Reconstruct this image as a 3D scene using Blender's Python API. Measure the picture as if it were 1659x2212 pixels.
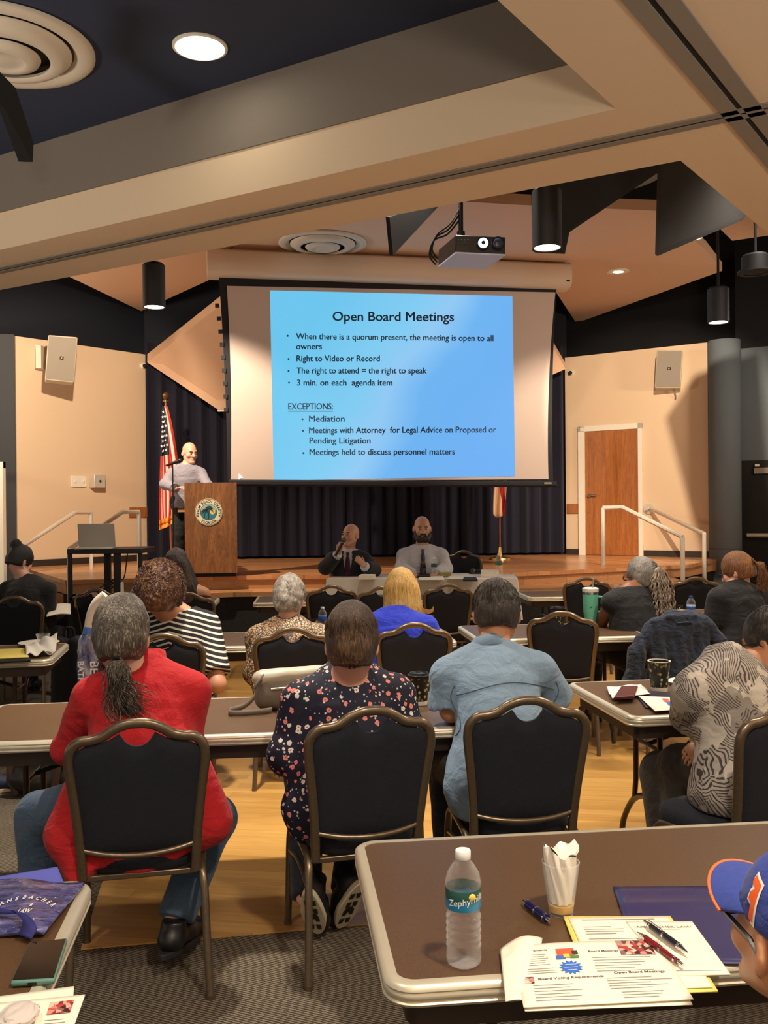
import bpy, bmesh, math, random
import numpy as np
from mathutils import Vector, Matrix, Euler
for _o in list(bpy.data.objects): bpy.data.objects.remove(_o)
SC = bpy.context.scene; COL = SC.collection
PI = math.pi
def R(a): return math.radians(a)
# ---------------- camera (taken from the photograph's perspective: eye 1.61 m, f = 2000 px on 1659x2212) ----------------
FPX, CX, CY, CAMH = 2000.0, 829.5, 1106.0, 1.61
_p, _r = -6/2000.0, R(0.5)
C_F = Vector((0, math.cos(_p), math.sin(_p))); _R0 = Vector((1,0,0)); _U0 = _R0.cross(C_F)
C_R = _R0*math.cos(_r) - _U0*math.sin(_r); C_U = _U0*math.cos(_r) + _R0*math.sin(_r)
C_O = Vector((0,0,CAMH))
cam_d = bpy.data.cameras.new('camera'); cam = bpy.data.objects.new('camera', cam_d); COL.objects.link(cam)
M4 = Matrix((( C_R.x, C_U.x, -C_F.x, C_O.x),(C_R.y, C_U.y, -C_F.y, C_O.y),(C_R.z, C_U.z, -C_F.z, C_O.z),(0,0,0,1)))
cam.matrix_world = M4
cam_d.sensor_fit = 'VERTICAL'; cam_d.sensor_height = 36.0; cam_d.lens = 36.0*FPX/2212.0
cam_d.clip_start = .05; cam_d.clip_end = 100
SC.camera = cam
SC.view_settings.view_transform = 'Standard'; SC.view_settings.look = 'None'
SC.view_settings.gamma = 1.0; SC.view_settings.use_curve_mapping = False
SC.view_settings.exposure = 0.72
def u0(px,py,Y):
    d = C_F + C_R*((px-CX)/FPX) + C_U*((CY-py)/FPX); return C_O + d*(Y/d.y)
# ---------------- world ----------------
W = bpy.data.worlds.new('world'); SC.world = W; W.use_nodes = True
W.node_tree.nodes['Background'].inputs[0].default_value = (1.0,.86,.70,1)
W.node_tree.nodes['Background'].inputs[1].default_value = 0.36
# ---------------- house lights (behind and above the camera, as in the rest of the hall), stage spots, added ceiling fill ----------------
WARM = (1.0,.80,.58); NEUT = (1.0,.88,.74)
def lamp(kind, name, loc, power, color=WARM, aim=None, size=.1, spot=None, blend=.5):
    l = bpy.data.lights.new(name, kind); l.energy = power; l.color = color
    if kind == 'AREA': l.shape = 'DISK'; l.size = size
    else: l.shadow_soft_size = size
    if spot: l.spot_size = R(spot); l.spot_blend = blend
    o = bpy.data.objects.new(name, l); COL.objects.link(o); o.location = loc
    if aim is not None:
        d = Vector(aim)-Vector(loc); o.rotation_euler = d.to_track_quat('-Z','Y').to_euler()
    return o
lamp('SPOT','house_downlight',(.75,1.0,3.25),185,NEUT,(.75,1.35,0),.10,118,.8)
lamp('SPOT','house_downlight',(-1.5,1.2,3.85),85,NEUT,(-1.3,1.6,0),.10,110,.8)
lamp('SPOT','house_downlight',(2.35,4.5,3.25),120,NEUT,(2.1,4.5,0),.08,125,.7)
lamp('SPOT','house_downlight',(1.0,5.3,4.9),190,NEUT,(.6,5.0,0),.08,85,.7)
lamp('SPOT','house_downlight',(-3.6,6.0,4.6),190,NEUT,(-3.0,6.2,0),.10,100,.7)
lamp('SPOT','house_downlight',(.4,7.6,5.2),260,NEUT,(.2,7.0,0),.10,90,.7)
lamp('SPOT','house_downlight',(3.6,7.6,5.0),200,NEUT,(3.0,7.2,0),.10,100,.7)
lamp('SPOT','stage_spot',(-3.0,9.3,4.3),700,WARM,(-5.1,14.5,2.3),.05,62,.5)
_LS = u0(1498,420,8.6)
lamp('SPOT','stage_spot',tuple(_LS),1050,WARM,(4.3,15.2,2.2),.006,44,.35)
lamp('SPOT','stage_spot',(-2.9,9.9,4.6),620,WARM,(-1.3,12.9,.8),.04,58,.6)
lamp('SPOT','stage_spot',(3.6,9.9,4.6),420,WARM,(2.2,13.6,.8),.05,60,.6)
lamp('AREA','fill_uplight',(0,-1.4,1.9),95,NEUT,(.3,-.9,6),.8)  # unseen fill lamps facing up, added to brighten the soffit
lamp('AREA','fill_uplight',(4.6,1.2,1.9),95,NEUT,(4.2,1.6,6),.8)
lamp('AREA','fill_uplight',(-4.2,3.2,2.0),65,NEUT,(-3.9,3.6,6),.8)
lamp('AREA','fill_uplight',(-7.0,10.6,3.2),110,WARM,(-4.5,11.6,6),.8)  # added fill from both sides for the ceiling clouds over the stage
lamp('AREA','fill_uplight',(6.6,10.4,3.2),150,WARM,(4.4,11.6,6),.8)
# ---------------- unprojection helpers: a pixel plus a distance (or a height) gives a point of the hall ----------------
def _dir(px,py): return C_F + C_R*((px-CX)/FPX) + C_U*((CY-py)/FPX)
def u(px,py,Y):
    d = _dir(px,py); return C_O + d*(Y/d.y)
def uz(px,py,Z):
    d = _dir(px,py); return C_O + d*((Z-CAMH)/d.z)
# ---------------- objects ----------------
def tag(o, label=None, cat=None, group=None, kind=None):
    if label: o['label'] = label
    if cat: o['category'] = cat
    if group: o['group'] = group
    if kind: o['kind'] = kind
    return o
def link(o, parent=None):
    COL.objects.link(o)
    if parent is not None: o.parent = parent
    return o
def empty(name, loc=(0,0,0), rz=0, label=None, cat=None, group=None):
    o = bpy.data.objects.new(name, None); COL.objects.link(o); o.location = loc; o.rotation_euler = (0,0,rz)
    o.empty_display_size = .05
    return tag(o,label,cat,group)
def setm(me, m):
    if isinstance(m,(list,tuple)):
        for x in m: me.materials.append(x)
    elif m is not None: me.materials.append(m)
def obj(name, me, m, parent=None, loc=None, rot=None):
    if m is not None: setm(me, m)
    o = bpy.data.objects.new(name, me)
    if loc is not None: o.location = loc
    if rot is not None: o.rotation_euler = rot
    return link(o, parent)
def copy_tree(o, parent=None):
    c = o.copy(); COL.objects.link(c); c.parent = parent
    for ch in list(o.children): copy_tree(ch, c)
    return c
def smooth(me, angle=40):
    for p in me.polygons: p.use_smooth = True
    if angle < 179:
        try: me.set_sharp_from_angle(angle=R(angle))
        except Exception: pass
class MB:
    def __init__(s): s.v=[]; s.f=[]; s.mi=[]; s.cur=0
    def add(s, vs, fs):
        b=len(s.v); s.v += [tuple(x) for x in vs]
        for f in fs: s.f.append(tuple(i+b for i in f)); s.mi.append(s.cur)
        return s
    def box(s, lo, hi, rz=0, c=None):
        x0,y0,z0=lo; x1,y1,z1=hi
        vs=[(x0,y0,z0),(x1,y0,z0),(x1,y1,z0),(x0,y1,z0),(x0,y0,z1),(x1,y0,z1),(x1,y1,z1),(x0,y1,z1)]
        if rz:
            c = c or ((x0+x1)/2,(y0+y1)/2); ca,sa=math.cos(rz),math.sin(rz)
            vs=[(c[0]+(x-c[0])*ca-(y-c[1])*sa, c[1]+(x-c[0])*sa+(y-c[1])*ca, z) for x,y,z in vs]
        return s.add(vs,[(0,3,2,1),(4,5,6,7),(0,1,5,4),(1,2,6,5),(2,3,7,6),(3,0,4,7)])
    def prism(s, poly, z0, z1):
        a=sum(poly[i][0]*poly[(i+1)%len(poly)][1]-poly[(i+1)%len(poly)][0]*poly[i][1] for i in range(len(poly)))
        if a<0: poly=poly[::-1]
        n=len(poly); vs=[(x,y,z0) for x,y in poly]+[(x,y,z1) for x,y in poly]
        return s.add(vs,[tuple(range(n))[::-1],tuple(range(n,2*n))]+[(i,(i+1)%n,n+(i+1)%n,n+i) for i in range(n)])
    def slab(s, pts, d):      # planar polygon of 3-D points extruded along the vector d
        n=len(pts); P=[Vector(p) for p in pts]; d=Vector(d)
        nr=Vector((0,0,0))
        for i in range(n): nr += (P[i]-P[0]).cross(P[(i+1)%n]-P[0])
        if nr.dot(d)>0: P=P[::-1]
        return s.add(P+[p+d for p in P],[tuple(range(n)),tuple(range(n,2*n))[::-1]]+[(i,n+i,n+(i+1)%n,(i+1)%n) for i in range(n)])
    def tube(s, path, r, n=10, closed=False, sq=None, cap=True, up=None):
        P=[Vector(p) for p in path]; m=len(P); rr = r if isinstance(r,(list,tuple)) else [r]*m
        rings=[]; prev=None
        for i in range(m):
            if closed: t=P[(i+1)%m]-P[i-1]
            else: t=P[min(i+1,m-1)]-P[max(i-1,0)]
            if t.length<1e-9: t=Vector((0,0,1))
            t.normalize()
            if prev is None:
                a=Vector(up) if up else (Vector((0,0,1)) if abs(t.z)<.9 else Vector((0,1,0)))
                x=a.cross(t).normalized()
            else:
                x=prev-t*prev.dot(t); x = x.normalized() if x.length>1e-6 else prev
            prev=x; y=t.cross(x)
            ring=[]
            for k in range(n):
                a=2*PI*(k+.5)/n; cx,cy=math.cos(a),math.sin(a)
                if sq:
                    q=max(abs(cx),abs(cy)); e=.55; cx=cx*(1-e)+cx/q*e; cy=cy*(1-e)+cy/q*e
                    ring.append(P[i]+x*cx*rr[i]*sq[0]+y*cy*rr[i]*sq[1])
                else: ring.append(P[i]+x*cx*rr[i]+y*cy*rr[i])
            rings.append(ring)
        vs=[v for rg in rings for v in rg]; fs=[]
        for i in range(m if closed else m-1):
            j=(i+1)%m
            for k in range(n): fs.append((i*n+k,i*n+(k+1)%n,j*n+(k+1)%n,j*n+k))
        if cap and not closed: fs += [tuple(range(n))[::-1],tuple((m-1)*n+k for k in range(n))]
        return s.add(vs,fs)
    def lathe(s, prof, c=(0,0,0), n=32, sx=1, sy=1, cap=False):
        m=len(prof); vs=[]; fs=[]
        for r_,z in prof:
            for k in range(n):
                a=2*PI*k/n; vs.append((c[0]+r_*math.cos(a)*sx,c[1]+r_*math.sin(a)*sy,c[2]+z))
        for i in range(m-1):
            for k in range(n): fs.append((i*n+k,i*n+(k+1)%n,(i+1)*n+(k+1)%n,(i+1)*n+k))
        if cap and prof[0][0]>1e-5: fs.append(tuple(range(n))[::-1])
        if cap and prof[-1][0]>1e-5: fs.append(tuple((m-1)*n+k for k in range(n)))
        return s.add(vs,fs)
    def grid(s, fn, nu, nv, cu=False):
        vs=[fn(i/(nu if cu else nu-1), j/(nv-1)) for j in range(nv) for i in range(nu)]
        fs=[]
        for j in range(nv-1):
            for i in range(nu if cu else nu-1):
                k=(i+1)%nu; fs.append((j*nu+i,j*nu+k,(j+1)*nu+k,(j+1)*nu+i))
        return s.add(vs,fs)
    def ell(s, c, r, n=16, m=10, rot=None):
        vs=[]; fs=[]
        for j in range(m+1):
            th=PI*j/m
            for i in range(n):
                a=2*PI*i/n; p=Vector((r[0]*math.sin(th)*math.cos(a), r[1]*math.sin(th)*math.sin(a), -r[2]*math.cos(th)))
                if rot is not None: p=rot@p
                vs.append((c[0]+p.x,c[1]+p.y,c[2]+p.z))
        for j in range(m):
            for i in range(n): fs.append((j*n+i,j*n+(i+1)%n,(j+1)*n+(i+1)%n,(j+1)*n+i))
        return s.add(vs,fs)
    def xf(s, M, a=0):
        for i in range(a,len(s.v)): s.v[i]=tuple(M@Vector(s.v[i]))
        return s
    def mesh(s, name='m', ang=40, weld=False):
        me=bpy.data.meshes.new(name); me.from_pydata(s.v,[],s.f)
        if any(s.mi): me.polygons.foreach_set('material_index', s.mi)
        if weld:
            bm=bmesh.new(); bm.from_mesh(me); bmesh.ops.remove_doubles(bm,verts=bm.verts,dist=1e-5); bmesh.ops.recalc_face_normals(bm,faces=bm.faces); bm.to_mesh(me); bm.free()
        me.update(); smooth(me,ang)
        return me
    def build(s, name, m, parent=None, loc=None, rot=None, ang=40, weld=False, bevel=0):
        o=obj(name, s.mesh(name,ang,weld), m, parent, loc, rot)
        if bevel:
            b=o.modifiers.new('b','BEVEL'); b.width=bevel; b.segments=2; b.limit_method='ANGLE'; b.harden_normals=False
        return o
def catmull(pts, n=8, closed=False):
    P=[Vector(p) for p in pts]; m=len(P); out=[]
    for i in range(m if closed else m-1):
        p0=P[i-1] if (i>0 or closed) else P[0]*2-P[1]
        p1=P[i]; p2=P[(i+1)%m]; p3=P[(i+2)%m] if (i+2<m or closed) else p2*2-p1
        for k in range(n):
            t=k/n; out.append(.5*((2*p1)+(p2-p0)*t+(2*p0-5*p1+4*p2-p3)*t*t+(3*p1-p0-3*p2+p3)*t**3))
    if not closed: out.append(P[-1])
    return out
def text_mesh(body, size, align='CENTER', bold=0.0, ext=.001, spacing=1.0):
    cu=bpy.data.curves.new('t','FONT'); cu.body=body; cu.size=size; cu.align_x=align; cu.offset=bold*size; cu.extrude=ext; cu.space_character=spacing
    cu.resolution_u=3
    o=bpy.data.objects.new('t',cu); COL.objects.link(o)
    dg=bpy.context.evaluated_depsgraph_get(); dg.update()
    me=bpy.data.meshes.new_from_object(o.evaluated_get(dg)); bpy.data.objects.remove(o); bpy.data.curves.remove(cu)
    return me
def mesh_into(mb, me, M=None):
    vs=[v.co.copy() for v in me.vertices]
    if M is not None: vs=[M@v for v in vs]
    mb.add(vs,[tuple(p.vertices) for p in me.polygons]); bpy.data.meshes.remove(me)
# ---------------- materials ----------------
def lin(c):
    return tuple(((x/255)/12.92 if x/255<=.04045 else ((x/255+.055)/1.055)**2.4) for x in c)
class NT:
    def __init__(s,name):
        s.m=bpy.data.materials.new(name); s.m.use_nodes=True; s.t=s.m.node_tree; s.n=s.t.nodes
        s.b=s.n['Principled BSDF']; s.out=s.n['Material Output']
    def node(s,t,**k):
        n=s.n.new(t)
        for a,v in k.items():
            if a.startswith('i_'): n.inputs[int(a[2:]) if a[2:].isdigit() else a[2:].replace('_',' ')].default_value=v
            else: setattr(n,a,v)
        return n
    def l(s,a,b): s.t.links.new(a,b)
    def co(s,kind='Object',scale=(1,1,1),rot=(0,0,0)):
        c=s.node('ShaderNodeTexCoord'); mp=s.node('ShaderNodeMapping'); mp.inputs['Scale'].default_value=scale; mp.inputs['Rotation'].default_value=rot
        s.l(c.outputs[kind],mp.inputs[0]); return mp.outputs[0]
    def noise(s,vec,scale,detail=3,rough=.55,dist=0):
        n=s.node('ShaderNodeTexNoise'); n.inputs['Scale'].default_value=scale; n.inputs['Detail'].default_value=detail; n.inputs['Roughness'].default_value=rough; n.inputs['Distortion'].default_value=dist
        s.l(vec,n.inputs['Vector']); return n.outputs['Fac']
    def wave(s,vec,scale,dist=0,axis='X',detail=2,dscale=1,prof='SIN'):
        n=s.node('ShaderNodeTexWave'); n.bands_direction=axis; n.wave_profile=prof; n.inputs['Scale'].default_value=scale; n.inputs['Distortion'].default_value=dist; n.inputs['Detail'].default_value=detail; n.inputs['Detail Scale'].default_value=dscale
        s.l(vec,n.inputs['Vector']); return n.outputs['Fac']
    def vor(s,vec,scale,feat='F1',rand=1,out='Distance'):
        n=s.node('ShaderNodeTexVoronoi'); n.feature=feat; n.inputs['Scale'].default_value=scale; n.inputs['Randomness'].default_value=rand
        s.l(vec,n.inputs['Vector']); return n.outputs[out]
    def ramp(s,fac,stops,interp='LINEAR'):
        n=s.node('ShaderNodeValToRGB'); e=n.color_ramp.elements; n.color_ramp.interpolation=interp
        while len(e)<len(stops): e.new(.5)
        for i,(p,c) in enumerate(stops): e[i].position=p; e[i].color=(*c,1) if len(c)==3 else c
        s.l(fac,n.inputs[0]); return n.outputs[0]
    def mix(s,f,a,b):
        n=s.node('ShaderNodeMix',data_type='RGBA')
        for sk,v in ((n.inputs[0],f),(n.inputs[6],a),(n.inputs[7],b)):
            if hasattr(v,'is_output'): s.l(v,sk)
            elif isinstance(v,(int,float)): sk.default_value=v
            else: sk.default_value=(*v,1)
        return n.outputs[2]
    def math(s,op,a,b=0.0,clamp=False):
        n=s.node('ShaderNodeMath',operation=op); n.use_clamp=clamp
        for sk,v in ((n.inputs[0],a),(n.inputs[1],b)):
            if hasattr(v,'is_output'): s.l(v,sk)
            else: sk.default_value=v
        return n.outputs[0]
    def col(s,c):
        if hasattr(c,'is_output'): s.l(c,s.b.inputs['Base Color'])
        else: s.b.inputs['Base Color'].default_value=(*c,1)
        return s
    def rough(s,r):
        if hasattr(r,'is_output'): s.l(r,s.b.inputs['Roughness'])
        else: s.b.inputs['Roughness'].default_value=r
        return s
    def bump(s,h,strength=.3,dist=.01):
        n=s.node('ShaderNodeBump'); n.inputs['Strength'].default_value=strength; n.inputs['Distance'].default_value=dist
        s.l(h,n.inputs['Height']); s.l(n.outputs[0],s.b.inputs['Normal']); return s
    def set(s,**k):
        for a,v in k.items(): s.b.inputs[a.replace('_',' ')].default_value=v
        return s
def plain(name,c,rough=.5,metal=0,var=.0,scale=30,bump=0,**k):
    t=NT(name); c=lin(c)
    v=t.noise(t.co(),scale,3)
    t.col(t.mix(v,tuple(x*(1-var) for x in c),tuple(min(1,x*(1+var)) for x in c))); t.rough(rough).set(Metallic=metal,**k)
    if bump: t.bump(v,bump,.002)
    return t.m
def emit(name,c,strength):
    t=NT(name); t.col(lin(c)); t.set(Emission_Color=(*lin(c),1),Emission_Strength=strength); return t.m
def cloth(name,c,var=.12,weave=900,bump=.25,fold=9,foldb=.35,rough=.85,sheen=.1):
    t=NT(name); c=lin(c); co=t.co()
    v=t.noise(co,weave*.25,2); big=t.noise(co,fold,4,.5,1.2); st=t.noise(t.co('Object',(1,1,3.2),(R(18),R(24),0)),fold*.6,2,.45,1.0)
    t.col(t.mix(v,tuple(x*(1-var) for x in c),tuple(min(1,x*(1+var)) for x in c))); t.rough(rough).set(Sheen_Weight=sheen)
    t.bump(t.math('ADD',t.math('MULTIPLY',v,.06),t.math('ADD',t.math('MULTIPLY',big,.8),t.math('MULTIPLY',st,.35))),min(1,foldb*1.6),.035); return t
M={}
def mk():
    M['paint']=plain('beige_paint',(216,190,160),.75,var=.02,scale=60,bump=.03)
    M['soffit']=plain('soffit_paint',(214,190,160),.8,var=.02,scale=50,bump=.03)
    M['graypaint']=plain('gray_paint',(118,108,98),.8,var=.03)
    M['cloud']=plain('cloud_paint',(214,176,146),.8,var=.02,scale=40)
    M['navy']=plain('navy_paint',(10,16,32),.8,var=.06,scale=12); M['coffer']=plain('coffer_navy',(36,46,70),.75,var=.05,scale=12)
    M['black']=plain('black_paint',(7,8,14),.9,var=.1)
    M['panelgray']=plain('gray_fabric_wall',(92,100,108),.9,var=.08,scale=240,bump=.1)
    M['darkgray']=plain('dark_gray_fabric_wall',(58,60,64),.9,var=.06,scale=200)
    M['blackmetal']=plain('black_metal',(14,14,17),.45,metal=.0,var=.1)
    M['matteblack']=plain('matte_black',(10,10,13),.8,var=.1)
    M['alu']=plain('aluminium_edge',(208,200,178),.36,metal=.45,var=.05,scale=18)
    M['steel']=plain('brushed_steel',(214,206,194),.34,metal=.45,var=.06)
    M['chrome']=plain('chrome',(220,220,220),.12,metal=1)
    M['white']=plain('white_paint',(226,220,206),.5,var=.02)
    M['cream']=plain('cream_plastic',(206,194,176),.5,var=.02)
    M['grille']=plain('gray_grille',(132,122,110),.7,var=.15,scale=900)
    M['base']=plain('dark_rubber_base',(42,32,28),.6,var=.1)
    M['canblack']=plain('can_black',(18,20,28),.55,var=.1)
    M['lightdisk']=emit('lamp_glow',(255,240,205),7)
    M['lightbig']=emit('lamp_glow_bright',(255,246,222),14)
    # wood planks
    def wood(name,c1,c2,plank,rot,rough,gap=.012,grain=1.0,length=1.6):
        t=NT(name); co=t.co('Object',(1,1,1),(0,0,rot))
        bk=t.node('ShaderNodeTexBrick'); bk.offset=.37; bk.inputs['Scale'].default_value=1; bk.inputs['Brick Width'].default_value=length; bk.inputs['Row Height'].default_value=plank; bk.inputs['Mortar Size'].default_value=gap*.1; bk.inputs['Color1'].default_value=(.35,.35,.35,1); bk.inputs['Color2'].default_value=(.75,.75,.75,1); bk.inputs['Mortar'].default_value=(.1,.1,.1,1)
        t.l(co,bk.inputs['Vector'])
        st=t.node('ShaderNodeMapping'); st.inputs['Scale'].default_value=(1.4,26,26); t.l(co,st.inputs[0])
        g=t.noise(st.outputs[0],2.2,5,.6,.8)
        f=t.math('ADD',t.math('MULTIPLY',bk.outputs[0],.6),t.math('MULTIPLY',g,.55*grain))
        t.col(t.ramp(f,[(.12,tuple(x*.35 for x in lin(c1))),(.42,lin(c1)),(.8,lin(c2))])); t.rough(rough); t.bump(bk.outputs[0],.05,.002); return t.m
    M['dance']=wood('dance_floor_wood',(170,124,60),(206,160,88),.085,R(8),.33)
    M['stagewood']=wood('stage_wood',(176,118,74),(214,158,108),.09,R(4),.25)
    M['stageedge']=wood('stage_edge_wood',(150,104,66),(196,146,100),.3,0,.4)
    def veneer(name,c1,c2,axis=(9,9,.9),rough=.4,dist=1.6,sc=2.0):
        t=NT(name); co=t.co('Object',axis)
        w=t.noise(co,sc,6,.62,dist); rg=t.math('FRACT',t.math('MULTIPLY',w,9))
        f=t.math('ADD',t.math('MULTIPLY',w,.7),t.math('MULTIPLY',rg,.3))
        t.col(t.ramp(f,[(.15,tuple(x*.55 for x in lin(c1))),(.45,lin(c1)),(.8,lin(c2))])); t.rough(rough); return t.m
    M['oak']=veneer('podium_oak',(118,74,40),(160,108,64),(5,5,.55),.45)
    M['doorwood']=veneer('door_veneer',(150,88,38),(186,116,56),(14,14,.7),.4,.8,1.5)
    t=NT('carpet'); co=t.co('Object',(1,1,1),(0,0,R(24)))
    w=t.wave(co,28,2.6,'Y',3,3); n=t.noise(co,260,3); n2=t.noise(co,14,2)
    f=t.math('ADD',t.math('MULTIPLY',w,.55),t.math('MULTIPLY',n,.45))
    t.col(t.ramp(f,[(.25,lin((36,30,24))),(.5,lin((84,74,60))),(.75,lin((134,120,98)))])); t.rough(.95); t.bump(f,.6,.01); M['carpet']=t.m
    t=NT('stage_face_carpet'); co=t.co('Object',(8,8,60)); n=t.noise(co,4,4)
    t.col(t.ramp(n,[(.3,lin((26,25,26))),(.7,lin((52,50,50)))])); t.rough(.95); t.bump(n,.5,.01); M['facecarpet']=t.m
    t=NT('curtain_velvet'); co=t.co('Object',(1,1,.15)); n=t.noise(co,18,3)
    t.col(t.mix(n,lin((9,9,28)),lin((17,17,44)))); t.rough(.9).set(Sheen_Weight=.04); M['curtain']=t.m
    t=NT('table_laminate'); co=t.co(); n=t.noise(co,420,2,.7); n2=t.noise(co,5,3)
    t.col(t.mix(n2,t.ramp(n,[(.3,lin((66,46,28))),(.7,lin((98,72,46)))]),t.ramp(n,[(.3,lin((70,49,30))),(.7,lin((102,75,49)))]))); t.rough(.42); t.bump(n,.08,.001); M['laminate']=t.m
    t=NT('chair_fabric'); co=t.co('Object'); 
    w1=t.wave(t.co('Object',(1,1,1),(0,R(45),0)),75,0,'X',0); w2=t.wave(t.co('Object',(1,1,1),(0,R(-45),0)),75,0,'X',0)
    f=t.math('MULTIPLY',w1,w2); t.col(t.ramp(f,[(.1,lin((3,5,14))),(.7,lin((11,18,42)))])); t.rough(.85).set(Sheen_Weight=.03); t.bump(f,.35,.003); M['fabric']=t.m
    t=NT('bronze_frame'); n=t.noise(t.co(),90,2); t.col(t.mix(n,lin((104,90,72)),lin((128,112,92)))); t.rough(.33).set(Metallic=.75); M['bronze']=t.m
    M['apron']=plain('table_apron',(46,32,22),.5,var=.1)
    M['tableleg']=plain('table_leg_brown',(58,42,30),.3,metal=.5,var=.1)
    M['rubber']=plain('rubber',(12,12,12),.8)
    M['glide']=plain('glide',(150,140,125),.3,metal=.8)
    M['paper']=plain('paper',(236,228,208),.7,var=.015,scale=14)
    M['yellowpaper']=plain('yellow_paper',(236,214,110),.7,var=.03)
    M['ink']=plain('gray_ink',(120,114,108),.8)
    M['inkdark']=plain('dark_ink',(70,66,66),.8)
mk()
# ======================= the room =======================
def struct(name, mb, m, **k):
    o = mb.build(name, m, ang=k.pop('ang',30), **k); o['kind']='structure'; return o
def P2(v): return (v.x, v.y)
WL0=u(36,1000,13.6); WL1=u(316,1000,15.3); WR0=u(1222,1000,16.0); WR1=u(1535,1000,14.6)
STZ=.80; WT=4.2
struct('floor', MB().box((-13,-4,-.1),(13,19,0)), M['carpet'])
f8=Vector((-math.sin(R(10)),math.cos(R(10)),0)); r8=Vector((math.cos(R(10)),math.sin(R(10)),0))
c0=uz(175,2052,0); dpoly=[c0, c0+r8*9, c0+r8*9+f8*6.6, c0+f8*6.6]
struct('floor_wood', MB().prism([P2(p) for p in dpoly],0,.005), M['dance'])
# stage: dark carpeted base, wooden deck with a nosing, a lower wooden step in front
SL=u(330,1250,11.25); SM1=u(515,1248,11.5); SM2=u(1115,1238,11.62); SR=u(1488,1219,12.9)
back=[(WR1.x+.4,WR1.y+.3),(WR0.x,WR0.y+.3),(WL1.x,WL1.y+.3),(WL0.x-.1,WL0.y+.3)]
lft=u(140,1250,11.0)
top=[P2(lft),P2(SM1),P2(SM2),P2(SR)]
def inset(poly,d): return [(x,y+d) for x,y in poly]
struct('stage_deck', MB().prism(top+back,STZ-.05,STZ), M['stagewood'])
struct('trim_1', MB().prism(inset(top,.03)+back,.63,STZ-.05), M['stageedge'])
st2=[(lft.x+1.2,lft.y-.25),(SM1.x,SM1.y-.4),(SM2.x+.12,SM2.y-.4),(SR.x-.25,SR.y-.55)]
bk2=[(x,y+.6) for x,y in st2[::-1]]
struct('stage_step', MB().prism(st2+bk2,.575,.63), M['stageedge'])
struct('stage_base', MB().prism(inset(st2,.05)+[(SR.x-.2,SR.y+.05)]+back+[(lft.x+.05,lft.y+.05)],0,.60), M['facecarpet'])
# stairs down from the stage towards the side wall
e1=(WL1-WL0); e1.z=0; e1.normalize()        # along the wall towards the curtain
s0=Vector((lft.x,lft.y,0)); nrm=Vector((e1.y,-e1.x,0))
for i in range(4):
    z=STZ-.16*(i+1)+.0
    a=s0-e1*(.30*i)-e1*.02; b=a-e1*.32
    wd=nrm*(-3.4)
    struct('stair_tread', MB().prism([P2(a),P2(b),P2(b+wd),P2(a+wd)],z-.16 if i<3 else 0,z), M['stagewood'])
# walls
def wallseg(name,a,b,z0,z1,m,th=.12):
    d=Vector((b.x-a.x,b.y-a.y,0)).normalized(); n=Vector((-d.y,d.x,0))*th
    return struct(name, MB().prism([P2(a),P2(b),(b.x+n.x,b.y+n.y),(a.x+n.x,a.y+n.y)],z0,z1), m)
wallseg('wall_left',WL0,WL1,0,WT,M['paint'])
wallseg('wall_right',WR0,WR1,0,WT,M['paint'])
wallseg('wall_back',WL1+Vector((-.1,.35,0)),WR0+Vector((.1,.35,0)),0,7,M['navy'])
UL=WL0-e1*5
_bk=Vector((-e1.y,e1.x,0))*.5; wallseg('wall_left_upper',UL+_bk,WL1+_bk+e1*1.0,WT-.3,7,M['navy'])
e2=(WR1-WR0); e2.z=0; e2.normalize()
UR=WR1+e2*5
_bk=Vector((-e2.y,e2.x,0))*.7; wallseg('wall_right_upper',WR0+_bk-e2*1.2,UR+_bk,WT-.3,7,M['black'])
# gray walls beyond the beige ones
GL=WL0+Vector((-4,-1.0,0)); wallseg('wall_left_gray',GL,WL0+Vector((-.01,-.02,0)),0,WT+.02,M['darkgray'])
pc=u(1566,1000,14.35); 
mb=MB(); rad=.24
mb.prism([(pc.x+rad*math.cos(a),pc.y+rad*math.sin(a)) for a in [2*PI*k/28 for k in range(28)]],0,WT-.03)
struct('pillar_right', mb, M['panelgray'])
mb=MB(); mb.lathe([(rad+.004,0),(rad+.004,.015)],(pc.x,pc.y,.95),28); struct('trim_2',mb,M['darkgray'])
GR0=u(1590,1000,14.4); GR1=u(1900,1000,13.4); wallseg('wall_right_gray',GR0,GR1,0,WT-.15,M['panelgray'])
wallseg('wall_right_gray_upper',GR0+Vector((0,-.01,0)),GR1+Vector((0,-.01,0)),WT-.15,7,M['black'])
# strip where the beige wall meets the pillar
a=WR1; struct('trim_3', MB().box((a.x-.03,a.y-.06,0),(a.x+.03,a.y+.04,WT)), M['matteblack'])
# baseboards along the stage walls
def bb(name,a,b,z,h):
    d=Vector((b.x-a.x,b.y-a.y,0)).normalized(); n=Vector((d.y,-d.x,0))*.02
    struct(name, MB().prism([P2(a),P2(b),(b.x+n.x,b.y+n.y),(a.x+n.x,a.y+n.y)],z,z+h), M['base'])
bb('baseboard_left',WL0,WL1,STZ,.10)
DW0=u(1252,1000,15.88); DW1=u(1390,1000,15.26)
def onR(px):            # point of the beige side wall under a pixel column
    d=_dir(px,1100); n=Vector((-e2.y,e2.x,0)); t=(WR0-C_O).dot(n)/d.dot(n); return C_O+d*t
def onL(px,py=1100):
    d=_dir(px,py); n=Vector((-e1.y,e1.x,0)); t=(WL0-C_O).dot(n)/d.dot(n); return C_O+d*t
def onRp(px,py):
    d=_dir(px,py); n=Vector((-e2.y,e2.x,0)); t=(WR0-C_O).dot(n)/d.dot(n); return C_O+d*t
bb('baseboard_right',WR0,onR(1250),STZ,.10); bb('baseboard_right_front',onR(1391),WR1,STZ,.10)
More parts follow.
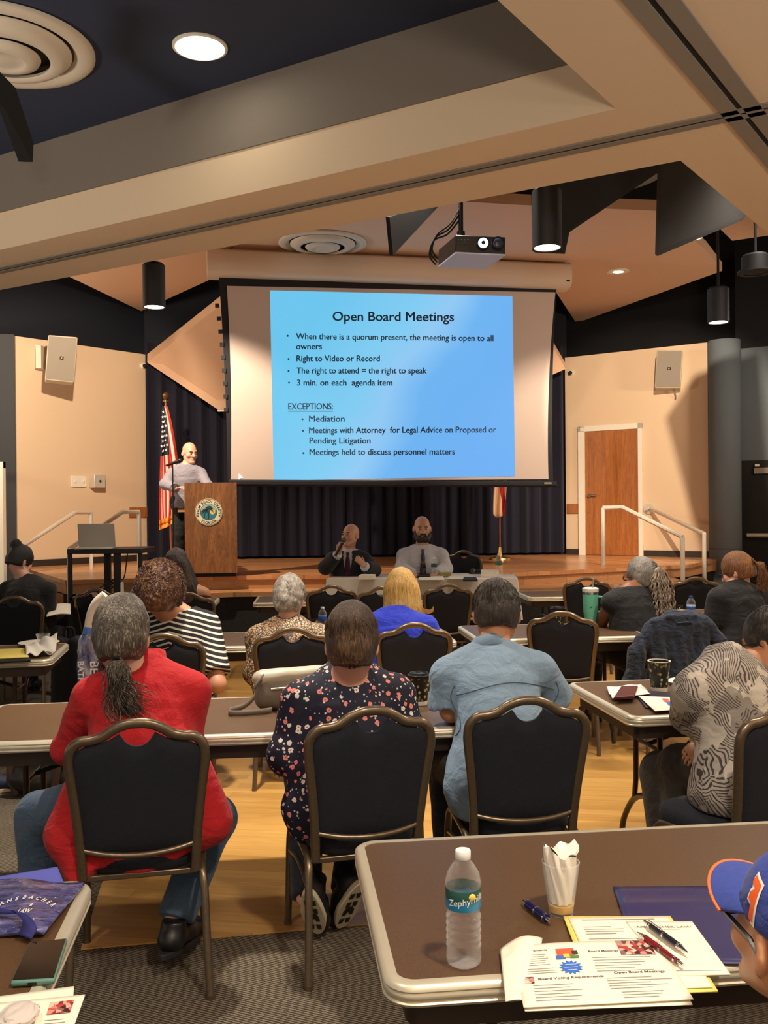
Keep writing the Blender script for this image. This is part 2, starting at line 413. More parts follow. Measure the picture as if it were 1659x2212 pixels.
# ceilings: dark deck over the hall, navy coffer near the viewer, beige soffit with the partition tracks
struct('ceiling', MB().box((-13,4,6.6),(13,19,6.7)), M['black'])
ZS,ZN=3.3,3.9
P1=uz(150,598,ZS); Pc=uz(1470,347,ZS); P3=uz(1659,505,ZS); N1=uz(0,540,ZS); Nc=uz(1330,235,ZS); N3=uz(1075,0,ZS)
dl=(P1-Pc).normalized(); dr=(P3-Pc).normalized(); dn=(N1-Nc).normalized(); dn3=(N3-Nc).normalized()
sof=[P2(Nc),P2(Nc+dn*10.5),P2(Pc+dl*11.2),P2(Pc),P2(Pc+dr*8),(11,11),(11,-1.5),P2(Nc+dn3*7)]
struct('ceiling_soffit', MB().prism(sof,ZS,6.6), M['soffit'])
# gray upper band inside the coffer, standing just proud of the soffit's inner face
nn=Vector((dn.y,-dn.x,0)); 
if nn.y>0: nn=-nn
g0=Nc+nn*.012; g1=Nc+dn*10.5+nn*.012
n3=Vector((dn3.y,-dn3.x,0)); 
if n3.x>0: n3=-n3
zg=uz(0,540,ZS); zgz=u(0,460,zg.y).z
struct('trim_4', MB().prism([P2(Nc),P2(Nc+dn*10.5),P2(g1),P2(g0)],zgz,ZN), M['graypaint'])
struct('ceiling_coffer', MB().prism([P2(Nc),P2(Nc+dn*10.5),(-14,4),(-8,-4),P2(Nc+dn3*7)],ZN,ZN+.06), M['coffer'])
# partition tracks
def track(name,a,b,w=.11):
    d=(b-a).normalized(); n=Vector((-d.y,d.x,0))
    def q(s,t0,t1): return [P2(a+n*t0*s),P2(b+n*t0*s),P2(b+n*t1*s),P2(a+n*t1*s)]
    struct(name, MB().prism(q(1,-w/2,-.012),ZS-.008,ZS).prism(q(1,.012,w/2),ZS-.008,ZS), M['grille'])
    struct(name+'_slot', MB().prism(q(1,-.012,.012),ZS-.003,ZS), M['matteblack'])
t1a=uz(0,583,ZS); t1b=uz(1659,231,ZS); d1=(t1b-t1a).normalized(); track('trim_5',t1a-d1*3,t1b+d1*3)
t2a=uz(1410,0,ZS); t2b=uz(1659,308,ZS); d2=(t2b-t2a).normalized(); track('trim_6',t2a-d2*2,t2b+d2*6,.16)
# cloud panels under the dark deck
ZC=4.95
cl=[uz(x,y,ZC) for x,y in [(150,598),(305,672),(475,594),(600,556),(1092,574),(1195,622),(1245,698),(1560,585),(1525,540),(1418,455),(1130,443)]]
cl=[P2(p) for p in cl]+[(-1.5,9.6),(-5.2,10.6)]
struct('ceiling_cloud', MB().prism(cl,ZC,ZC+.12), M['cloud'])
c2=[uz(x,y,5.6) for x,y in [(1130,430),(1425,432),(1430,380),(1390,372)]]
q=[u(1556,494,11.5),u(1582,520,11.5),u(1700,505,11.5),u(1640,455,11.5)]
struct('ceiling_cloud_small', MB().prism([P2(uz(x,y,4.7)) for x,y in [(1553,492),(1582,520),(1720,500),(1640,440)]],4.7,4.8), M['cloud'])
# sail shaped header panels beside the curtain
def sail(name,pts,th):
    o=MB().slab(pts,th).build(name,M['cloud'],ang=20); o['kind']='structure'
sail('ceiling_sail',[u(318,783,15.1),u(484,653,13.6),u(760,655,13.75),u(760,884,14.75),u(470,884,14.75)],Vector((0,.02,.14)))
sail('ceiling_sail_far',[u(1222,797,15.5),u(1190,742,14.9),u(900,742,14.7),u(900,884,14.95),u(1020,884,14.95)],Vector((0,.02,.10)))
struct('trim_7', MB().slab([u(470,885,14.73),u(760,885,14.73),u(760,889,14.73),u(470,889,14.73)],Vector((0,.05,0))), M['white'])
# side door with its frame
def door():
    zt=onR(1320); 
    def w(px,off=0):
        p=onR(px); n=Vector((e2.y,-e2.x,0)); 
        return p+n*off
    h=2.10
    fr=MB()
    for a,b,z0,z1 in ((1252,1266,STZ,STZ+h+.09),(1381,1390,STZ,STZ+h+.09),(1252,1390,STZ+h,STZ+h+.09)):
        A,B=w(a),w(b); A2,B2=w(a,.05),w(b,.05); fr.prism([P2(A),P2(B),P2(B2),P2(A2)],z0,z1)
    d=empty('door_1',(0,0,0)); d['kind']='structure'
    fr.build('door_frame',M['white'],d)
    A,B=w(1266,.002),w(1381,.002); A2,B2=w(1266,.03),w(1381,.03)
    MB().prism([P2(A),P2(B),P2(B2),P2(A2)],STZ+.01,STZ+h).build('door_panel',M['doorwood'],d)
    p=onRp(1277,1070); n=Vector((e2.y,-e2.x,0))
    hd=MB().tube([p+n*.03,p+n*.09],.03,14).tube([p+n*.085,p+n*.085+e2*.13],.011,8)
    hd.build('door_handle',M['chrome'],d)
door()
d=empty('door_2'); d['kind']='structure'
e3=(GR1-GR0); e3.z=0; e3.normalize(); n3w=Vector((e3.y,-e3.x,0))
def gp(px,py=1100):
    dd=_dir(px,py); n=Vector((-e3.y,e3.x,0)); t=(GR0-C_O).dot(n)/dd.dot(n); return C_O+dd*t
A,B=gp(1600),gp(1780)
zt=gp(1620,995).z
MB().prism([P2(A+n3w*.002),P2(B+n3w*.002),P2(B+n3w*.04),P2(A+n3w*.04)],0,zt).build('door_panel',M['matteblack'],d)
a=gp(1616,1156); 
MB().tube([a+n3w*.09,a+e3*1.0+n3w*.09],.035,10).build('panic_bar',M['steel'],d)
a=gp(1631,1018); MB().prism([P2(a+n3w*.04),P2(a+e3*.4+n3w*.04),P2(a+e3*.4+n3w*.10),P2(a+n3w*.10)],a.z-.04,a.z+.05).build('door_closer',M['grille'],d)
a=gp(1633,1008); MB().prism([P2(a+n3w*.04),P2(a+e3*.06+n3w*.04),P2(a+e3*.06+n3w*.10),P2(a+n3w*.10)],a.z-.0,a.z+.035).build('door_bracket',M['white'],d)
# pale frame at the picture's far side wall
d3=empty('door_3'); d3['kind']='structure'
a=u(13,1100,13.2); MB().prism([P2(a),(a.x-.12,a.y-.02),(a.x-.12,a.y-.1),(a.x,a.y-.1)],0,u(13,998,13.2).z).prism([(a.x,a.y),(a.x-1.2,a.y-.3),(a.x-1.2,a.y-.38),(a.x,a.y-.08)],u(13,998,13.2).z-.09,u(13,998,13.2).z).build('door_frame',M['white'],d3)
# ---------------- curtain ----------------
def curtain():
    a=WL1+Vector((.02,-.02,0)); b=WR0+Vector((-.02,-.02,0)); L=(b-a).length; n=900
    dx=(b-a).normalized(); nr=Vector((dx.y,-dx.x,0)); random.seed(3)
    ph=[random.uniform(0,6.28) for _ in range(6)]
    def fn(s,t):
        x=s*L; w=.06*math.sin(x*2*PI/.21+.8*math.sin(x*1.7+ph[0]))+.025*math.sin(x*2*PI/.55+ph[1]+.4*t)+.02*math.sin(x*2*PI/.13+ph[2])
        p=a+dx*x+nr*(.0+w*(.7+.3*(1-t))); return (p.x,p.y,STZ+.04+t*3.55)
    MB().grid(fn,n,6).build('stage_curtain',M['curtain'],ang=180)
    return bpy.data.objects['stage_curtain']
tag(curtain(),'dark navy pleated curtain hanging across the back of the stage','curtain')
# ======================= furniture =======================
def make_chair():
    root = empty('banquet_chair')
    # back frame: one bent tube, straight posts, rounded shoulders and a raised crown
    def yb(z): return -.20-(z-.44)*.17
    half=[(.183,.40),(.186,.50),(.196,.62),(.210,.74),(.216,.80),(.208,.845),(.180,.870),(.145,.874),(.110,.884),(.075,.906),(.035,.921),(0,.924)]
    pts=[(x,yb(z),z) for x,z in half]+[(-x,yb(z),z) for x,z in half[-2::-1]]
    fr=MB(); path=catmull(pts,5); fr.tube(path,.0165,10,sq=(1.0,.85),up=(0,1,0))
    fr.tube(catmull([(-.186,yb(.50),.50),(-.10,yb(.485)-.022,.485),(0,yb(.48)-.032,.48),(.10,yb(.485)-.022,.485),(.186,yb(.50),.50)],6),.010,8)
    fr.build('back_frame',M['bronze'],root,ang=60)
    # upholstered panel with the scooped hand hole
    hx=[p[0] for p in half][::-1]; hz=[p[1] for p in half][::-1]
    oz=[]; 
    for x,z in half: oz.append((x,z))
    def wid(z):
        for (xa,za),(xb,zb) in zip(half,half[1:]):
            if za<=z<=zb and zb<=.80: return xa+(xb-xa)*(z-za)/(zb-za)
        return .216
    def ztop(x):
        x=abs(x); xs=[p_[0] for p_ in half[::-1]][:7]; zs=[p_[1] for p_ in half[::-1]][:7]
        def fz(q): 
            return float(np.interp(q,xs,zs))-.015
        if x>.072: return min(fz(x),.868-.02*max(0,(x-.16)/.04)**2 if x>.15 else 9)
        return fz(.072)-.046*(1-(x/.072)**2)
    def panel(side):
        def fn(s,t):
            a=s*2-1
            zb=.487-.004; 
            xx=a*.198; zt=ztop(xx)
            z=zb+(zt-zb)*t; w=wid(min(z,.80))-.014
            if z>.81: w=min(w,.202-max(0,(z-.83))*.9)
            x=a*w
            edge=(1-a**6)*(1-(2*t-1)**8)
            return (x, yb(z)+side*(.006+.014*max(0,edge)**.5), z)
        return fn
    mb=MB(); nu,nv=27,15
    mb.grid(panel(-1),nu,nv); mb.grid(panel(1),nu,nv); n=nu*nv
    bd=[i for i in range(nu)]+[j*nu+nu-1 for j in range(1,nv)]+[(nv-1)*nu+i for i in range(nu-2,-1,-1)]+[j*nu for j in range(nv-2,0,-1)]
    mb.f += [(bd[i],bd[(i+1)%len(bd)],n+bd[(i+1)%len(bd)],n+bd[i]) for i in range(len(bd))]; mb.mi += [0]*len(bd)
    mb.build('backrest',M['fabric'],root,ang=50,weld=True)
    # seat
    def seat(s,t):
        a=2*PI*s; c,sn=math.cos(a),math.sin(a); e=.5
        x=(abs(c)**e)*(1 if c>0 else -1); y=(abs(sn)**e)*(1 if sn>0 else -1)
        prof=[(.94,.405),(1.0,.418),(1.02,.440),(1.0,.462),(.93,.476),(.6,.488),(.01,.492)]
        k,z=prof[int(round(t*6))]
        w=.205+.015*y; return (x*w*k,.015+y*.215*k,z)
    MB().grid(seat,40,7,cu=True).build('seat',M['fabric'],root,ang=60)
    # under-seat frame and sled arches
    sf=MB(); sf.box((-.19,-.19,.385),(.19,-.165,.405)).box((-.19,.18,.385),(.19,.205,.405)).box((-.19,-.165,.39),(-.165,.18,.404)).box((.165,-.165,.39),(.19,.18,.404))
    sf.build('seat_frame',M['bronze'],root,bevel=.004)
    for s in (-1,1):
        x=s*.205
        MB().tube(catmull([(x,.0,.415),(x,.12,.412),(x*1.0,.175,.395),(x*1.02,.20,.34),(x*1.03,.215,.18),(x*1.05,.225,.012)],5),.0135,8,sq=(1.0,.9)).tube([(x*1.05,.225,.016),(x*1.05,.225,.0)],.016,8).build('leg',M['bronze'],root,ang=60)
        MB().tube(catmull([(x,.0,.415),(x,-.13,.412),(x*1.0,-.185,.395),(x*1.03,-.215,.34),(x*1.06,-.245,.18),(x*1.10,-.275,.012)],5),.0135,8,sq=(1.0,.9)).tube([(x*1.10,-.275,.016),(x*1.10,-.275,.0)],.016,8).build('leg',M['bronze'],root,ang=60)
        MB().tube(catmull([(x*1.02,.205,.30),(x*1.01,.05,.325),(x*1.02,-.1,.325),(x*1.03,-.222,.30)],5),.009,8).build('stretcher',M['bronze'],root)
    return root
CH0=make_chair(); _used=[False]
def chair(px,ptop,w,yaw,label,Y=None,sc=1,z=0,group='navy banquet chairs'):
    """px, ptop: crown of the chair back in the photograph."""
    Y = Y if Y else FPX*.44/w
    if ptop is not None:
        p=u(px,ptop,Y)
    else: p=u(px,1200,Y)
    if not _used[0]: r=CH0; _used[0]=True
    else: r=copy_tree(CH0)
    a=R(yaw); r.scale=(sc,sc,sc)
    # crown sits .282 behind the chair's centre
    r.location=(p.x-math.sin(a)*.282*sc, p.y+math.cos(a)*.282*sc, z); r.rotation_euler=(0,0,a)
    tag(r,label,'chair',group); return r
def Ytop(px,py,z=.924):     # distance at which a chair crown of height z appears at this pixel
    d=_dir(px,py); t=(z-CAMH)/d.z; return (d*t).y
CHS={}
def C(k,px,pt,yaw,label,**kw):
    Y=kw.pop('Y',None) or Ytop(px,pt,.924*kw.get('sc',1)+kw.get('z',0)); CHS[k]=chair(px,pt,0,yaw,label,Y=Y,**kw); return CHS[k]
C('red',296,1562,12,'navy banquet chair whose back stands behind the person in the red shirt')
C('floral',803,1535,15,'navy banquet chair holding the person in the floral blouse')
C('blue',1141,1513,6,'navy banquet chair holding the person in the light blue denim shirt')
C('palm',1712,1522,22,'navy banquet chair cut by the picture edge, under the person in the palm print shirt')
C('stripe',352,1373,4,'navy banquet chair behind the person in the striped top')
C('leopard',632,1360,5,'navy banquet chair behind the person in the animal print jacket')
C('blonde',895,1350,6,'navy banquet chair behind the blonde person in the bright blue top')
C('empty1',1215,1325,-10,'empty navy banquet chair between the denim shirted person and the denim jacket')
C('jacket',1470,1322,8,'navy banquet chair wearing a dark denim jacket over its back')
C('pony',1690,1326,14,'navy banquet chair under the person with the auburn ponytail, only its side showing')
C('e2',716,1267,6,'empty navy banquet chair beside the short gray haired person, facing the white cloth table')
C('e3',968,1264,6,'empty navy banquet chair between the blonde head and the dark haired man')
C('e4',1268,1250,-4,'empty navy banquet chair behind the mint green tumbler')
C('e5',1504,1249,-4,'empty navy banquet chair behind the blue capped water bottle')
C('brown',404,1283,6,'navy banquet chair under the person with long brown hair')
C('e6',208,1274,-14,'empty navy banquet chair behind the tall printed plastic bag')
C('bun',30,1291,8,'navy banquet chair under the person with a black hair bun')
C('e7',826,1270,6,'navy banquet chair almost hidden by the blonde head')
RZ=.10
C('p1',1001,1188,-38,'empty navy banquet chair beside the bearded man at the cloth table',Y=11.05,sc=1.08,z=RZ)
C('p2',905,None,180,'navy banquet chair under the bearded man, mostly hidden',Y=11.05,z=RZ)
C('p3',752,None,180,'navy banquet chair under the man holding a microphone, hidden by him',Y=11.05,z=RZ)
# ---------------- folding tables ----------------
def rrect(w,d,r,n=8):
    out=[]
    for cx,cy,a0 in ((w/2-r,d/2-r,0),(-w/2+r,d/2-r,90),(-w/2+r,-d/2+r,180),(w/2-r,-d/2+r,270)):
        for k in range(n+1):
            a=R(a0+90*k/n); out.append((cx+r*math.cos(a),cy+r*math.sin(a)))
    return out
TZ=.74
def table(L,W,corner,yaw,label,side=-1,name='folding_table'):
    """corner: world point of the far corner at the end given by side (-1: the end at smaller x)."""
    a=R(yaw); fx=Vector((math.cos(a),math.sin(a),0)); fy=Vector((-math.sin(a),math.cos(a),0))
    c=Vector((corner.x,corner.y,0))-fx*(side*L/2)-fy*(W/2)
    root=empty(name,(c.x,c.y,0),a,label,'table','brown folding tables')
    top=MB(); top.prism(rrect(L-.05,W-.05,.045),TZ-.03,TZ); top.build('tabletop',M['laminate'],root,ang=30)
    e=MB(); prof=[(-.026,TZ-.001),(-.026,TZ+.0015),(-.010,TZ+.0015),(-.002,TZ-.004),(0,TZ-.010),(-.003,TZ-.014),(0,TZ-.018),(-.001,TZ-.026),(-.004,TZ-.030),(0,TZ-.034),(-.004,TZ-.040),(-.03,TZ-.040)]
    rings=[rrect(L+2*o,W+2*o,.06+o,8) for o,_ in prof]; n=len(rings[0])
    vs=[(x,y,prof[i][1]) for i,rg in enumerate(rings) for x,y in rg]; m=len(prof)
    e.add(vs,[(i*n+k,i*n+(k+1)%n,((i+1)%m)*n+(k+1)%n,((i+1)%m)*n+k) for i in range(m) for k in range(n)])
    e.build('edge_trim',M['alu'],root,ang=50)
    ap=MB(); ap.prism(rrect(L-.09,W-.09,.04),TZ-.10,TZ-.031); ap.build('apron',M['apron'],root,ang=30)
    for s in (-1,1):
        x=s*(L/2-.25); lg=MB()
        for t in (-1,1):
            lg.tube([(x,t*.13,TZ-.10),(x,t*.135,.33),(x,t*.155,.22)],.013,10)
        lg.tube(catmull([(x,-.31,.012),(x,-.275,.10),(x,-.16,.22),(x,0,.275),(x,.16,.22),(x,.275,.10),(x,.31,.012)],6),.0145,10)
        lg.tube([(x,-.13,.52),(x,.13,.52)],.010,8)
        lg.build('leg',M['tableleg'],root)
        MB().tube([(x,0,.52),(x-s*.33,0,TZ-.105)],.010,8).build('leg_brace',M['matteblack'],root)
    return root
def far(px,py): return uz(px,py,TZ)
T={}
T['front']=table(1.83,.76,far(762,1816)+Vector((0,.0,0)),6.5,'brown folding table with the water bottle, handouts and blue folder on it')
T['frontleft']=table(1.83,.76,far(206,1898),7.5,'brown folding table holding the clear blue pouch and the phone',side=1)
T['mid']=table(2.1,.74,far(985,1492),6,'brown folding table carrying the taupe handbag',side=1)
T['midright']=table(1.83,.80,far(1222,1474),8,'brown folding table with the patterned paper cup and the plate')
T['rowleft']=table(1.83,.70,far(152,1389),10,'brown folding table with yellow pad, plate and crumpled napkin',side=1)
T['rowmid']=table(2.44,.70,far(955,1357),5,'brown folding table in front of the animal print jacket and striped top',side=1)
T['rowright']=table(1.2,.76,far(986,1352),6,'brown folding table with the mint tumbler')
T['rowright2']=table(1.5,.66,far(1440,1317),5,'folding table with the blue capped bottle before the auburn ponytail')
T['farleft']=table(1.5,.70,far(156,1306),6,'folding table with open notebook before the person with the hair bun',side=1)
T['farbrown']=table(.72,.62,far(476,1291),5,'folding table before the person with long brown hair',side=1)
T['farmid']=table(2.44,.70,far(556,1288),4,'folding table standing before the white cloth table')
T['farright']=table(2.0,.70,far(1110,1277),4,'folding table behind the empty chair and the mint tumbler')
T['sideright']=table(1.5,.70,far(1575,1268),4,'folding table beyond the auburn ponytail at the picture edge')
def on(px,py,z=TZ+.002): return uz(px,py,z)
# ======================= stage equipment =======================
def V(x,y,z): return Vector((x,y,z))
def quadmap(a,b,c,d):       # bilinear patch from four corners: a bottom-left, b bottom-right, c top-right, d top-left
    return lambda s,t: (a*(1-s)+b*s)*(1-t)+(d*(1-s)+c*s)*t
# ---- projection screen ----
YS=12.15
def Ysc(px): return YS+.205*((px-840)/FPX*YS)     # the screen plane, turned like the room
_s0=u(840,830,YS); _sa=math.atan(.205); _sn=Vector((-math.sin(_sa),math.cos(_sa),0))
def su(px,py):
    d=_dir(px,py); return C_O+d*((_s0-C_O).dot(_sn)/d.dot(_sn))
scr=empty('projection_screen',(0,0,0),0,'large projection screen hung over the stage showing a blue slide','screen')
ctr=su(840,830); ax=(su(1200,830)-su(480,830)); ax.z=0; ax.normalize(); nrm_s=V(ax.y,-ax.x,0)
a=su(447,570); b=su(1226,600); hz=.17
hm=MB(); Lh=(b-a).length; prof=[(.0,.17),(.10,.17),(.15,.13),(.16,.02),(.15,-.10),(.10,-.15),(-.02,-.17),(-.12,-.17),(-.12,.17)]
dirh=(b-a).normalized()
vs=[]; 
for p in (a,b):
    for q,z in prof: vs.append(p+nrm_s*q+V(0,0,z))
n=len(prof); hm.add(vs,[(i,(i+1)%n,n+(i+1)%n,n+i) for i in range(n)]+[tuple(range(n))[::-1],tuple(range(n,2*n))])
hm.build('housing',plain('screen_housing',(212,190,170),.4,var=.02),scr,ang=50)
p=su(1213,612)+nrm_s*.13; MB().box((p.x-.06,p.y-.02,p.z-.012),(p.x+.06,p.y+.0,p.z+.012)).build('name_plate',M['matteblack'],scr)
# black border fabric, tab tensioned (its sides curve inwards)
def curve_side(x0,xm,x1):
    return lambda t: (1-t)**2*x0+2*t*(1-t)*xm+t*t*x1
def fabric(name,xl,xr,yt,yb,off,m,par,nz=24):
    mb=MB()
    def fn(s,t):
        yy=yt(s)+(yb(s)-yt(s))*t; xx=xl(t)*(1-s)+xr(t)*s
        q=su(xx,yy)+nrm_s*off; return q
    mb.grid(fn,25,nz); return mb.build(name,m,par,ang=180)
blk=plain('screen_border',(16,18,28),.8)
fabric('screen_border',curve_side(472,489,492),curve_side(1203,1188,1195),lambda s:590+s*22,lambda s:1040-s*2,.0,blk,scr)
wht=plain('screen_fabric',(196,178,170),.75,var=.01)
fabric('screen_fabric',curve_side(490,503,498),curve_side(1199,1178,1184),lambda s:618+s*14+4*math.sin(s*PI)*0,lambda s:1040-s*5,.012,wht,scr)
bt=MB(); a=su(494,1043); b=su(1200,1046); bt.tube([a+nrm_s*.01,b+nrm_s*.01],.045,8); bt.build('bottom_bar',blk,scr)
p=su(1180,1044)+nrm_s*.05; MB().box((p.x-.05,p.y-.02,p.z-.014),(p.x+.05,p.y,p.z+.014)).build('bar_label',M['grille'],scr)
for i in range(9):
    t=i/8; tb=MB()
    q=su(curve_side(474,490,493)(t)-4,660+t*225); tb.box((q.x-.03,q.y-.01,q.z-.025),(q.x+.02,q.y+.01,q.z+.025))
    tb.build('tension_tab',blk,scr)
for px,py in ((497,553),(1177,582)):
    q=su(px,py-4); hk=MB()
    hk.tube(catmull([q,q+V(0,0,.06),q+V(.035,0,.09),q+V(.0,0,.13),q+V(-.03,0,.11)],5),.012,6); hk.tube([q+V(0,0,.13),q+V(0,0,.40)],.008,6)
    hk.build('hanging_hook',M['grille'],scr)
    MB().box((q.x-.09,q.y-.05,q.z-.02),(q.x+.09,q.y+.05,q.z+.01)).build('mount_bracket',M['apron'],scr)
# slide: a lit picture with its lettering
def slide():
    t=NT('projected_slide'); co=t.node('ShaderNodeUVMap'); 
    sp=t.node('ShaderNodeSeparateXYZ'); t.l(co.outputs[0],sp.inputs[0])
    x=sp.outputs[0]; y=sp.outputs[1]
    wv=t.math('ADD',x,t.math('MULTIPLY',y,-.42)); n=t.noise(co.outputs[0],1.6,2)
    f=t.math('ADD',wv,t.math('MULTIPLY',n,.35))
    c=t.ramp(f,[(.02,lin((112,204,246))),(.32,lin((132,210,250))),(.45,lin((150,208,252))),(.62,lin((114,186,250))),(.95,lin((112,180,250)))])
    t.t.links.new(c,t.b.inputs['Emission Color']); t.b.inputs['Emission Strength'].default_value=.56; t.col((.02,.03,.04)); t.rough(.9)
    t.b.inputs['Specular IOR Level'].default_value=0
    A,B,Cc,D=su(591,1038),su(1112,1029),su(1106,640),su(583,628)
    f4=quadmap(A,B,Cc,D)
    mb=MB(); mb.grid(lambda s,q:f4(s,q)+nrm_s*.016,9,9); me=mb.mesh('slide',180)
    uv=me.uv_layers.new(name='UVMap')
    for lp in me.loops:
        i=lp.vertex_index; uv.data[lp.index].uv=((i%9)/8,(i//9)/8)
    sl=obj('slide',me,t.m,scr)
    tx=MB()
    def line(s,px,py,h,align='LEFT',bold=.012,wpx=None):
        """left end (or centre) of the baseline and cap height in photo pixels"""
        me=text_mesh(s,1.0,align,0,.0006); jb=MB()
        for q1,q2,q3 in ((.022,.012,.0003),(-.016,-.008,.0006),(.010,-.012,.0009)):
            me2=me.copy()
            for v in me2.vertices: v.co.x+=q1; v.co.y+=q2; v.co.z+=q3
            mesh_into(jb,me2)
        mesh_into(jb,me); me=jb.mesh('t',0)
        
        xs=[v.co.x for v in me.vertices]; w=max(xs)-min(xs)
        sx=(wpx/w) if wpx else h/.70; x0=min(xs) if align=='LEFT' else (max(xs)+min(xs))/2
        for v in me.vertices:
            q=su(px+(v.co.x-x0)*sx, py-(v.co.y)*(h/.70)+ (v.co.x-x0)*sx*line.sl)+nrm_s*(.02+v.co.z); v.co=q
        mesh_into(tx,me)
    line.sl=.004
    line('Open Board Meetings',849,694,20,'CENTER',.02,262)
    L=[('When there is a quorum present, the meeting is open to all',639,733,13,426,.010),('owners',639,755,13,56,0),('Right to Video or Record',640,781,13,180,.0),('The right to attend = the right to speak',640,807,13,281,.0),('3 min. on each  agenda item',641,833,13,206,.0),
       ('EXCEPTIONS:',622,885,14,97,0),('Mediation',667,911,13,77,0),('Meetings with Attorney  for Legal Advice on Proposed or',667,936,13,404,-.004),('Pending Litigation',668,958,13,132,0),('Meetings held to discuss personnel matters',668,983,13,314,-.004)]
    for s,x,y,h,w,sl_ in L:
        line.sl=sl_; line(s,x,y,h,'LEFT',.014,w)
    for x,y in ((621,726),(623,776),(623,802),(624,827),(653,906),(654,931),(655,979)):
        q=su(x,y)+nrm_s*.02; tx.lathe([(.013,0),(.013,.001)],(0,0,0),12,cap=True)
        k=len(tx.v)-24
        for i in range(k,len(tx.v)):
            vx=tx.v[i]; tx.v[i]=tuple(q+ax*vx[0]+V(0,0,vx[1])+nrm_s*vx[2])
    a,b=su(622,888),su(719,888); o=nrm_s*.02
    tx.add([a+o,b+o,b+o+V(0,0,-.009),a+o+V(0,0,-.009)],[(0,1,2,3)])
    tx.build('slide_lettering',plain('slide_ink',(36,66,100),.9),sl,ang=0)
    cu=MB(); q=su(516,1024)+nrm_s*.02
    cu.add([q,q+ax*.05+V(0,0,-.05),q+ax*.025+V(0,0,-.048),q+V(0,0,-.07)],[(0,3,2,1)])
    cu.build('mouse_pointer',emit('pointer_white',(240,245,255),1.0),scr)
slide()
# ---- projector ----
YP=7.4
def ur(px,py): return u(px,py,YP)
pr=empty('projector',(0,0,0),0,'black and white projector on a ceiling pole in front of the screen','projector')
A=ur(984,544); B=ur(1092,549); Cc=ur(1092,512); D=ur(985,507); back=V(-.20,.62,-.0)+V(0,0,0)
hgt=(D-A); bk=V(u(958,569,YP).x-A.x,.0,0); dep=V(-.10,-.0,0)
# body: front face (towards the camera side), deeper towards the screen
bk=V(-.115,.42,.0); 
body=MB(); body.add([A,B,Cc,D,A+bk,B+bk,Cc+bk,D+bk],[(0,1,2,3),(1,5,6,2),(5,4,7,6),(4,0,3,7),(3,2,6,7)]); body.build('body',plain('projector_black',(22,22,26),.35),pr,bevel=.008)
bo=MB(); lo=V(0,0,-.012); bo.add([A,B,B+bk,A+bk,A+lo,B+lo,B+bk+lo,A+bk+lo],[(0,1,2,3),(4,7,6,5),(0,4,5,1),(1,5,6,2),(2,6,7,3),(3,7,4,0)]); bo.build('bottom_shell',plain('projector_white',(196,206,236),.4),pr)
for px,m in ((1043,emit('lens_lit',(190,215,255),1.6)),(1075,plain('lens_dark',(60,70,95),.08))):
    c=ur(px,527); 
    ln=MB(); r=.052; fw=V(0,-1,0)
    ln.tube([c+fw*.0,c+fw*.03],r,24); L=ln.build('lens_barrel',M['matteblack'],pr)
    gl=MB(); gl.ell(c+fw*.026,(r*.82,.014,r*.82),20,10); gl.build('lens',m,L)
    if px<1060: MB().ell(c+fw*.040,(r*.3,.006,r*.3),16,8).build('lens_core',plain('lens_core',(8,8,14),.1),L)
vt=MB()
for i in range(4):
    for j in range(3+2*(i//3)):
        q=ur(990+i*7,525+ (j-1)*6); vt.ell(q+V(0,-.002,0),(.007,.004,.007),8,6)
vt.build('vent_grille',plain('vent_hole',(70,70,74),.6),pr)
pole=MB(); a=ur(1016,508)+bk*.5; pole.tube([a,a+V(0,0,2.4)],.020,12); pole.tube([a,a+V(0,0,.09)],.034,12); pole.build('ceiling_pole',M['matteblack'],pr)
cb=MB()
for k in range(3):
    q=ur(956+3*k,560-6*k)+bk*.4; cb.tube(catmull([q,q+V(-.05,0,.08),q+V(-.01,.0,.20),q+V(.10,0,.25+.02*k),a+V(0,0,.2+.05*k)],6),.007,6)
cb.build('cable',M['matteblack'],pr)
# ---- ceiling diffusers ----
def diffuser(c,r,label,rings=3):
    o=empty('air_diffuser',(c.x,c.y,c.z),0,label,'air vent','round ceiling air diffusers')
    MB().lathe([(r,.0),(r,-.012),(r*.97,-.024),(r*.86,-.03),(r*.80,-.018),(r*.76,.0)],n=56).build('outer_ring',M['cream'],o,ang=60)
    MB().lathe([(r*.74,-.012),(r*.74,-.02),(r*.66,-.055),(r*.54,-.07),(r*.50,-.058),(r*.52,-.04)],n=56).build('middle_ring',M['cream'],o,ang=60)
    MB().lathe([(r*.40,-.05),(r*.38,-.066),(r*.26,-.085),(r*.22,-.08),(r*.20,-.074),(.12*r,-.08),(.0001,-.082)],n=48).build('center_disk',M['cream'],o,ang=60)
    MB().lathe([(r*.78,-.002),(.0001,-.003)],n=40).build('duct_opening',M['apron'],o)
    return o
diffuser(uz(8,99,ZN-.004),.43,'large round cream air diffuser on the navy ceiling near the bright downlight')
diffuser(uz(697,525,ZC-.004),.55,'round cream air diffuser on the ceiling panel above the screen')
diffuser(uz(1302,372,6.59),.95,'dim round air diffuser high on the black ceiling')
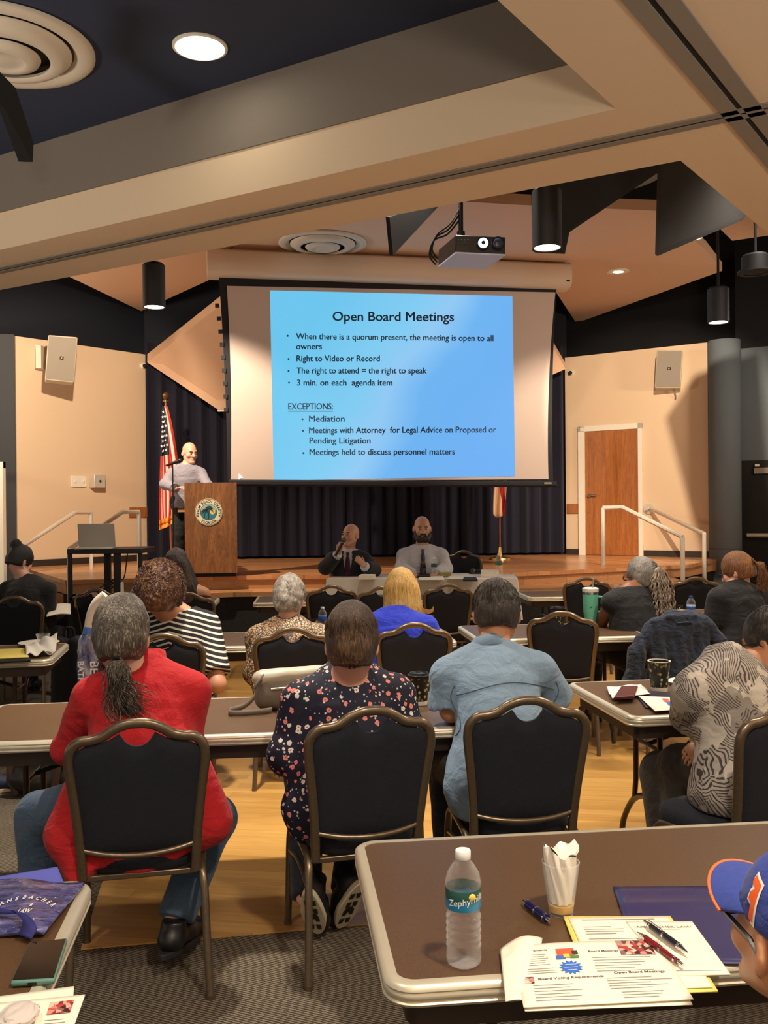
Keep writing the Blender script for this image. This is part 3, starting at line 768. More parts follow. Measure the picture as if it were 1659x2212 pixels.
# ---- lights ----
def recessed(c,r,label,m):
    o=empty('recessed_downlight',(c.x,c.y,c.z),0,label,'ceiling light','recessed downlights')
    MB().lathe([(r,.0),(r*1.0,-.008),(r*.9,-.012),(r*.84,-.004)],n=36).build('trim_ring',M['white'],o,ang=50)
    MB().lathe([(r*.84,-.006),(.0001,-.005)],n=36).build('lamp',m,o)
    return o
dlp=uz(432,100,ZN); recessed(dlp,.135,'bright round downlight in the navy ceiling',M['lightbig'])
lamp('SPOT','downlight_lamp',(dlp.x,dlp.y,dlp.z-.03),460,NEUT,(dlp.x+.05,dlp.y-.25,0),.09,74,1.0)
c=uz(1335,586,ZC); o=empty('recessed_downlight',tuple(c),0,'small oval downlight sunk in the ceiling panel over the stage','ceiling light','recessed downlights')
MB().lathe([(.155,.0),(.155,-.006),(.14,-.008),(.115,-.002),(.0001,-.0015)],n=36).build('trim_ring',M['white'],o,ang=50)
MB().ell((.01,.035,-.004),(.075,.05,.004),20,8).build('lamp',M['lightdisk'],o)
def can(px,pyb,wpx,hpx,r,label,lit=True,ztop=6.6,power=18,brim=0):
    Y=FPX*2*r/wpx; b=u(px,pyb,Y); h=hpx*Y/FPX
    o=empty('pendant_light',(b.x,b.y,b.z),0,label,'pendant light','black cylinder pendant lights')
    MB().lathe([(r,0),(r,h-.02),(r-.02,h),(.0001,h)],n=36).lathe([(r,0),(r-.012,.0),(r-.012,.05)],n=36).build('housing',M['canblack'],o,ang=40)
    if brim: MB().lathe([(r,0),(r*1.28,.002),(r*1.28,.02),(r,.025)],n=36).build('brim',M['canblack'],o)
    MB().lathe([(r-.012,.006),(.0001,.005)],n=32).build('lamp',M['lightdisk'] if lit else M['matteblack'],o)
    MB().tube([(0,0,h-.01),(0,0,ztop-b.z)],.012,8).build('stem',M['matteblack'],o)
    if lit: lamp('SPOT','pendant_lamp',(b.x,b.y,b.z-.02),power,NEUT,(b.x,b.y,0),r*.7,95,.6)
    return o
can(333,664,48,95,.10,'black cylinder pendant hanging before the cream wall by the flag side',power=60)
can(1552,697,45,76,.10,'black cylinder pendant lit above the gray pillar',power=55)
can(1182,536,63,128,.11,'black cylinder pendant lit beside the projector',power=60)
can(1632,590,58,40,.12,'short unlit black pendant with a brim at the picture edge',lit=False,brim=1)
# ---- black baffle blades by the lights ----
def blade(name,pts,th,label):
    o=MB().slab(pts,th).build(name,M['black'],ang=20); tag(o,label,'ceiling baffle','black ceiling baffles'); return o
blade('ceiling_baffle',[u(833,468,7.2),u(960,420,8.4),u(935,450,8.2),u(841,550,7.2)],V(.03,.02,0),'small black wedge baffle hanging between the air diffuser and projector')
blade('ceiling_baffle',[u(1147,380,7.6),u(1440,330,9.2),u(1420,368,9.2),u(1225,498,7.9),u(1215,545,7.6),u(1150,542,7.55)],V(.03,.05,0),'black baffle behind the lit pendant beside the projector')
blade('ceiling_baffle',[u(1421,335,6.2),u(1480,320,6.4),u(1625,440,8.0),u(1600,472,7.9),u(1415,549,6.2)],V(.03,.05,0),'large black triangular baffle under the cream soffit corner')
b=MB(); p0=u(28,215,4.4); p1=u(52,349,4.75); b.slab([u(-60,180,4.0),u(0,240,4.4),u(40,349,4.72),u(58,350,4.74),u(60,310,4.72),u(20,190,4.4),u(-40,130,4.0)],V(.03,.0,.0)); o=b.build('ceiling_baffle',M['black']); tag(o,'narrow black blade hanging under the navy ceiling','ceiling baffle','black ceiling baffles')
sp_o=empty('stage_spotlight',tuple(_LS),0,'unseen stage spotlight with an added shadow plate behind the large triangular baffle','spotlight')
MB().slab([(onRp(x,y)-_LS)*.07 for x,y in ((1640,760),(1502,812),(1440,905),(1500,1130),(1545,1290),(1680,1290))],V(.0,.004,0)).build('shadow_plate',M['black'],sp_o)  # added unseen plate, cut to cast the angular shadow on the side wall
MB().lathe([(.07,-.02),(.08,.02),(.07,.22),(.0001,.24)],n=20).xf(Matrix.Translation((0,-.05,.0))@Euler((R(100),0,R(14))).to_matrix().to_4x4()).build('housing',M['canblack'],sp_o)
MB().tube([(0,-.14,.10),(0,-.14,2.0)],.015,8).build('hanger',M['matteblack'],sp_o)
# ---- wall speakers ----
def speaker(base_fn,pl,label,tilt):
    tl,tr,br,bl=pl
    pass
def speaker2(c4,depthv,label):
    A,B,Cc,D=c4
    o=empty('wall_speaker',(0,0,0),0,label,'speaker','wall speakers')
    body=MB(); body.add([A,B,Cc,D]+[p+depthv for p in (A,B,Cc,D)],[(0,1,2,3),(4,7,6,5),(0,4,5,1),(1,5,6,2),(2,6,7,3),(3,7,4,0)])
    body.build('cabinet',plain('speaker_cabinet',(206,192,170),.5),o,bevel=.02)
    nrm=(B-A).cross(D-A).normalized()
    if nrm.y>0: nrm=-nrm
    f=quadmap(A,B,Cc,D); g=[f(.03,.03),f(.97,.03),f(.97,.97),f(.03,.97)]
    MB().slab([p+nrm*.004 for p in g],nrm*.006).build('grille',M['grille'],o)
    q=[f(.45,.47),f(.58,.47),f(.58,.55),f(.45,.55)]
    lg=MB().slab([p+nrm*.011 for p in q],nrm*.003).build('badge',M['matteblack'],o)
    q=[f(.485,.49),f(.535,.49),f(.535,.53),f(.485,.53)]
    MB().slab([p+nrm*.015 for p in q],nrm*.002).build('badge_mark',plain('badge_mark',(190,140,110),.5),lg)
    return o,f
o,f=speaker2((u(97,820,13.3),u(160,827,13.42),u(168,728,13.3),u(104,723,13.2)),V(-.12,.32,.0),'cream wall speaker with gray grille on the wall above the switch boxes')
p=onL(92,775); MB().box((p.x-.03,p.y-.2,p.z-.17),(p.x+.05,p.y-.02,p.z+.17)).build('wall_bracket',M['cream'],o)
o,f=speaker2((u(1414,838,14.7),u(1470,838,14.6),u(1475,756,14.5),u(1419,756,14.6)),V(.10,.30,0),'cream wall speaker above the wooden side door')
p=f(.85,0)+V(.02,.2,0); MB().tube(catmull([p,p+V(.03,.02,-.09),p+V(.06,.12,-.16)],4),.012,6).build('cable',M['grille'],o)
# ---- small things on the walls ----
def onwall(name,fn,ev,px,py,w,h,d,m,label,cat):
    p=fn(px,py); n=V(ev.y,-ev.x,0)
    a=p-ev*(w/2); b=p+ev*(w/2)
    o=MB().prism([P2(a+n*.002),P2(b+n*.002),P2(b+n*d),P2(a+n*d)],p.z-h/2,p.z+h/2).build(name,m,None,bevel=.006); return tag(o,label,cat),p,n
o,p,n=onwall('switch_plate',onL,e1,169,1040,.25,.17,.03,M['white'],'double cream switch plate on the cream wall beside the metal box','switch plate')
for k in (-1,1): MB().ell(p+n*.034+e1*(.07*k),(.02,.012,.03),10,6).build('switch',M['cream'],o)
o,p,n=onwall('metal_box',onL,e1,204,1040,.19,.20,.16,M['steel'],'small brushed metal box on the cream wall beside the switch plate','box')
MB().ell(p+n*.165,(.02,.01,.02),10,6).build('lock',M['matteblack'],o)
for fn,ev,px,py,lab in ((onL,e1,308,790,'tiny white security camera at the wall edge near the flag'),(onRp,e2,1235,805,'tiny white security camera on the wall above the wooden door')):
    p=fn(px,py); n=V(ev.y,-ev.x,0)
    o=empty('security_camera',tuple(p),0,lab,'camera','security cameras')
    MB().tube([n*.0,n*.05],.045,14).build('mount',M['white'],o); MB().ell(n*.06+V(0,0,-.01),(.035,.035,.035),14,8).build('lens',M['matteblack'],o)
onwall('wood_plaque',onL,e1,302,1107,.42,.17,.02,M['doorwood'],'pale wood strip on the wall beside the flag','wood panel')
onwall('wood_plaque',onRp,e2,1239,1099,.24,.17,.02,M['doorwood'],'pale wood strip between the curtain and the wooden door','wood panel')
# ---- hand rails ----
def rail(name,pts,label,r=.025,posts=()):
    o=empty('handrail',(0,0,0),0,label,'handrail','steel stair handrails')
    MB().tube(pts,r,8,sq=(1,1)).build('rail',M['steel'],o,ang=30)
    for p,z in posts: MB().tube([p,V(p.x,p.y,z)],r,8,sq=(1,1)).build('post',M['steel'],o,ang=30)
    return o
A=u(1302,1097,13.0); B=u(1345,1096,12.9); Cc=u(1474,1160,12.3)
rail('r',[A,B,Cc],'square steel handrail standing on the stage before the wooden door',.03,[(A,STZ),(Cc,.63)])
A=onRp(1402,1099)+V(-.0,-.10,0); B=u(1521,1153,13.2)
o=rail('r',[A,B],'steel handrail running from the wall down beside the gray pillar',.03,[(B,0)])
w=onRp(1402,1099); nR=V(e2.y,-e2.x,0); MB().tube([w,w+nR*.03],.085,20).tube([w,w+nR*.12],.025,10).build('wall_flange',M['steel'],o)
A=u(46,1182,11.9); B=u(162,1107,12.7); Cc=u(196,1107,13.0)
rail('r',[A,B,Cc],'steel handrail along the cream wall beyond the laptop',.027,[(Cc,STZ-.02)])
A=u(150,1186,10.9); B=u(264,1106,11.7); Cc=u(300,1106,11.95)
rail('r',[A,B,Cc],'steel handrail on the stage end behind the laptop cart',.027,[(Cc,STZ),(A,.5)])
# ---- lectern ----
YL=11.28
pa=u(400,1247,YL); pb=u(513,1245,YL+.10)
d=(pb-pa); d.z=0; Wd=d.length; d.normalize(); nb=V(-d.y,d.x,0)
lec=empty('lectern',(pa.x,pa.y,STZ),math.atan2(d.y,d.x),'oak lectern with a round county seal, on the stage edge','lectern')
H=1.155
MB().box((0,0,.045),(Wd,.02,H)).build('front_panel',M['oak'],lec)
for x in (0,Wd-.02): MB().add([(x,.021,.045),(x+.02,.021,.045),(x+.02,.48,.045),(x,.48,.045),(x,.021,H),(x+.02,.021,H),(x+.02,.48,H-.12),(x,.48,H-.12)],[(0,3,2,1),(4,5,6,7),(0,1,5,4),(1,2,6,5),(2,3,7,6),(3,0,4,7)]).build('side_panel',M['oak'],lec)
MB().box((.021,.021,H-.2),(Wd-.021,.5,H-.18)).build('shelf',M['oak'],lec)
MB().box((-.09,.16,H-.36),(-.005,.48,H-.33)).build('side_shelf',M['stageedge'],lec)
MB().box((.02,.03,0),(Wd-.02,.46,.045)).build('base',M['matteblack'],lec)
# round seal
cx,cz=(452-400)/(513-400)*Wd, H-(1104-1040)/205*1.155+.0
sr=.165
def disk(r,y0,y1,n=48): 
    vs=[(cx+r*math.cos(2*PI*k/n),y,cz+r*math.sin(2*PI*k/n)) for y in (y0,y1) for k in range(n)]
    return MB().add(vs,[tuple(range(n)),tuple(range(n,2*n))[::-1]]+[(k,n+k,n+(k+1)%n,(k+1)%n) for k in range(n)])
sl=disk(sr,-.008,0).build('county_seal',plain('seal_cream',(226,216,186),.5),lec)
def ringm(r0,r1,y,m,nm,par,n=64):
    vs=[(cx+r*math.cos(2*PI*k/n),y,cz+r*math.sin(2*PI*k/n)) for r in (r0,r1) for k in range(n)]
    return MB().add(vs,[(k,(k+1)%n,n+(k+1)%n,n+k) for k in range(n)]).build(nm,m,par)
dk=plain('seal_ink',(20,50,58),.6); ringm(sr*.94,sr*.97,-.0085,dk,'seal_ring',sl); ringm(sr*.59,sr*.62,-.0085,dk,'seal_ring',sl)
# picture inside: sky, sun, sea, palms
n=40
def halfdisk(r,a0,a1,y): 
    vs=[(cx+r*math.cos(a0+(a1-a0)*k/n),y,cz+r*math.sin(a0+(a1-a0)*k/n)) for k in range(n+1)]; return MB().add(vs,[tuple(range(n+1))])
halfdisk(sr*.59,R(-12),R(192),-.0084).build('seal_sky',plain('seal_sky',(150,184,178),.6),sl)
halfdisk(sr*.59,R(-192),R(12),-.0086).build('seal_sea',plain('seal_sea',(44,120,138),.6),sl)
vs=[(cx+sr*.27+sr*.20*math.cos(a),-.0088,cz+sr*.02+sr*.20*math.sin(a)) for a in [2*PI*k/24 for k in range(24)]]
MB().add(vs,[tuple(range(24))]).build('seal_sun',plain('seal_sun',(226,196,100),.6),sl)
pm=MB()
def palm(bx,bz,h,s):
    pm.add([(bx-.008*s,-.0092,bz),(bx+.008*s,-.0092,bz),(bx+.004*s+.01,-.0092,bz+h),(bx-.004*s+.01,-.0092,bz+h)],[(0,1,2,3)])
    for a in (10,45,80,115,150,185,-25,215):
        L=.065*s; ca,sa=math.cos(R(a)),math.sin(R(a)); t=V(bx+.01,-.0094,bz+h); m=t+V(ca*L*.55,0,sa*L*.55+.008*s); e=t+V(ca*L,0,sa*L-.022*s); w=V(-sa,0,ca)*.010*s
        pm.add([t,m-w,e,m+w],[(0,1,2,3)])
palm(cx-.005,cz-sr*.55,sr*.75,1.0); palm(cx-sr*.32,cz-sr*.45,sr*.5,.75)
pm.build('seal_palms',dk,sl)
tx=MB()
def arc_text(s,r,a_mid,span,size,flip=False):
    wid=[]; 
    for i,ch in enumerate(s):
        a=a_mid+span*(.5-(i+.5)/len(s))*(1 if not flip else -1)
        if ch==' ': continue
        me=text_mesh(ch,size,'CENTER',.02,.0004)
        th=R(a); rot=R(a-90) if not flip else R(a+90)
        for v in me.vertices:
            x,y=v.co.x,v.co.y-size*.35; ca,sa=math.cos(rot),math.sin(rot)
            v.co=V(cx+r*math.cos(th)+x*ca-y*sa,-.009-v.co.z,cz+r*math.sin(th)+x*sa+y*ca)
        mesh_into(tx,me)
arc_text('PALM BEACH COUNTY',sr*.79,90,205,.044); arc_text('FLORIDA',sr*.79,270,82,.044,True)
arc_text('*',sr*.79,200,1,.05); arc_text('*',sr*.79,-20,1,.05)
tx.build('seal_lettering',plain('seal_text',(46,40,34),.6),sl,ang=0)
# microphone stand at the lectern
ms=empty('microphone_stand',tuple(V(u(375,1240,11.45).x,11.45,STZ)),0,'black microphone stand beside the lectern','microphone stand')
zt=u(375,1000,11.45).z-STZ
MB().tube([(0,0,.02),(0,0,zt)],.010,8).build('pole',M['blackmetal'],ms)
MB().lathe([(.14,0),(.14,.015),(.02,.03),(.012,.05)],n=28).build('base',M['blackmetal'],ms)
MB().tube([(-.08,0,zt-.035),(-.02,0,zt-.01),(.07,0,zt+.02)],[.014,.018,.022],10).ell((.09,0,zt+.028),(.034,.026,.026),14,8).build('microphone',M['blackmetal'],ms)
# ---- flags ----
def flagpole(px,ptop,pbase,Y,label,zb=STZ):
    b=u(px,pbase,Y); t=u(px,ptop,Y)
    o=empty('flag',(b.x,b.y,zb),0,label,'flag','flags on poles'); return o,t.z-zb
fo,fh=flagpole(361,846,1205,13.6,'striped flag with stars hanging on a pole behind the speaking man')
sx=(u(374,1180,13.6).x-u(361,850,13.6).x)
MB().tube([(sx,0,.05),(0,0,fh-.12)],.016,10).build('pole',plain('pole_wood',(120,58,40),.4),fo)
MB().lathe([(.0001,fh+.0),(.045,fh-.04),(.04,fh-.09),(.02,fh-.12),(.045,fh-.135),(.045,fh-.15),(.015,fh-.16)],n=16).build('finial',plain('finial',(120,84,44),.3,metal=.7),fo)
MB().lathe([(.16,0),(.15,.04),(.03,.08),(.02,.12)],(sx,0,0),n=24).build('base',plain('pole_base',(160,130,70),.3,metal=.8),fo)
def usflag():
    t=NT('flag_stripes'); uvn=t.node('ShaderNodeUVMap'); sp=t.node('ShaderNodeSeparateXYZ'); t.l(uvn.outputs[0],sp.inputs[0])
    s=t.math('GREATER_THAN',t.math('FRACT',t.math('MULTIPLY',sp.outputs[0],6.5)),.5)
    can=t.math('LESS_THAN',sp.outputs[1],.42)
    canx=t.math('LESS_THAN',sp.outputs[0],.54); cf=t.math('MULTIPLY',can,canx)
    c=t.mix(s,lin((190,34,40)),lin((232,206,186))); c2=t.mix(cf,c,lin((20,24,50)))
    g=t.math('GREATER_THAN',sp.outputs[1],.955); g=t.math('MAXIMUM',g,t.math('GREATER_THAN',sp.outputs[0],.985))
    t.col(t.mix(g,c2,lin((226,150,52)))); t.rough(.7); 
    zt=fh-.22; Lf=1.75
    # gathered cloth hanging from the hoist: u across the folds, v down the fly
    def P(a,b):
        z=zt-b*Lf*(1-.07*a)
        w=.05+.19*min(1,b*1.25)**.8; 
        x=-.02-.055*b+ w*(a-.28)*1.5*(1-.25*b*b)+.02*math.sin(a*13+b*3)
        x=(u(361,0,13.6).x*0)+x + sx*(b*.9)
        y=-.03-.07*math.sin(a*15+b*2.2)*(.35+.65*b)-.05*a
        return (x,y,z)
    mb=MB(); nu,nv=60,50; mb.grid(P,nu,nv); me=mb.mesh('flag_cloth',180); uv=me.uv_layers.new(name='UVMap')
    for lp in me.loops:
        i=lp.vertex_index; uv.data[lp.index].uv=((i%nu)/(nu-1),(i//nu)/(nv-1))
    o=obj('flag_cloth',me,t.m,fo); sd=o.modifiers.new('s','SOLIDIFY'); sd.thickness=.006
    st=MB()
    for j in range(9):
        for i in range(5 if j%2 else 4):
            a=.06+(i+(0 if j%2 else .5))*.105; b=.05+j*.041
            if a>.50: continue
            p=V(*P(a,b)); p2=V(*P(a+.01,b)); 
            pts=[]
            for k in range(10):
                r=.024 if k%2==0 else .010; an=PI/2+k*PI/5; pts.append(p+V(math.cos(an)*r*.9,-.012,math.sin(an)*r))
            st.add(pts,[tuple(range(10))])
    st.build('flag_stars',plain('star_white',(226,222,214),.7),o)
    fr=MB()
    for i in range(60):
        a=i/59; p=V(*P(a,1)); fr.tube([p,p+V(.0,0,-.06)],.005,4)
    fr.build('gold_fringe',plain('gold_fringe',(224,140,44),.6),o)
usflag()
fo2,fh2=flagpole(1080,1000,1196,14.6,'pale flag with a red saltire hanging partly hidden below the screen')
MB().tube([(0,0,.05),(0,0,2.1)],.016,10).build('pole',bpy.data.materials['pole_wood'],fo2)
MB().lathe([(.17,0),(.16,.03),(.04,.06),(.03,.12),(.022,.2)],n=24).build('base',plain('brass_base',(206,170,110),.25,metal=.85),fo2)
t=NT('flag_saltire'); uvn=t.node('ShaderNodeUVMap'); sp=t.node('ShaderNodeSeparateXYZ'); t.l(uvn.outputs[0],sp.inputs[0])
d1=t.math('ABSOLUTE',t.math('SUBTRACT',sp.outputs[0],sp.outputs[1])); f=t.math('LESS_THAN',d1,.18)
t.col(t.mix(f,lin((232,196,160)),lin((176,30,36)))); t.rough(.7)
def P(a,b):
    z=2.0-b*(1.22+.10*math.sin(a*3)); return (-.09+.22*a*(1-.15*b)+.02*math.sin(b*5),-.05-.05*math.sin(a*12+b),z-.1*a*b*0-.12*abs(a-.6))
mb=MB(); mb.grid(P,40,30); me=mb.mesh('flag_cloth',180); uv=me.uv_layers.new(name='UVMap')
for lp in me.loops:
    i=lp.vertex_index; uv.data[lp.index].uv=((i%40)/39,(i//40)/29)
o=obj('flag_cloth',me,t.m,fo2); sd=o.modifiers.new('s','SOLIDIFY'); sd.thickness=.006
# ---- laptop cart ----
YC=9.2
ca=u(150,1186,YC); cbp=u(302,1186,YC)
ct=empty('equipment_cart',(ca.x,YC,0),R(0),'black metal cart carrying an open silver laptop by the stage stairs','cart')
Wc=cbp.x-ca.x; Hc=ca.z; Dc=.55
MB().box((-.02,-.02,Hc-.05),(Wc+.02,Dc,Hc)).build('top_shelf',M['blackmetal'],ct,bevel=.005)
z2=u(225,1290,YC).z; MB().box((0,0,z2-.03),(Wc,Dc,z2)).build('lower_shelf',M['blackmetal'],ct)
for x,y in ((0.0,0),(Wc-.0,0),(Wc*.36,.40),(Wc*.66,.02)):
    w=.03 if y==0 else .05
    MB().box((x-w/1.6,y,0),(x+w/1.6,y+w,Hc-.05)).build('leg',M['blackmetal'],ct)
cw=MB(); 
for k in range(3): cw.tube(catmull([(Wc*.5+.1*k,.1,Hc-.05),(Wc*.5+.08*k,.1,Hc-.3),(Wc*.62,.08,z2+.12+.03*k),(Wc*.5-.05*k,.05,z2+.05),(Wc*.7,.05,z2+.02)],6),.006,6)
cw.build('cable',M['matteblack'],ct)
MB().box((Wc*.62,.04,z2),(Wc*.72,.12,z2+.14)).build('power_adapter',M['white'],ct)
la=empty('laptop',tuple((u(210,1186,YC+.18)+V(0,0,.006))),R(8),'open silver laptop seen from behind on the black cart','laptop')
al=plain('laptop_silver',(176,168,158),.4,metal=.15)
lw=.36
MB().box((-lw/2,-.25,.0),(lw/2,-.0,.018)).build('base',al,la,bevel=.006)
MB().slab([(-lw/2,0.0,.012),(lw/2,0.0,.012),(lw/2,-.02+.11*0-.05,.25),(-lw/2,-.07,.25)],V(0,.012,.003)).build('lid',al,la,bevel=.004)
# the lid leans away; its maker's emblem is a plain round mark
mk_=MB(); c=V(0,-.018,.14); mk_.lathe([(.028,0),(.028,.002)],(0,0,0),20,cap=True)
mk_.xf(Matrix.Translation(c)@Matrix.Rotation(R(-74),4,'X')@Matrix.Identity(4)); mk_.build('lid_emblem',plain('emblem',(120,114,106),.4),la)
# ---- panel table on a low riser ----
MB().box((u(690,1200,9.6).x,9.55,0),(u(1150,1200,9.6).x+.2,11.10,RZ)).build('riser_platform',M['facecarpet'])['kind']='structure'
c=uz(723,1241,RZ+.745); ce=uz(1110,1243,RZ+.745)
pt=empty('panel_table',(c.x,c.y,RZ),math.atan2(ce.y-c.y,ce.x-c.x)*.4,'long table covered by a white cloth before the stage','table')
Lp=(ce-c).length; Wp=.72; PTZ=RZ+.745
MB().box((.02,-Wp+.02,.715),(Lp-.02,-.02,.738)).build('tabletop',M['laminate'],pt)
for x in (.2,Lp-.2): MB().tube([(x,-.1,0),(x,-.1,.71)],.016,8).tube([(x,-Wp+.1,0),(x,-Wp+.1,.71)],.016,8).tube([(x,-.1,.3),(x,-Wp+.1,.3)],.012,8).build('leg',M['tableleg'],pt)
t=NT('white_cloth'); n=t.noise(t.co(),5,3); t.col(t.mix(n,lin((214,208,196)),lin((234,228,216)))); t.rough(.8); t.bump(n,.2,.03)
cl_=MB(); pl=[]; ncl=160
per=[]; 
def rectpt(s):
    L=2*(Lp+Wp); q=s*L
    if q<Lp: return (q,-Wp),(0,-1)
    q-=Lp
    if q<Wp: return (Lp,-Wp+q),(1,0)
    q-=Wp
    if q<Lp: return (Lp-q,0),(0,1)
    q-=Lp; return (0,-q),(-1,0)
def clf(s,t_):
    (x,y),(nx,ny)=rectpt(s%1.0); 
    f=.012*math.sin(s*190)*t_+.02*math.sin(s*70)*t_+.025*t_
    return (x+nx*f,y+ny*f,.746-t_*.45)
cl_.grid(clf,320,7,cu=True)
cl_.add([(0,-Wp,.746),(Lp,-Wp,.746),(Lp,0,.746),(0,0,.746)],[(0,1,2,3)])
cl_.build('tablecloth',t.m,pt,ang=60)
# ======================= implicit-surface toolkit (organic shapes meshed by surface nets) =======================
class SDF:
    def __init__(s, lo, hi, h):
        s.lo=np.array(lo,np.float32); s.h=h
        s.n=np.maximum(4,np.ceil((np.array(hi)-np.array(lo))/h).astype(int)+1)
        s.ax=[(s.lo[i]+h*np.arange(s.n[i])).astype(np.float32) for i in range(3)]
        s.d=np.full(tuple(s.n),.3,np.float32)
    def _blk(s, lo, hi):
        sl=[]
        for i in range(3):
            a=int(np.clip(np.floor((lo[i]-s.lo[i])/s.h),0,s.n[i])); b=int(np.clip(np.ceil((hi[i]-s.lo[i])/s.h)+1,0,s.n[i])); sl.append(slice(a,b))
        X=s.ax[0][sl[0]][:,None,None]; Y=s.ax[1][sl[1]][None,:,None]; Z=s.ax[2][sl[2]][None,None,:]
        return tuple(sl),X,Y,Z
    def _put(s, sl, nd, k, op):
        c=s.d[sl]
        if c.size==0: return
        if op=='u':
            if k>0:
                h=np.maximum(k-np.abs(c-nd),0)/k; s.d[sl]=np.minimum(c,nd)-h*h*k*.25
            else: s.d[sl]=np.minimum(c,nd)
        elif op=='s':
            nd=-nd
            if k>0:
                h=np.maximum(k-np.abs(c-nd),0)/k; s.d[sl]=np.maximum(c,nd)+h*h*k*.25
            else: s.d[sl]=np.maximum(c,nd)
    def cone(s, a, b, ra, rb, k=.02, flat=None, op='u', off=0, caps=None):
        """tapered capsule; flat=(axis, ratio) squeezes it along an axis; caps=(at_a, at_b) cuts it off flat"""
        a=np.array(a,np.float32); b=np.array(b,np.float32); ra+=off; rb+=off
        m=max(ra,rb)*(max(1,flat[1]) if flat else 1)+2*k+3*s.h
        sl,X,Y,Z=s._blk(np.minimum(a,b)-m,np.maximum(a,b)+m)
        px,py,pz=X-a[0],Y-a[1],Z-a[2]; d=b-a; sc=1
        if flat:
            f=np.array(flat[0],np.float32); f/=np.linalg.norm(f); g=1/flat[1]-1
            c=(px*f[0]+py*f[1]+pz*f[2])*g; px=px+c*f[0]; py=py+c*f[1]; pz=pz+c*f[2]
            d=d+f*float(d@f)*g; sc=.5*(1+min(1,flat[1]))
        dd=float(d@d)+1e-9; t=np.clip((px*d[0]+py*d[1]+pz*d[2])/dd,0,1)
        q=np.sqrt((px-t*d[0])**2+(py-t*d[1])**2+(pz-t*d[2])**2)
        nd=(q-(ra+(rb-ra)*t))*sc
        if caps:
            L=math.sqrt(dd); al=(px*d[0]+py*d[1]+pz*d[2])/L
            if caps[0]: nd=np.maximum(nd,-al)
            if caps[1]: nd=np.maximum(nd,al-L)
        s._put(sl,nd.astype(np.float32),k,op); return s
    def chain(s, pts, rad, k=.02, **kw):
        for i in range(len(pts)-1): s.cone(pts[i],pts[i+1],rad[i],rad[i+1],k,**kw)
        return s
    def ell(s, c, r, k=.02, rot=None, op='u', off=0):
        c=np.array(c,np.float32); r=[x+off for x in r]; m=max(r)+2*k+3*s.h
        sl,X,Y,Z=s._blk(c-m,c+m); px,py,pz=X-c[0],Y-c[1],Z-c[2]
        if rot is not None:
            q=[rot[0][i]*px+rot[1][i]*py+rot[2][i]*pz for i in range(3)]
        else: q=[px,py,pz]
        k0=np.sqrt((q[0]/r[0])**2+(q[1]/r[1])**2+(q[2]/r[2])**2)+1e-6
        k1=np.sqrt((q[0]/r[0]**2)**2+(q[1]/r[1]**2)**2+(q[2]/r[2]**2)**2)+1e-6
        s._put(sl,(k0*(k0-1)/k1).astype(np.float32),k,op); return s
    def plane(s, p, n, k=0):       # keep the side the normal points away from
        X=s.ax[0][:,None,None]; Y=s.ax[1][None,:,None]; Z=s.ax[2][None,None,:]
        n=np.array(n,np.float32); n/=np.linalg.norm(n)
        nd=(X-p[0])*n[0]+(Y-p[1])*n[1]+(Z-p[2])*n[2]
        if k>0:
            h=np.maximum(k-np.abs(s.d-nd),0)/k; s.d=np.maximum(s.d,nd)+h*h*k*.25
        else: s.d=np.maximum(s.d,nd)
        return s
    def ripple(s, amp, freq, seed=0, warp=2.0):
        r=np.random.RandomState(seed); X=s.ax[0][:,None,None]; Y=s.ax[1][None,:,None]; Z=s.ax[2][None,None,:]
        tot=0
        for i in range(4):
            v=r.normal(size=3); v/=np.linalg.norm(v); w=r.normal(size=3); f=freq*(.6+.5*i); ph=r.uniform(0,6.28,2)
            tot=tot+np.sin(f*(X*v[0]+Y*v[1]+Z*v[2])+ph[0]+warp*np.sin(.4*f*(X*w[0]+Y*w[1]+Z*w[2])+ph[1]))/(1+.5*i)
        s.d=(s.d+amp*tot*.5).astype(np.float32); return s
    def mesh(s, name, it=1):
        d=s.d; d[0]=d[-1]=.1; d[:,0]=d[:,-1]=.1; d[:,:,0]=d[:,:,-1]=.1
        ins=d<0; cn=0
        c=[(i,j,k) for i in(0,1) for j in(0,1) for k in(0,1)]
        nx,ny,nz=d.shape
        def S(a,o): return a[o[0]:nx-1+o[0],o[1]:ny-1+o[1],o[2]:nz-1+o[2]]
        cnt=np.zeros((nx-1,ny-1,nz-1),np.int8)
        for o in c: cnt+=S(ins,o)
        act=(cnt>0)&(cnt<8); I=np.argwhere(act); idx=np.full(act.shape,-1,np.int64); idx[act]=np.arange(len(I))
        acc=np.zeros((len(I),3)); w=np.zeros(len(I))
        for o in c:
            for axn in range(3):
                if o[axn]==1: continue
                o2=list(o); o2[axn]=1
                d0=d[I[:,0]+o[0],I[:,1]+o[1],I[:,2]+o[2]]; d1=d[I[:,0]+o2[0],I[:,1]+o2[1],I[:,2]+o2[2]]
                x=(d0<0)!=(d1<0); t=np.where(x,d0/np.where(x,d0-d1,1),0)
                p=np.tile(np.array(o,float),(len(I),1)); p[:,axn]+=t
                acc+=p*x[:,None]; w+=x
        V_=(I+acc/w[:,None])*s.h+s.lo
        F=[]
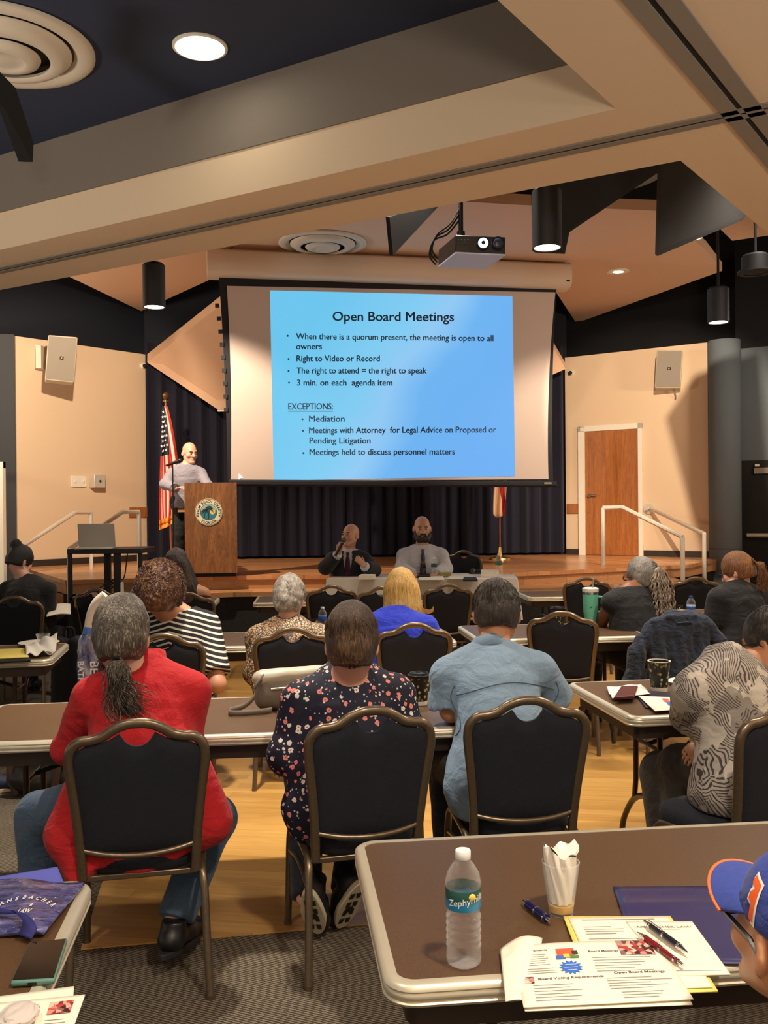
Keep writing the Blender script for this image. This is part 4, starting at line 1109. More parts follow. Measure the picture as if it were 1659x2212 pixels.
        for axn in range(3):
            a,b=[(1,2),(2,0),(0,1)][axn]
            sl0=[slice(1,-1)]*3; sl0[axn]=slice(0,-1); sl1=[slice(1,-1)]*3; sl1[axn]=slice(1,None)
            i0=ins[tuple(sl0)]; i1=ins[tuple(sl1)]; E=np.argwhere(i0!=i1)
            off=np.array([1,1,1]); off[axn]=0; E2=E+off
            inside=i0[E[:,0],E[:,1],E[:,2]]
            def cell(da,db):
                q=E2.copy(); q[:,a]+=da; q[:,b]+=db; return idx[q[:,0],q[:,1],q[:,2]]
            q=np.stack([cell(-1,-1),cell(0,-1),cell(0,0),cell(-1,0)],1)
            q[~inside]=q[~inside][:,::-1]; F.append(q)
        F=np.concatenate(F); F=F[(F>=0).all(1)]
        for _ in range(it):      # light smoothing
            acc=np.zeros_like(V_); n=np.zeros(len(V_))
            for k in range(4):
                np.add.at(acc,F[:,k],V_[F[:,(k+1)%4]]); np.add.at(n,F[:,k],1)
            V_=np.where(n[:,None]>0,.5*V_+.5*acc/np.maximum(n,1)[:,None],V_)
        me=bpy.data.meshes.new(name); me.vertices.add(len(V_)); me.vertices.foreach_set('co',V_.astype(np.float32).ravel())
        me.loops.add(4*len(F)); me.loops.foreach_set('vertex_index',F.astype(np.int32).ravel())
        me.polygons.add(len(F)); me.polygons.foreach_set('loop_start',np.arange(0,4*len(F),4,dtype=np.int32)); me.polygons.foreach_set('loop_total',np.full(len(F),4,np.int32))
        me.update(calc_edges=True); me.validate(); me.polygons.foreach_set('use_smooth',np.ones(len(me.polygons),bool)); return me
# ---- skin, hair and cloth materials ----
def skin(name,c,var=.10):
    t=NT(name); c=lin(c); co=t.co(); n=t.noise(co,14,4); f=t.noise(co,160,2)
    t.col(t.mix(n,(c[0]*(1-var),c[1]*(1-var*1.4),c[2]*(1-var*1.5)),(min(1,c[0]*(1+var)),c[1]*(1+var*.6),c[2]*(1+var*.5)))); t.rough(.5).set(Subsurface_Weight=.12,Subsurface_Radius=(.012,.004,.002),Subsurface_Scale=.6); t.bump(f,.08,.002); return t.m
def hairm(name,c1,c2,c3,sc=(60,60,5),rough=.42,patch=9):
    t=NT(name); co=t.co('Object',sc); n=t.noise(co,3,5,.65,1.0); p=t.noise(t.co(),patch,3)
    f=t.math('ADD',t.math('MULTIPLY',n,.65),t.math('MULTIPLY',p,.35))
    t.col(t.ramp(f,[(.32,lin(c1)),(.5,lin(c2)),(.68,lin(c3))])); t.rough(rough); t.bump(n,.6,.01); return t.m
def strands(mb, polylines, r0, r1, n=4):
    for pl in polylines:
        m=len(pl); mb.tube(pl,[r0+(r1-r0)*(i/(m-1)) for i in range(m)],n,cap=False)
def np3(v): return (float(v[0]),float(v[1]),float(v[2]))
class Head:
    """head frame: centre, forward +y, right +x, up +z, turned by yaw/pitch/roll"""
    def __init__(s,c,yaw=0,pitch=0,roll=0,k=1.0):
        s.c=Vector(c); s.R=Euler((R(pitch),R(roll),R(yaw)),'XYZ').to_matrix(); s.k=k
        s.rot=[[s.R[i][j] for j in range(3)] for i in range(3)]
    def p(s,x,y,z): return np3(s.c+s.R@(Vector((x,y,z))*s.k))
    def v(s,x,y,z): return s.c+s.R@(Vector((x,y,z))*s.k)
def head_sdf(S,H,off=0,ears=True,nose=1,jaw=1,face=True,wide=1.0):
    k=H.k
    S.ell(H.p(0,-.014,.035),(.076*k*wide,.098*k,.090*k),.0,H.rot,off=off)
    S.ell(H.p(0,.026,-.022),(.063*k*wide,.068*k,.092*k),.03,H.rot,off=off)
    for sx in (-1,1): S.cone(H.p(sx*.050*jaw,-.005,-.050),H.p(sx*.018,.070,-.098),.026*k,.022*k,.02,off=off)
    if face:
        S.cone(H.p(-.036,.078,.026),H.p(.036,.078,.026),.013*k,.013*k,.015)
        for sx in (-1,1):
            S.ell(H.p(sx*.032,.094,.004),(.016*k,.012*k,.012*k),.012,H.rot,op='s')
            S.ell(H.p(sx*.032,.079,.003),(.0135*k,.0135*k,.0125*k),.003,H.rot)
            S.ell(H.p(sx*.046,.062,-.025),(.024*k,.022*k,.024*k),.02,H.rot)
        S.chain([H.p(0,.090,.014),H.p(0,.104,-.018),H.p(0,.110,-.030)],[.008*k,.011*k*nose,.013*k*nose],.010)
        for sx in (-1,1): S.ell(H.p(sx*.013,.100,-.033),(.009*k,.011*k,.008*k),.008,H.rot)
        S.cone(H.p(-.020,.086,-.060),H.p(.020,.086,-.060),.0075*k,.0075*k,.008); S.cone(H.p(-.016,.086,-.071),H.p(.016,.086,-.071),.008*k,.008*k,.008)
        S.ell(H.p(0,.080,-.100),(.022*k,.018*k,.016*k),.02,H.rot)
    if ears:
        for sx in (-1,1):
            q=(H.R@Euler((R(-8),0,R(sx*26)),'XYZ').to_matrix()); rt=[[q[i][j] for j in range(3)] for i in range(3)]
            S.ell(H.p(sx*(.081*wide+.002),-.012,-.006),(.011*k,.022*k,.035*k),.006,rt)
            S.ell(H.p(sx*(.092*wide+.002),-.006,-.002),(.007*k,.010*k,.018*k),.004,rt,op='s')
def hand_sdf(S,w,fwd,nrm,side,curl=.5,k=1.0,r=.0085):
    """w wrist, fwd finger direction, nrm back-of-hand direction, side +1: thumb towards fwd x nrm"""
    f=Vector(fwd).normalized(); n=Vector(nrm); n=(n-f*n.dot(f)).normalized(); t=f.cross(n)*side; w=Vector(w)
    pc=w+f*.050*k
    S.cone(np3(w),np3(pc+f*.030*k),.026*k,.036*k,.012,flat=(np3(n),.45))
    for i,(o,L) in enumerate(((.030,.072),(.010,.080),(-.010,.074),(-.029,.058))):
        b=pc+f*.030*k+t*o*k; a=0; p=b
        for j,fr in enumerate((.42,.32,.26)):
            a+=curl*(.75 if j else .6); d=f*math.cos(a)-n*math.sin(a); q=p+d*L*fr*k
            S.cone(np3(p),np3(q),r*k*(1-.08*j),r*k*(.94-.1*j),.004); p=q
    b=w+f*.022*k+t*.024*k; d=(t*.75+f*.65-n*.25*curl*2).normalized(); q=b+d*.038*k; d2=(t*.25+f*.85-n*.5*curl).normalized()
    S.cone(np3(b),np3(q),.013*k,.0105*k,.010); S.cone(np3(q),np3(q+d2*.032*k),.0102*k,.0085*k,.004)
def shoe(root,p,yaw,m,ms,L=.28,w=.05,pitch=0,name='shoe'):
    S=SDF((-w-.05,-.14,-.03),(w+.05,L-.02,.16),.007)
    S.chain([(0,-.05,.05),(0,.05,.055),(0,.14,.04),(0,L-.10,.035)],[.043,.045,.045,.035],.02,flat=((0,0,1),.85)); S.cone((0,-.04,.05),(0,-.03,.11),.042,.045,.02)
    S.plane((0,0,.016),(0,0,-1)); S.plane((0,0,.115),(0,0,1))
    o=obj(name,S.mesh('shoe'),m,root,p,(R(pitch),0,yaw))
    pr=[]
    for i in range(28):
        a=2*PI*i/28; c,s_=math.cos(a),math.sin(a); pr.append((c*(.046 if s_>0 else .042)*(1-.12*max(0,-s_)),(.5*(L+.02))*s_-.10+.5*L-.02+.01))
    so=MB().prism(pr,0,.022); so.build('sole',ms,o,bevel=.004); return o
class Fig:
    """a clothed figure; local frame: hips at the origin's height, facing +y"""
    def __init__(s,name_label,loc,rz,hip=(0,0,.54),lean=8,side=0,curve=10,sw=.36,torso=.50,head_off=(0,.03,.20),hyaw=0,hpitch=0,hroll=0,hk=1.0,girth=1.0,chest=1.0,k=1.0,group=None,headpx=None):
        s.root=empty('person',loc,rz,name_label,'person',group); s.k=k; s.g=girth; s.ch=chest
        s.hip=Vector(hip); s.sw=sw
        a0=R(lean); a1=R(lean+curve); sd=R(side)
        def dirv(a): return Vector((math.sin(sd),math.sin(a)*math.cos(sd),math.cos(a)*math.cos(sd)))
        s.waist=s.hip+dirv(a0)*torso*.36; s.chestp=s.waist+dirv((a0+a1)/2)*torso*.34; s.neck=s.chestp+dirv(a1)*torso*.30
        s.up=dirv(a1); s.rt=Vector((math.cos(sd),0,-math.sin(sd)))
        s.fw=s.up.cross(s.rt)*-1
        s.fw=Vector((0,math.cos(a1),-math.sin(a1)))
        s.shR=s.neck-s.up*.082+s.rt*(sw/2); s.shL=s.neck-s.up*.082-s.rt*(sw/2)
        s._loc=Vector(loc); s._rz=rz
        if headpx: head_off=s.L(u(*headpx))-s.neck; s.ho=head_off
        s.H=Head(s.neck+Vector(head_off),hyaw,hpitch,hroll,hk)
        s.arms={}; s.legs={}
    def L(s,w):
        d=Vector(w)-s._loc; c,sn=math.cos(s._rz),math.sin(s._rz); return Vector((d.x*c+d.y*sn,-d.x*sn+d.y*c,d.z))
    def armpx(s,side,e,w,**kw): return s.arm(side,s.L(u(*e)),s.L(u(*w)),**kw)
    def legpx(s,side,k,a): return s.leg(side,s.L(u(*k)),s.L(u(*a)))
    def arm(s,side,elbow,wrist,fwd=None,nrm=(0,0,1),curl=.5):
        s.arms[side]=(Vector(elbow),Vector(wrist),Vector(fwd) if fwd else None,Vector(nrm),curl); return s
    def leg(s,side,knee,ankle): s.legs[side]=(Vector(knee),Vector(ankle)); return s
    def box(s):
        P=[s.hip,s.neck,s.shL,s.shR,s.H.c+Vector((0,0,.16))]+[s.H.c+s.H.R@Vector((0,y*s.H.k,0)) for y in (-.12,.13)]
        for e,w,*_ in s.arms.values(): P += [e,w,w+(_[0] or Vector((0,1,0))).normalized()*.2]
        for kn,an in s.legs.values(): P += [kn,an+Vector((0,0,-.06))]
        P=np.array([list(p) for p in P]); m=.16*max(1,s.g)
        return P.min(0)-m,P.max(0)+m
    def torso(s,S,off,shirt=True):
        g=s.g; k=s.k
        S.cone(np3(s.hip-s.rt*.075*g),np3(s.hip+s.rt*.075*g),.115*g,.115*g,.03,off=off)
        S.cone(np3(s.hip),np3(s.waist),.150*g,.145*g,.04,flat=(np3(s.fw),.78),off=off)
        S.cone(np3(s.waist),np3(s.chestp),.145*g,.150*s.ch,.05,flat=(np3(s.fw),.74),off=off)
        S.cone(np3(s.chestp),np3(s.neck-s.up*.10),.152*s.ch,.115*s.ch,.05,flat=(np3(s.fw),.70),off=off)
        S.cone(np3(s.shL+s.rt*.05),np3(s.shR-s.rt*.05),.056*s.ch,.056*s.ch,.06,off=off)
        for sh in (s.shL,s.shR): S.cone(np3(s.neck+s.up*.020),np3(sh),.046,.044,.06,off=off)
    def arms_sdf(s,S,off,upto=2.0,loose=0,k=.03,kr=1.0):
        for sd,(e,w,f,n,c) in s.arms.items():
            sh=s.shR if sd=='R' else s.shL
            q=kr
            if upto>=1:
                S.cone(np3(sh),np3(e),.056*q,.044*q,k,off=off); 
                if upto>1:
                    w2=e+(w-e)*min(1,upto-1); S.cone(np3(e),np3(w2),.044*q,.030*q+(.044-.030)*q*(1-min(1,upto-1)),k,off=off+loose,caps=(0,upto<2.01))
            else:
                w2=sh+(e-sh)*upto; S.cone(np3(sh),np3(w2),.058*q,(.050)*q+loose,k,off=off,caps=(0,1))
    def body(s,m,h=.008,kr=1.0,neckr=.056,**hd):
        lo,hi=s.box(); S=SDF(lo,hi,h); s.torso(S,-.012); 
        S.cone(np3(s.neck-s.up*.04),s.H.p(0,-.025,-.045),neckr*1.08,neckr,.04); s.arms_sdf(S,-.006,kr=kr)
        for kn,an in s.legs.values():
            hp=s.hip+(s.rt*.085 if kn.x>s.hip.x else -s.rt*.085); S.cone(np3(hp),np3(kn),.078*s.g,.056,.04); S.cone(np3(kn),np3(an),.056,.036,.02)
            S.cone(np3(an),np3(an+Vector((0,.12,-.05))),.034,.026,.02)
        head_sdf(S,s.H,**hd)
        for sd,(e,w,f,n,c) in s.arms.items():
            f=f or (w-e); hand_sdf(S,w,f,n,-1 if sd=='R' else 1,c)
        s.bodyobj=obj('body',S.mesh('body'),m,s.root); return s
    def top(s,m,name='shirt',h=.010,off=.006,sleeve=.75,hem=None,collar=None,loose=.012,rip=(.004,26),flare=0,seed=1,neckcut=None,kr=1.0,cut=None,scoop=None):
        lo,hi=s.box(); S=SDF(lo,hi,h); s.torso(S,off)
        if flare: S.cone(np3(s.hip+Vector((0,-.02,-.02))),np3(s.waist),.175*s.g+flare,.15*s.g,.04,flat=((0,1,0),.85))
        s.arms_sdf(S,off+.004,sleeve,loose,kr=kr)
        if rip: S.ripple(rip[0],rip[1],seed)
        nk=s.neck+s.up*.03
        if neckcut is not None: nk=s.neck+s.up*neckcut
        S.plane(np3(nk),np3(s.up+s.fw*.0),.0)
        hz=hem if hem is not None else s.hip.z-.10
        S.plane((0,0,hz),(0,0,-1))
        if cut: cut(S)
        if scoop: S.ell(np3(s.neck+s.up*scoop[1]),(scoop[0],scoop[0]*.95,scoop[2]),0,op='s')
        o=obj(name,S.mesh(name),m,s.root); s.topobj=o
        if collar is not None:
            mb=MB(); c=s.neck+s.up*.005; n=32
            rows=[]
            for (r,z,th) in ((.066,.0,0),(.072,.045,0),(.083,.030,1),(.088,-.008,1)):
                row=[]
                for kx in range(n+1):
                    a=R(-62)+ (R(304))*(kx/n) if False else R(118)+R(304)*kx/n
                    q=c+s.rt*(math.cos(a)*r*1.02*collar_k(s))+s.fw*(math.sin(a)*r*.95*collar_k(s))+s.up*(z-.012*math.sin(a))
                    row.append(q)
                rows.append(row)
            for i in range(3):
                for kx in range(n):
                    mb.add([rows[i][kx],rows[i][kx+1],rows[i+1][kx+1],rows[i+1][kx]],[(0,1,2,3)])
            co=mb.build('collar',collar,o,ang=180,weld=True); sd=co.modifiers.new('s','SOLIDIFY'); sd.thickness=.004
        return s
    def pants(s,m,h=.011,rip=(.004,24),shorts=1.0,k=1.0,name='trousers',seed=5):
        lo,hi=s.box(); S=SDF(lo,hi,h)
        S.cone(np3(s.hip-s.rt*.075*s.g),np3(s.hip+s.rt*.075*s.g),.118*s.g,.118*s.g,.03,off=.004); S.cone(np3(s.hip),np3(s.hip*.4+s.waist*.6),.150*s.g,.146*s.g,.03,flat=(np3(s.fw),.78),off=.003)
        for kn,an in s.legs.values():
            hp=s.hip+(s.rt*.085 if kn.x>s.hip.x else -s.rt*.085); S.cone(np3(hp),np3(kn),.092*s.g*k,.074*k,.03); a2=kn+(an-kn)*1.0; S.cone(np3(kn),np3(a2),.074*k,.058*k,.03,caps=(0,1))
        if rip: S.ripple(rip[0],rip[1],seed)
        obj(name,S.mesh(name),m,s.root); return s
    def shoes(s,m,ms,**kw):
        for kn,an in s.legs.values():
            d=an-kn; shoe(s.root,(an.x,an.y-.02,an.z-.085),0,m,ms,**kw)
        return s
    def eyes(s):
        w=plain('eye_white',(150,138,128),.4) if 'eye_white' not in bpy.data.materials else bpy.data.materials['eye_white']; b=plain('eye_iris',(50,34,24),.2) if 'eye_iris' not in bpy.data.materials else bpy.data.materials['eye_iris']
        for sx in (-1,1):
            c=s.H.v(sx*.032,.0835,.003); e=MB().ell(np3(c),(.0105*s.H.k,)*3,14,10).build('eye',w,s.root); d=s.H.R@Vector((0,1,0))
            MB().ell(np3(c+d*.0085*s.H.k),(.0055*s.H.k,)*3,10,8).build('iris',b,e)
            bw=MB(); bw.tube([s.H.v(sx*.016,.096,.022),s.H.v(sx*.032,.096,.028),s.H.v(sx*.050,.085,.023)],[.004,.0045,.003],6); bw.build('eyebrow',M['browhair'],s.root)
        return s
def collar_k(s): return 1.0
def cap_hair(s,name,m,thick=.012,top_extra=.0,back=0,low=-.06,front=.055,side=-.02,h=.007,rip=(.004,60),extra=None,seed=2,it=1):
    """hair over the skull: grown shell, cut away over face, with options"""
    H=s.H; k=H.k; c=H.c; m_=.34
    S=SDF(np3(c-Vector((m_,m_,m_+.2))),np3(c+Vector((m_,m_,m_))),h)
    S.ell(H.p(0,-.016,.037+top_extra*.4),((.079+thick)*k,(.100+thick)*k,(.091+thick+top_extra)*k),0,H.rot)
    S.ell(H.p(0,-.030-back*.5,-.010),((.070+thick)*k,(.078+thick+back)*k,(.085+thick)*k),.03,H.rot)
    # cut: face
    up=H.R@Vector((0,0,1)); fw=H.R@Vector((0,1,0))
    S.plane(H.p(0,0,low),np3(-up))
    S.ell(H.p(0,front+.095,-.075),(.120*k,.095*k,.135*k),.0,H.rot,op='s')
    for sx in (-1,1): S.ell(H.p(sx*.095,.012,side-.028),(.045*k,.040*k,.050*k),.0,H.rot,op='s')
    if extra: extra(S)
    if rip: S.ripple(rip[0],rip[1],seed)
    return obj(name,S.mesh(name,it),m,s.root)
def scalp(H,az,el,r=1.0,dz=0):
    """point on the scalp: az 0 = back, el from 0 (ear level) to 90 (crown)"""
    a=R(az); e=R(el); return H.v(.083*r*math.sin(a)*math.cos(e), -.014-.104*r*math.cos(a)*math.cos(e), .035+.096*r*math.sin(e)+dz)
# ======================= people =======================
M['browhair']=plain('brow_hair',(50,38,30),.7)
SK=skin('skin_fair',(206,158,130)); SKT=skin('skin_tan',(184,132,98)); SKB=skin('skin_brown',(140,92,66)); SKP=skin('skin_pink',(214,164,142))
def floral():
    t=NT('floral_cloth'); co=t.co(); nz=t.noise(co,130,2)
    wob=t.math('MULTIPLY',t.math('SUBTRACT',nz,.5),.35)
    d=t.math('ADD',t.vor(co,33,'F1',.85),wob); cc=t.vor(co,33,'F1',.85,'Color'); sp=t.node('ShaderNodeSeparateColor'); t.l(cc,sp.inputs[0])
    fl=t.math('LESS_THAN',d,.31); ctr=t.math('LESS_THAN',d,.09)
    d2=t.math('ADD',t.vor(co,62,'F1',1),wob); lf=t.math('LESS_THAN',d2,.24); c3=t.vor(co,62,'F1',1,'Color'); s3=t.node('ShaderNodeSeparateColor'); t.l(c3,s3.inputs[0]); lf=t.math('MULTIPLY',lf,t.math('GREATER_THAN',s3.outputs[0],.42))
    keep=t.math('MULTIPLY',fl,t.math('GREATER_THAN',sp.outputs[1],.12))
    petal=t.mix(t.math('GREATER_THAN',sp.outputs[0],.36),lin((222,212,204)),lin((222,132,122)))
    c=t.mix(lf,lin((7,8,36)),lin((206,200,196))); c=t.mix(keep,c,petal); c=t.mix(t.math('MULTIPLY',ctr,keep),c,lin((170,80,84)))
    t.col(c); t.rough(.8); t.bump(t.noise(co,10,3),.3,.03); return t.m
def palmprint():
    t=NT('palm_print_cloth'); co=t.co(); nz=t.node('ShaderNodeTexNoise'); nz.inputs['Scale'].default_value=6; t.l(co,nz.inputs['Vector']); s1=t.node('ShaderNodeVectorMath',operation='SCALE'); t.l(nz.outputs['Color'],s1.inputs[0]); s1.inputs[3].default_value=.05; a1=t.node('ShaderNodeVectorMath',operation='ADD'); t.l(co,a1.inputs[0]); t.l(s1.outputs[0],a1.inputs[1]); wp=a1.outputs[0]; v=t.vor(wp,9,'F1',1,'Color'); sp=t.node('ShaderNodeSeparateColor'); t.l(v,sp.inputs[0])
    nv=t.node('ShaderNodeTexNoise'); nv.inputs['Scale'].default_value=5; t.l(co,nv.inputs['Vector'])
    sc=t.node('ShaderNodeVectorMath',operation='SCALE'); t.l(nv.outputs['Color'],sc.inputs[0]); sc.inputs[3].default_value=.16
    ad=t.node('ShaderNodeVectorMath',operation='ADD'); t.l(co,ad.inputs[0]); t.l(sc.outputs[0],ad.inputs[1])
    rot=t.node('ShaderNodeVectorRotate'); t.l(ad.outputs[0],rot.inputs[0]); rot.inputs['Axis'].default_value=(.2,1,.1); t.l(t.math('MULTIPLY',sp.outputs[0],6.28),rot.inputs['Angle'])
    w2=t.wave(rot.outputs[0],30,1.6,'X',2,1.5); n=t.noise(co,9,3)
    line=t.math('LESS_THAN',w2,t.math('ADD',.12,t.math('MULTIPLY',n,.42)))
    dkz=t.math('GREATER_THAN',t.noise(co,4.2,2),.56)
    base=t.mix(dkz,lin((190,181,168)),lin((138,130,122)))
    leafm=t.math('GREATER_THAN',t.noise(co,11,2),.46); t.col(t.mix(t.math('MULTIPLY',line,leafm),t.mix(t.math('MULTIPLY',leafm,.45),base,lin((132,122,114))),lin((62,54,52)))); t.rough(.6); t.bump(t.noise(co,11,3,.5,.6),.6,.03); return t.m
def leopard():
    t=NT('leopard_cloth'); co=t.co(); d=t.vor(co,62,'DISTANCE_TO_EDGE',.9); n=t.noise(co,9,3); 
    e=t.math('LESS_THAN',d,t.math('MULTIPLY_ADD',n,.20)) if False else t.math('LESS_THAN',d,.11)
    base=t.ramp(n,[(.35,lin((150,112,74))),(.6,lin((206,180,140)))]); c=t.mix(e,base,lin((48,32,24)))
    dk=t.math('GREATER_THAN',t.noise(t.co(),4.5,2),.56); t.col(t.mix(dk,c,t.mix(e,lin((92,64,44)),lin((30,22,18))))); t.rough(.55); return t.m
def stripes():
    t=NT('striped_cloth'); co=t.co(); sp=t.node('ShaderNodeSeparateXYZ'); t.l(co,sp.inputs[0])
    z=t.math('ADD',sp.outputs[2],t.math('MULTIPLY',t.math('ABSOLUTE',sp.outputs[0]),.30)); f=t.math('FRACT',t.math('MULTIPLY',z,34)); s=t.math('LESS_THAN',f,.36)
    t.col(t.mix(s,lin((14,13,16)),lin((214,206,196)))); t.rough(.8); t.bump(t.noise(co,12,3),.3,.03); return t.m
def denim(name,c): 
    t=cloth(name,c,.22,1400,.3,12,.3,.9); return t.m
JEAN=denim('jeans_denim',(58,80,104)); JEAND=denim('jeans_dark',(34,40,52)); BLK=cloth('black_cloth',(16,16,18),.15).m; BLKT=cloth('black_trousers',(20,20,24),.15).m
RED=cloth('red_fleece',(178,20,28),.06,700,.3,7,.4,.9,.05).m
CHAM=cloth('chambray',(128,154,178),.12,1500,.3,9,.45,.85).m
BLUE=cloth('royal_blue_cloth',(28,50,190),.08).m
WSH=cloth('pale_shirt',(142,138,150),.05).m; GSH=cloth('gray_blue_shirt',(196,198,208),.05).m; SUIT=cloth('charcoal_suit',(30,28,34),.1).m
SHOEB=plain('shoe_black',(15,15,17),.4); SOLE=plain('shoe_sole_dark',(20,20,22),.7); SOLEW=plain('shoe_sole_white',(206,196,170),.6)
def seat(key,dy=.0):
    c=CHS[key]; a=c.rotation_euler.z; return Vector((c.location.x-math.sin(a)*dy,c.location.y+math.cos(a)*dy,c.location.z)),a
HZ=.585
def stdlegs(f,kx=.13,ky=.40,ax=.13,ay=.42,kz=.52):
    f.leg('L',(-kx,ky,kz),(-ax,ay,.10)).leg('R',(kx,ky,kz),(ax,ay,.10)); return f
# ---- 1: red fleece, gray ponytail ----
p,a=seat('red'); f=Fig('person in a red fleece with a long gray ponytail and blue jeans',p,a,hip=(0,0,HZ),lean=9,curve=14,sw=.355,torso=.455,headpx=(263,1381,3.36),hpitch=-14,hyaw=-4,girth=1.18,chest=1.07,hk=1.06)
f.armpx('L',(146,1618,3.42),(190,1570,3.72)).armpx('R',(404,1612,3.42),(352,1570,3.75))
f.legpx('L',(84,1760,3.45),(82,2020,3.42)).legpx('R',(462,1765,3.52),(380,1985,3.30))
def rhem(S):
    S.cone((-.15,-.06,.74),(-.235,-.10,.52),.075,.080,.06); S.cone((.15,-.06,.74),(.235,-.08,.52),.075,.080,.06)
    S.cone((-.235,-.10,.52),(-.20,-.16,.42),.06,.05,.05); S.cone((-.15,-.245,.475),(.10,-.245,.455),.030,.024,.05); S.cone((-.15,-.17,.52),(.12,-.17,.52),.07,.06,.05); S.cone((-.17,-.235,.42),(-.02,-.245,.405),.022,.018,.03)
f.body(SKP); f.top(RED,'fleece_shirt',cut=rhem,sleeve=1.9,hem=.385,flare=.05,rip=(.006,16),loose=.01,seed=4,neckcut=.075,kr=1.0)
f.pants(JEAN,k=1.12)
for sd in 'LR':
    kn,an=f.legs[sd]; shoe(f.root,(an.x,an.y-.03,max(0,an.z-.10)),R(-25 if sd=='R' else 10),SHOEB,SOLE,pitch=-8 if sd=='R' else 0)
hg=hairm('hair_gray',(26,22,18),(78,68,56),(198,188,168)); 
cap=cap_hair(f,'hair',hg,.016,.012,back=.018,low=-.075,front=.05,side=-.05,rip=(.0035,70))
random.seed(11); mb=MB(); H=f.H
tie=H.v(0,-.118,-.072)
for i in range(420):
    az=random.uniform(-118,118); el=random.uniform(8,88); p0=scalp(H,az,el,1.13); az2=az*.72; p1=scalp(H,az2,el*.55,1.16); p2=scalp(H,az*.38,max(-28,el*.25-22),1.17)
    pl=catmull([p0,p1,p2,tie+Vector((random.gauss(0,.006),random.gauss(0,.004),random.gauss(0,.006)))],3); strands(mb,[pl],.0016,.0012,3)
mb.build('hair_strands',hg,cap,ang=180)
mb=MB(); 
for i in range(230):
    dx=random.gauss(.02,.014); e=Vector((random.gauss(.035,.032),random.gauss(-.05,.012),-.17+random.gauss(0,.035)))
    pl=catmull([tie+Vector((random.gauss(0,.005),0,random.gauss(0,.005))),tie+Vector((dx*.5+random.gauss(0,.016),-.035+random.gauss(0,.01),-.05)),tie+e*.72+Vector((random.gauss(-.01,.014),-.008,0)),tie+e+Vector((random.gauss(.015,.018),0,0))],4); strands(mb,[pl],.0022,.0010,3)
mb.build('ponytail',hg,f.root,ang=180)
MB().tube([tie+Vector((0,.01,.008)),tie+Vector((0,-.014,-.010))],.0145,12).build('hair_tie',M['matteblack'],f.root)
bd=MB()
for i in range(160):
    sx=random.choice((-1,1)); p0=H.v(sx*random.uniform(.045,.066),random.uniform(.0,.06),random.uniform(-.10,-.03)); strands(bd,[[p0,p0+Vector((sx*.012+random.gauss(0,.008),random.gauss(0,.01),-.03)),p0+Vector((sx*.016+random.gauss(0,.014),random.gauss(0,.01),-.062))]],.0016,.0008,3)
bd.build('beard',hg,f.root,ang=180)
co=MB(); c=f.neck+f.up*.01; rows=[]
for r_,z in ((.070,.0),(.074,.055),(.082,.052),(.092,-.01)):
    rows.append([c+f.rt*(math.cos(q)*r_)+f.fw*(math.sin(q)*r_*.95)+f.up*(z+.012*abs(math.cos(q))) for q in [2*PI*k/36 for k in range(37)]])
for i in range(3):
    for k in range(36): co.add([rows[i][k],rows[i][k+1],rows[i+1][k+1],rows[i+1][k]],[(0,1,2,3)])
co.build('collar',RED,f.topobj,ang=180,weld=True)
# ---- 2: floral blouse ----
FLO=floral()
p,a=seat('floral'); f=Fig('person with short brown hair in a navy floral blouse',p,a,hip=(0,0,HZ),lean=8,curve=14,sw=.365,torso=.405,headpx=(760,1394,3.42),hpitch=-10,hyaw=-14,girth=1.08,chest=1.08,hk=1.04)
f.armpx('L',(620,1640,3.42),(606,1655,3.72),curve=0) if False else f.armpx('L',(622,1628,3.42),(612,1648,3.68)).armpx('R',(878,1590,3.5),(826,1575,3.8))
f.leg('L',(-.12,.40,.52),(-.17,.06,.17)).leg('R',(.12,.42,.52),(-.01,.10,.16))
f.body(SKP,neckr=.057); f.top(FLO,'blouse',cut=lambda S:(S.cone((-.12,-.03,.74),(-.20,-.05,.54),.07,.075,.06),S.cone((-.20,-.05,.54),(-.20,-.06,.47),.06,.05,.04)),sleeve=1.35,hem=.46,flare=.035,rip=(.005,24),loose=.016,seed=7,neckcut=.06,kr=1.22)
f.pants(JEAND)
for sd,q in (('L',.02),('R',.0)):
    kn,an=f.legs[sd]; o=shoe(f.root,(an.x,an.y-.10,an.z-.005),R(-22 if sd=='L' else 12),plain('sneaker_black_'+sd,(20,20,22),.6),SOLEW,pitch=-52)
    tr=MB()
    for j in range(4):
        for i in (-1,1): tr.prism([(i*.012-.009,-.06+.055*j),(i*.012+.009,-.06+.055*j),(i*.014+.007,-.03+.055*j),(i*.014-.007,-.03+.055*j)],-.003,.0)
    tr.prism([(.018*math.cos(q2),.045+.018*math.sin(q2)) for q2 in [2*PI*k/12 for k in range(12)]],-.003,0)
    tr.build('sole_tread',SHOEB,o)
hb=hairm('hair_brown_short',(28,18,12),(66,46,30),(136,104,68),(55,55,7)); H=f.H
cap=cap_hair(f,'hair',hb,.015,.014,back=.006,low=-.074,front=.05,side=.0,rip=(.002,60))
random.seed(5); mb=MB()
crown=H.v(-.005,-.035,.135)
for i in range(560):
    az=random.uniform(-125,125); el=random.uniform(-25 if abs(az)<52 else 8,80); e0=min(86,el+random.uniform(12,34)); strands(mb,[[scalp(H,az*.95,e0,1.15),scalp(H,az,(e0+el)/2,1.20),scalp(H,az*1.02,el,1.17 if el>-5 else 1.10)]],.0018,.0010,3)
mb.build('hair_strands',hb,cap,ang=180)
nh=MB(); random.seed(31)
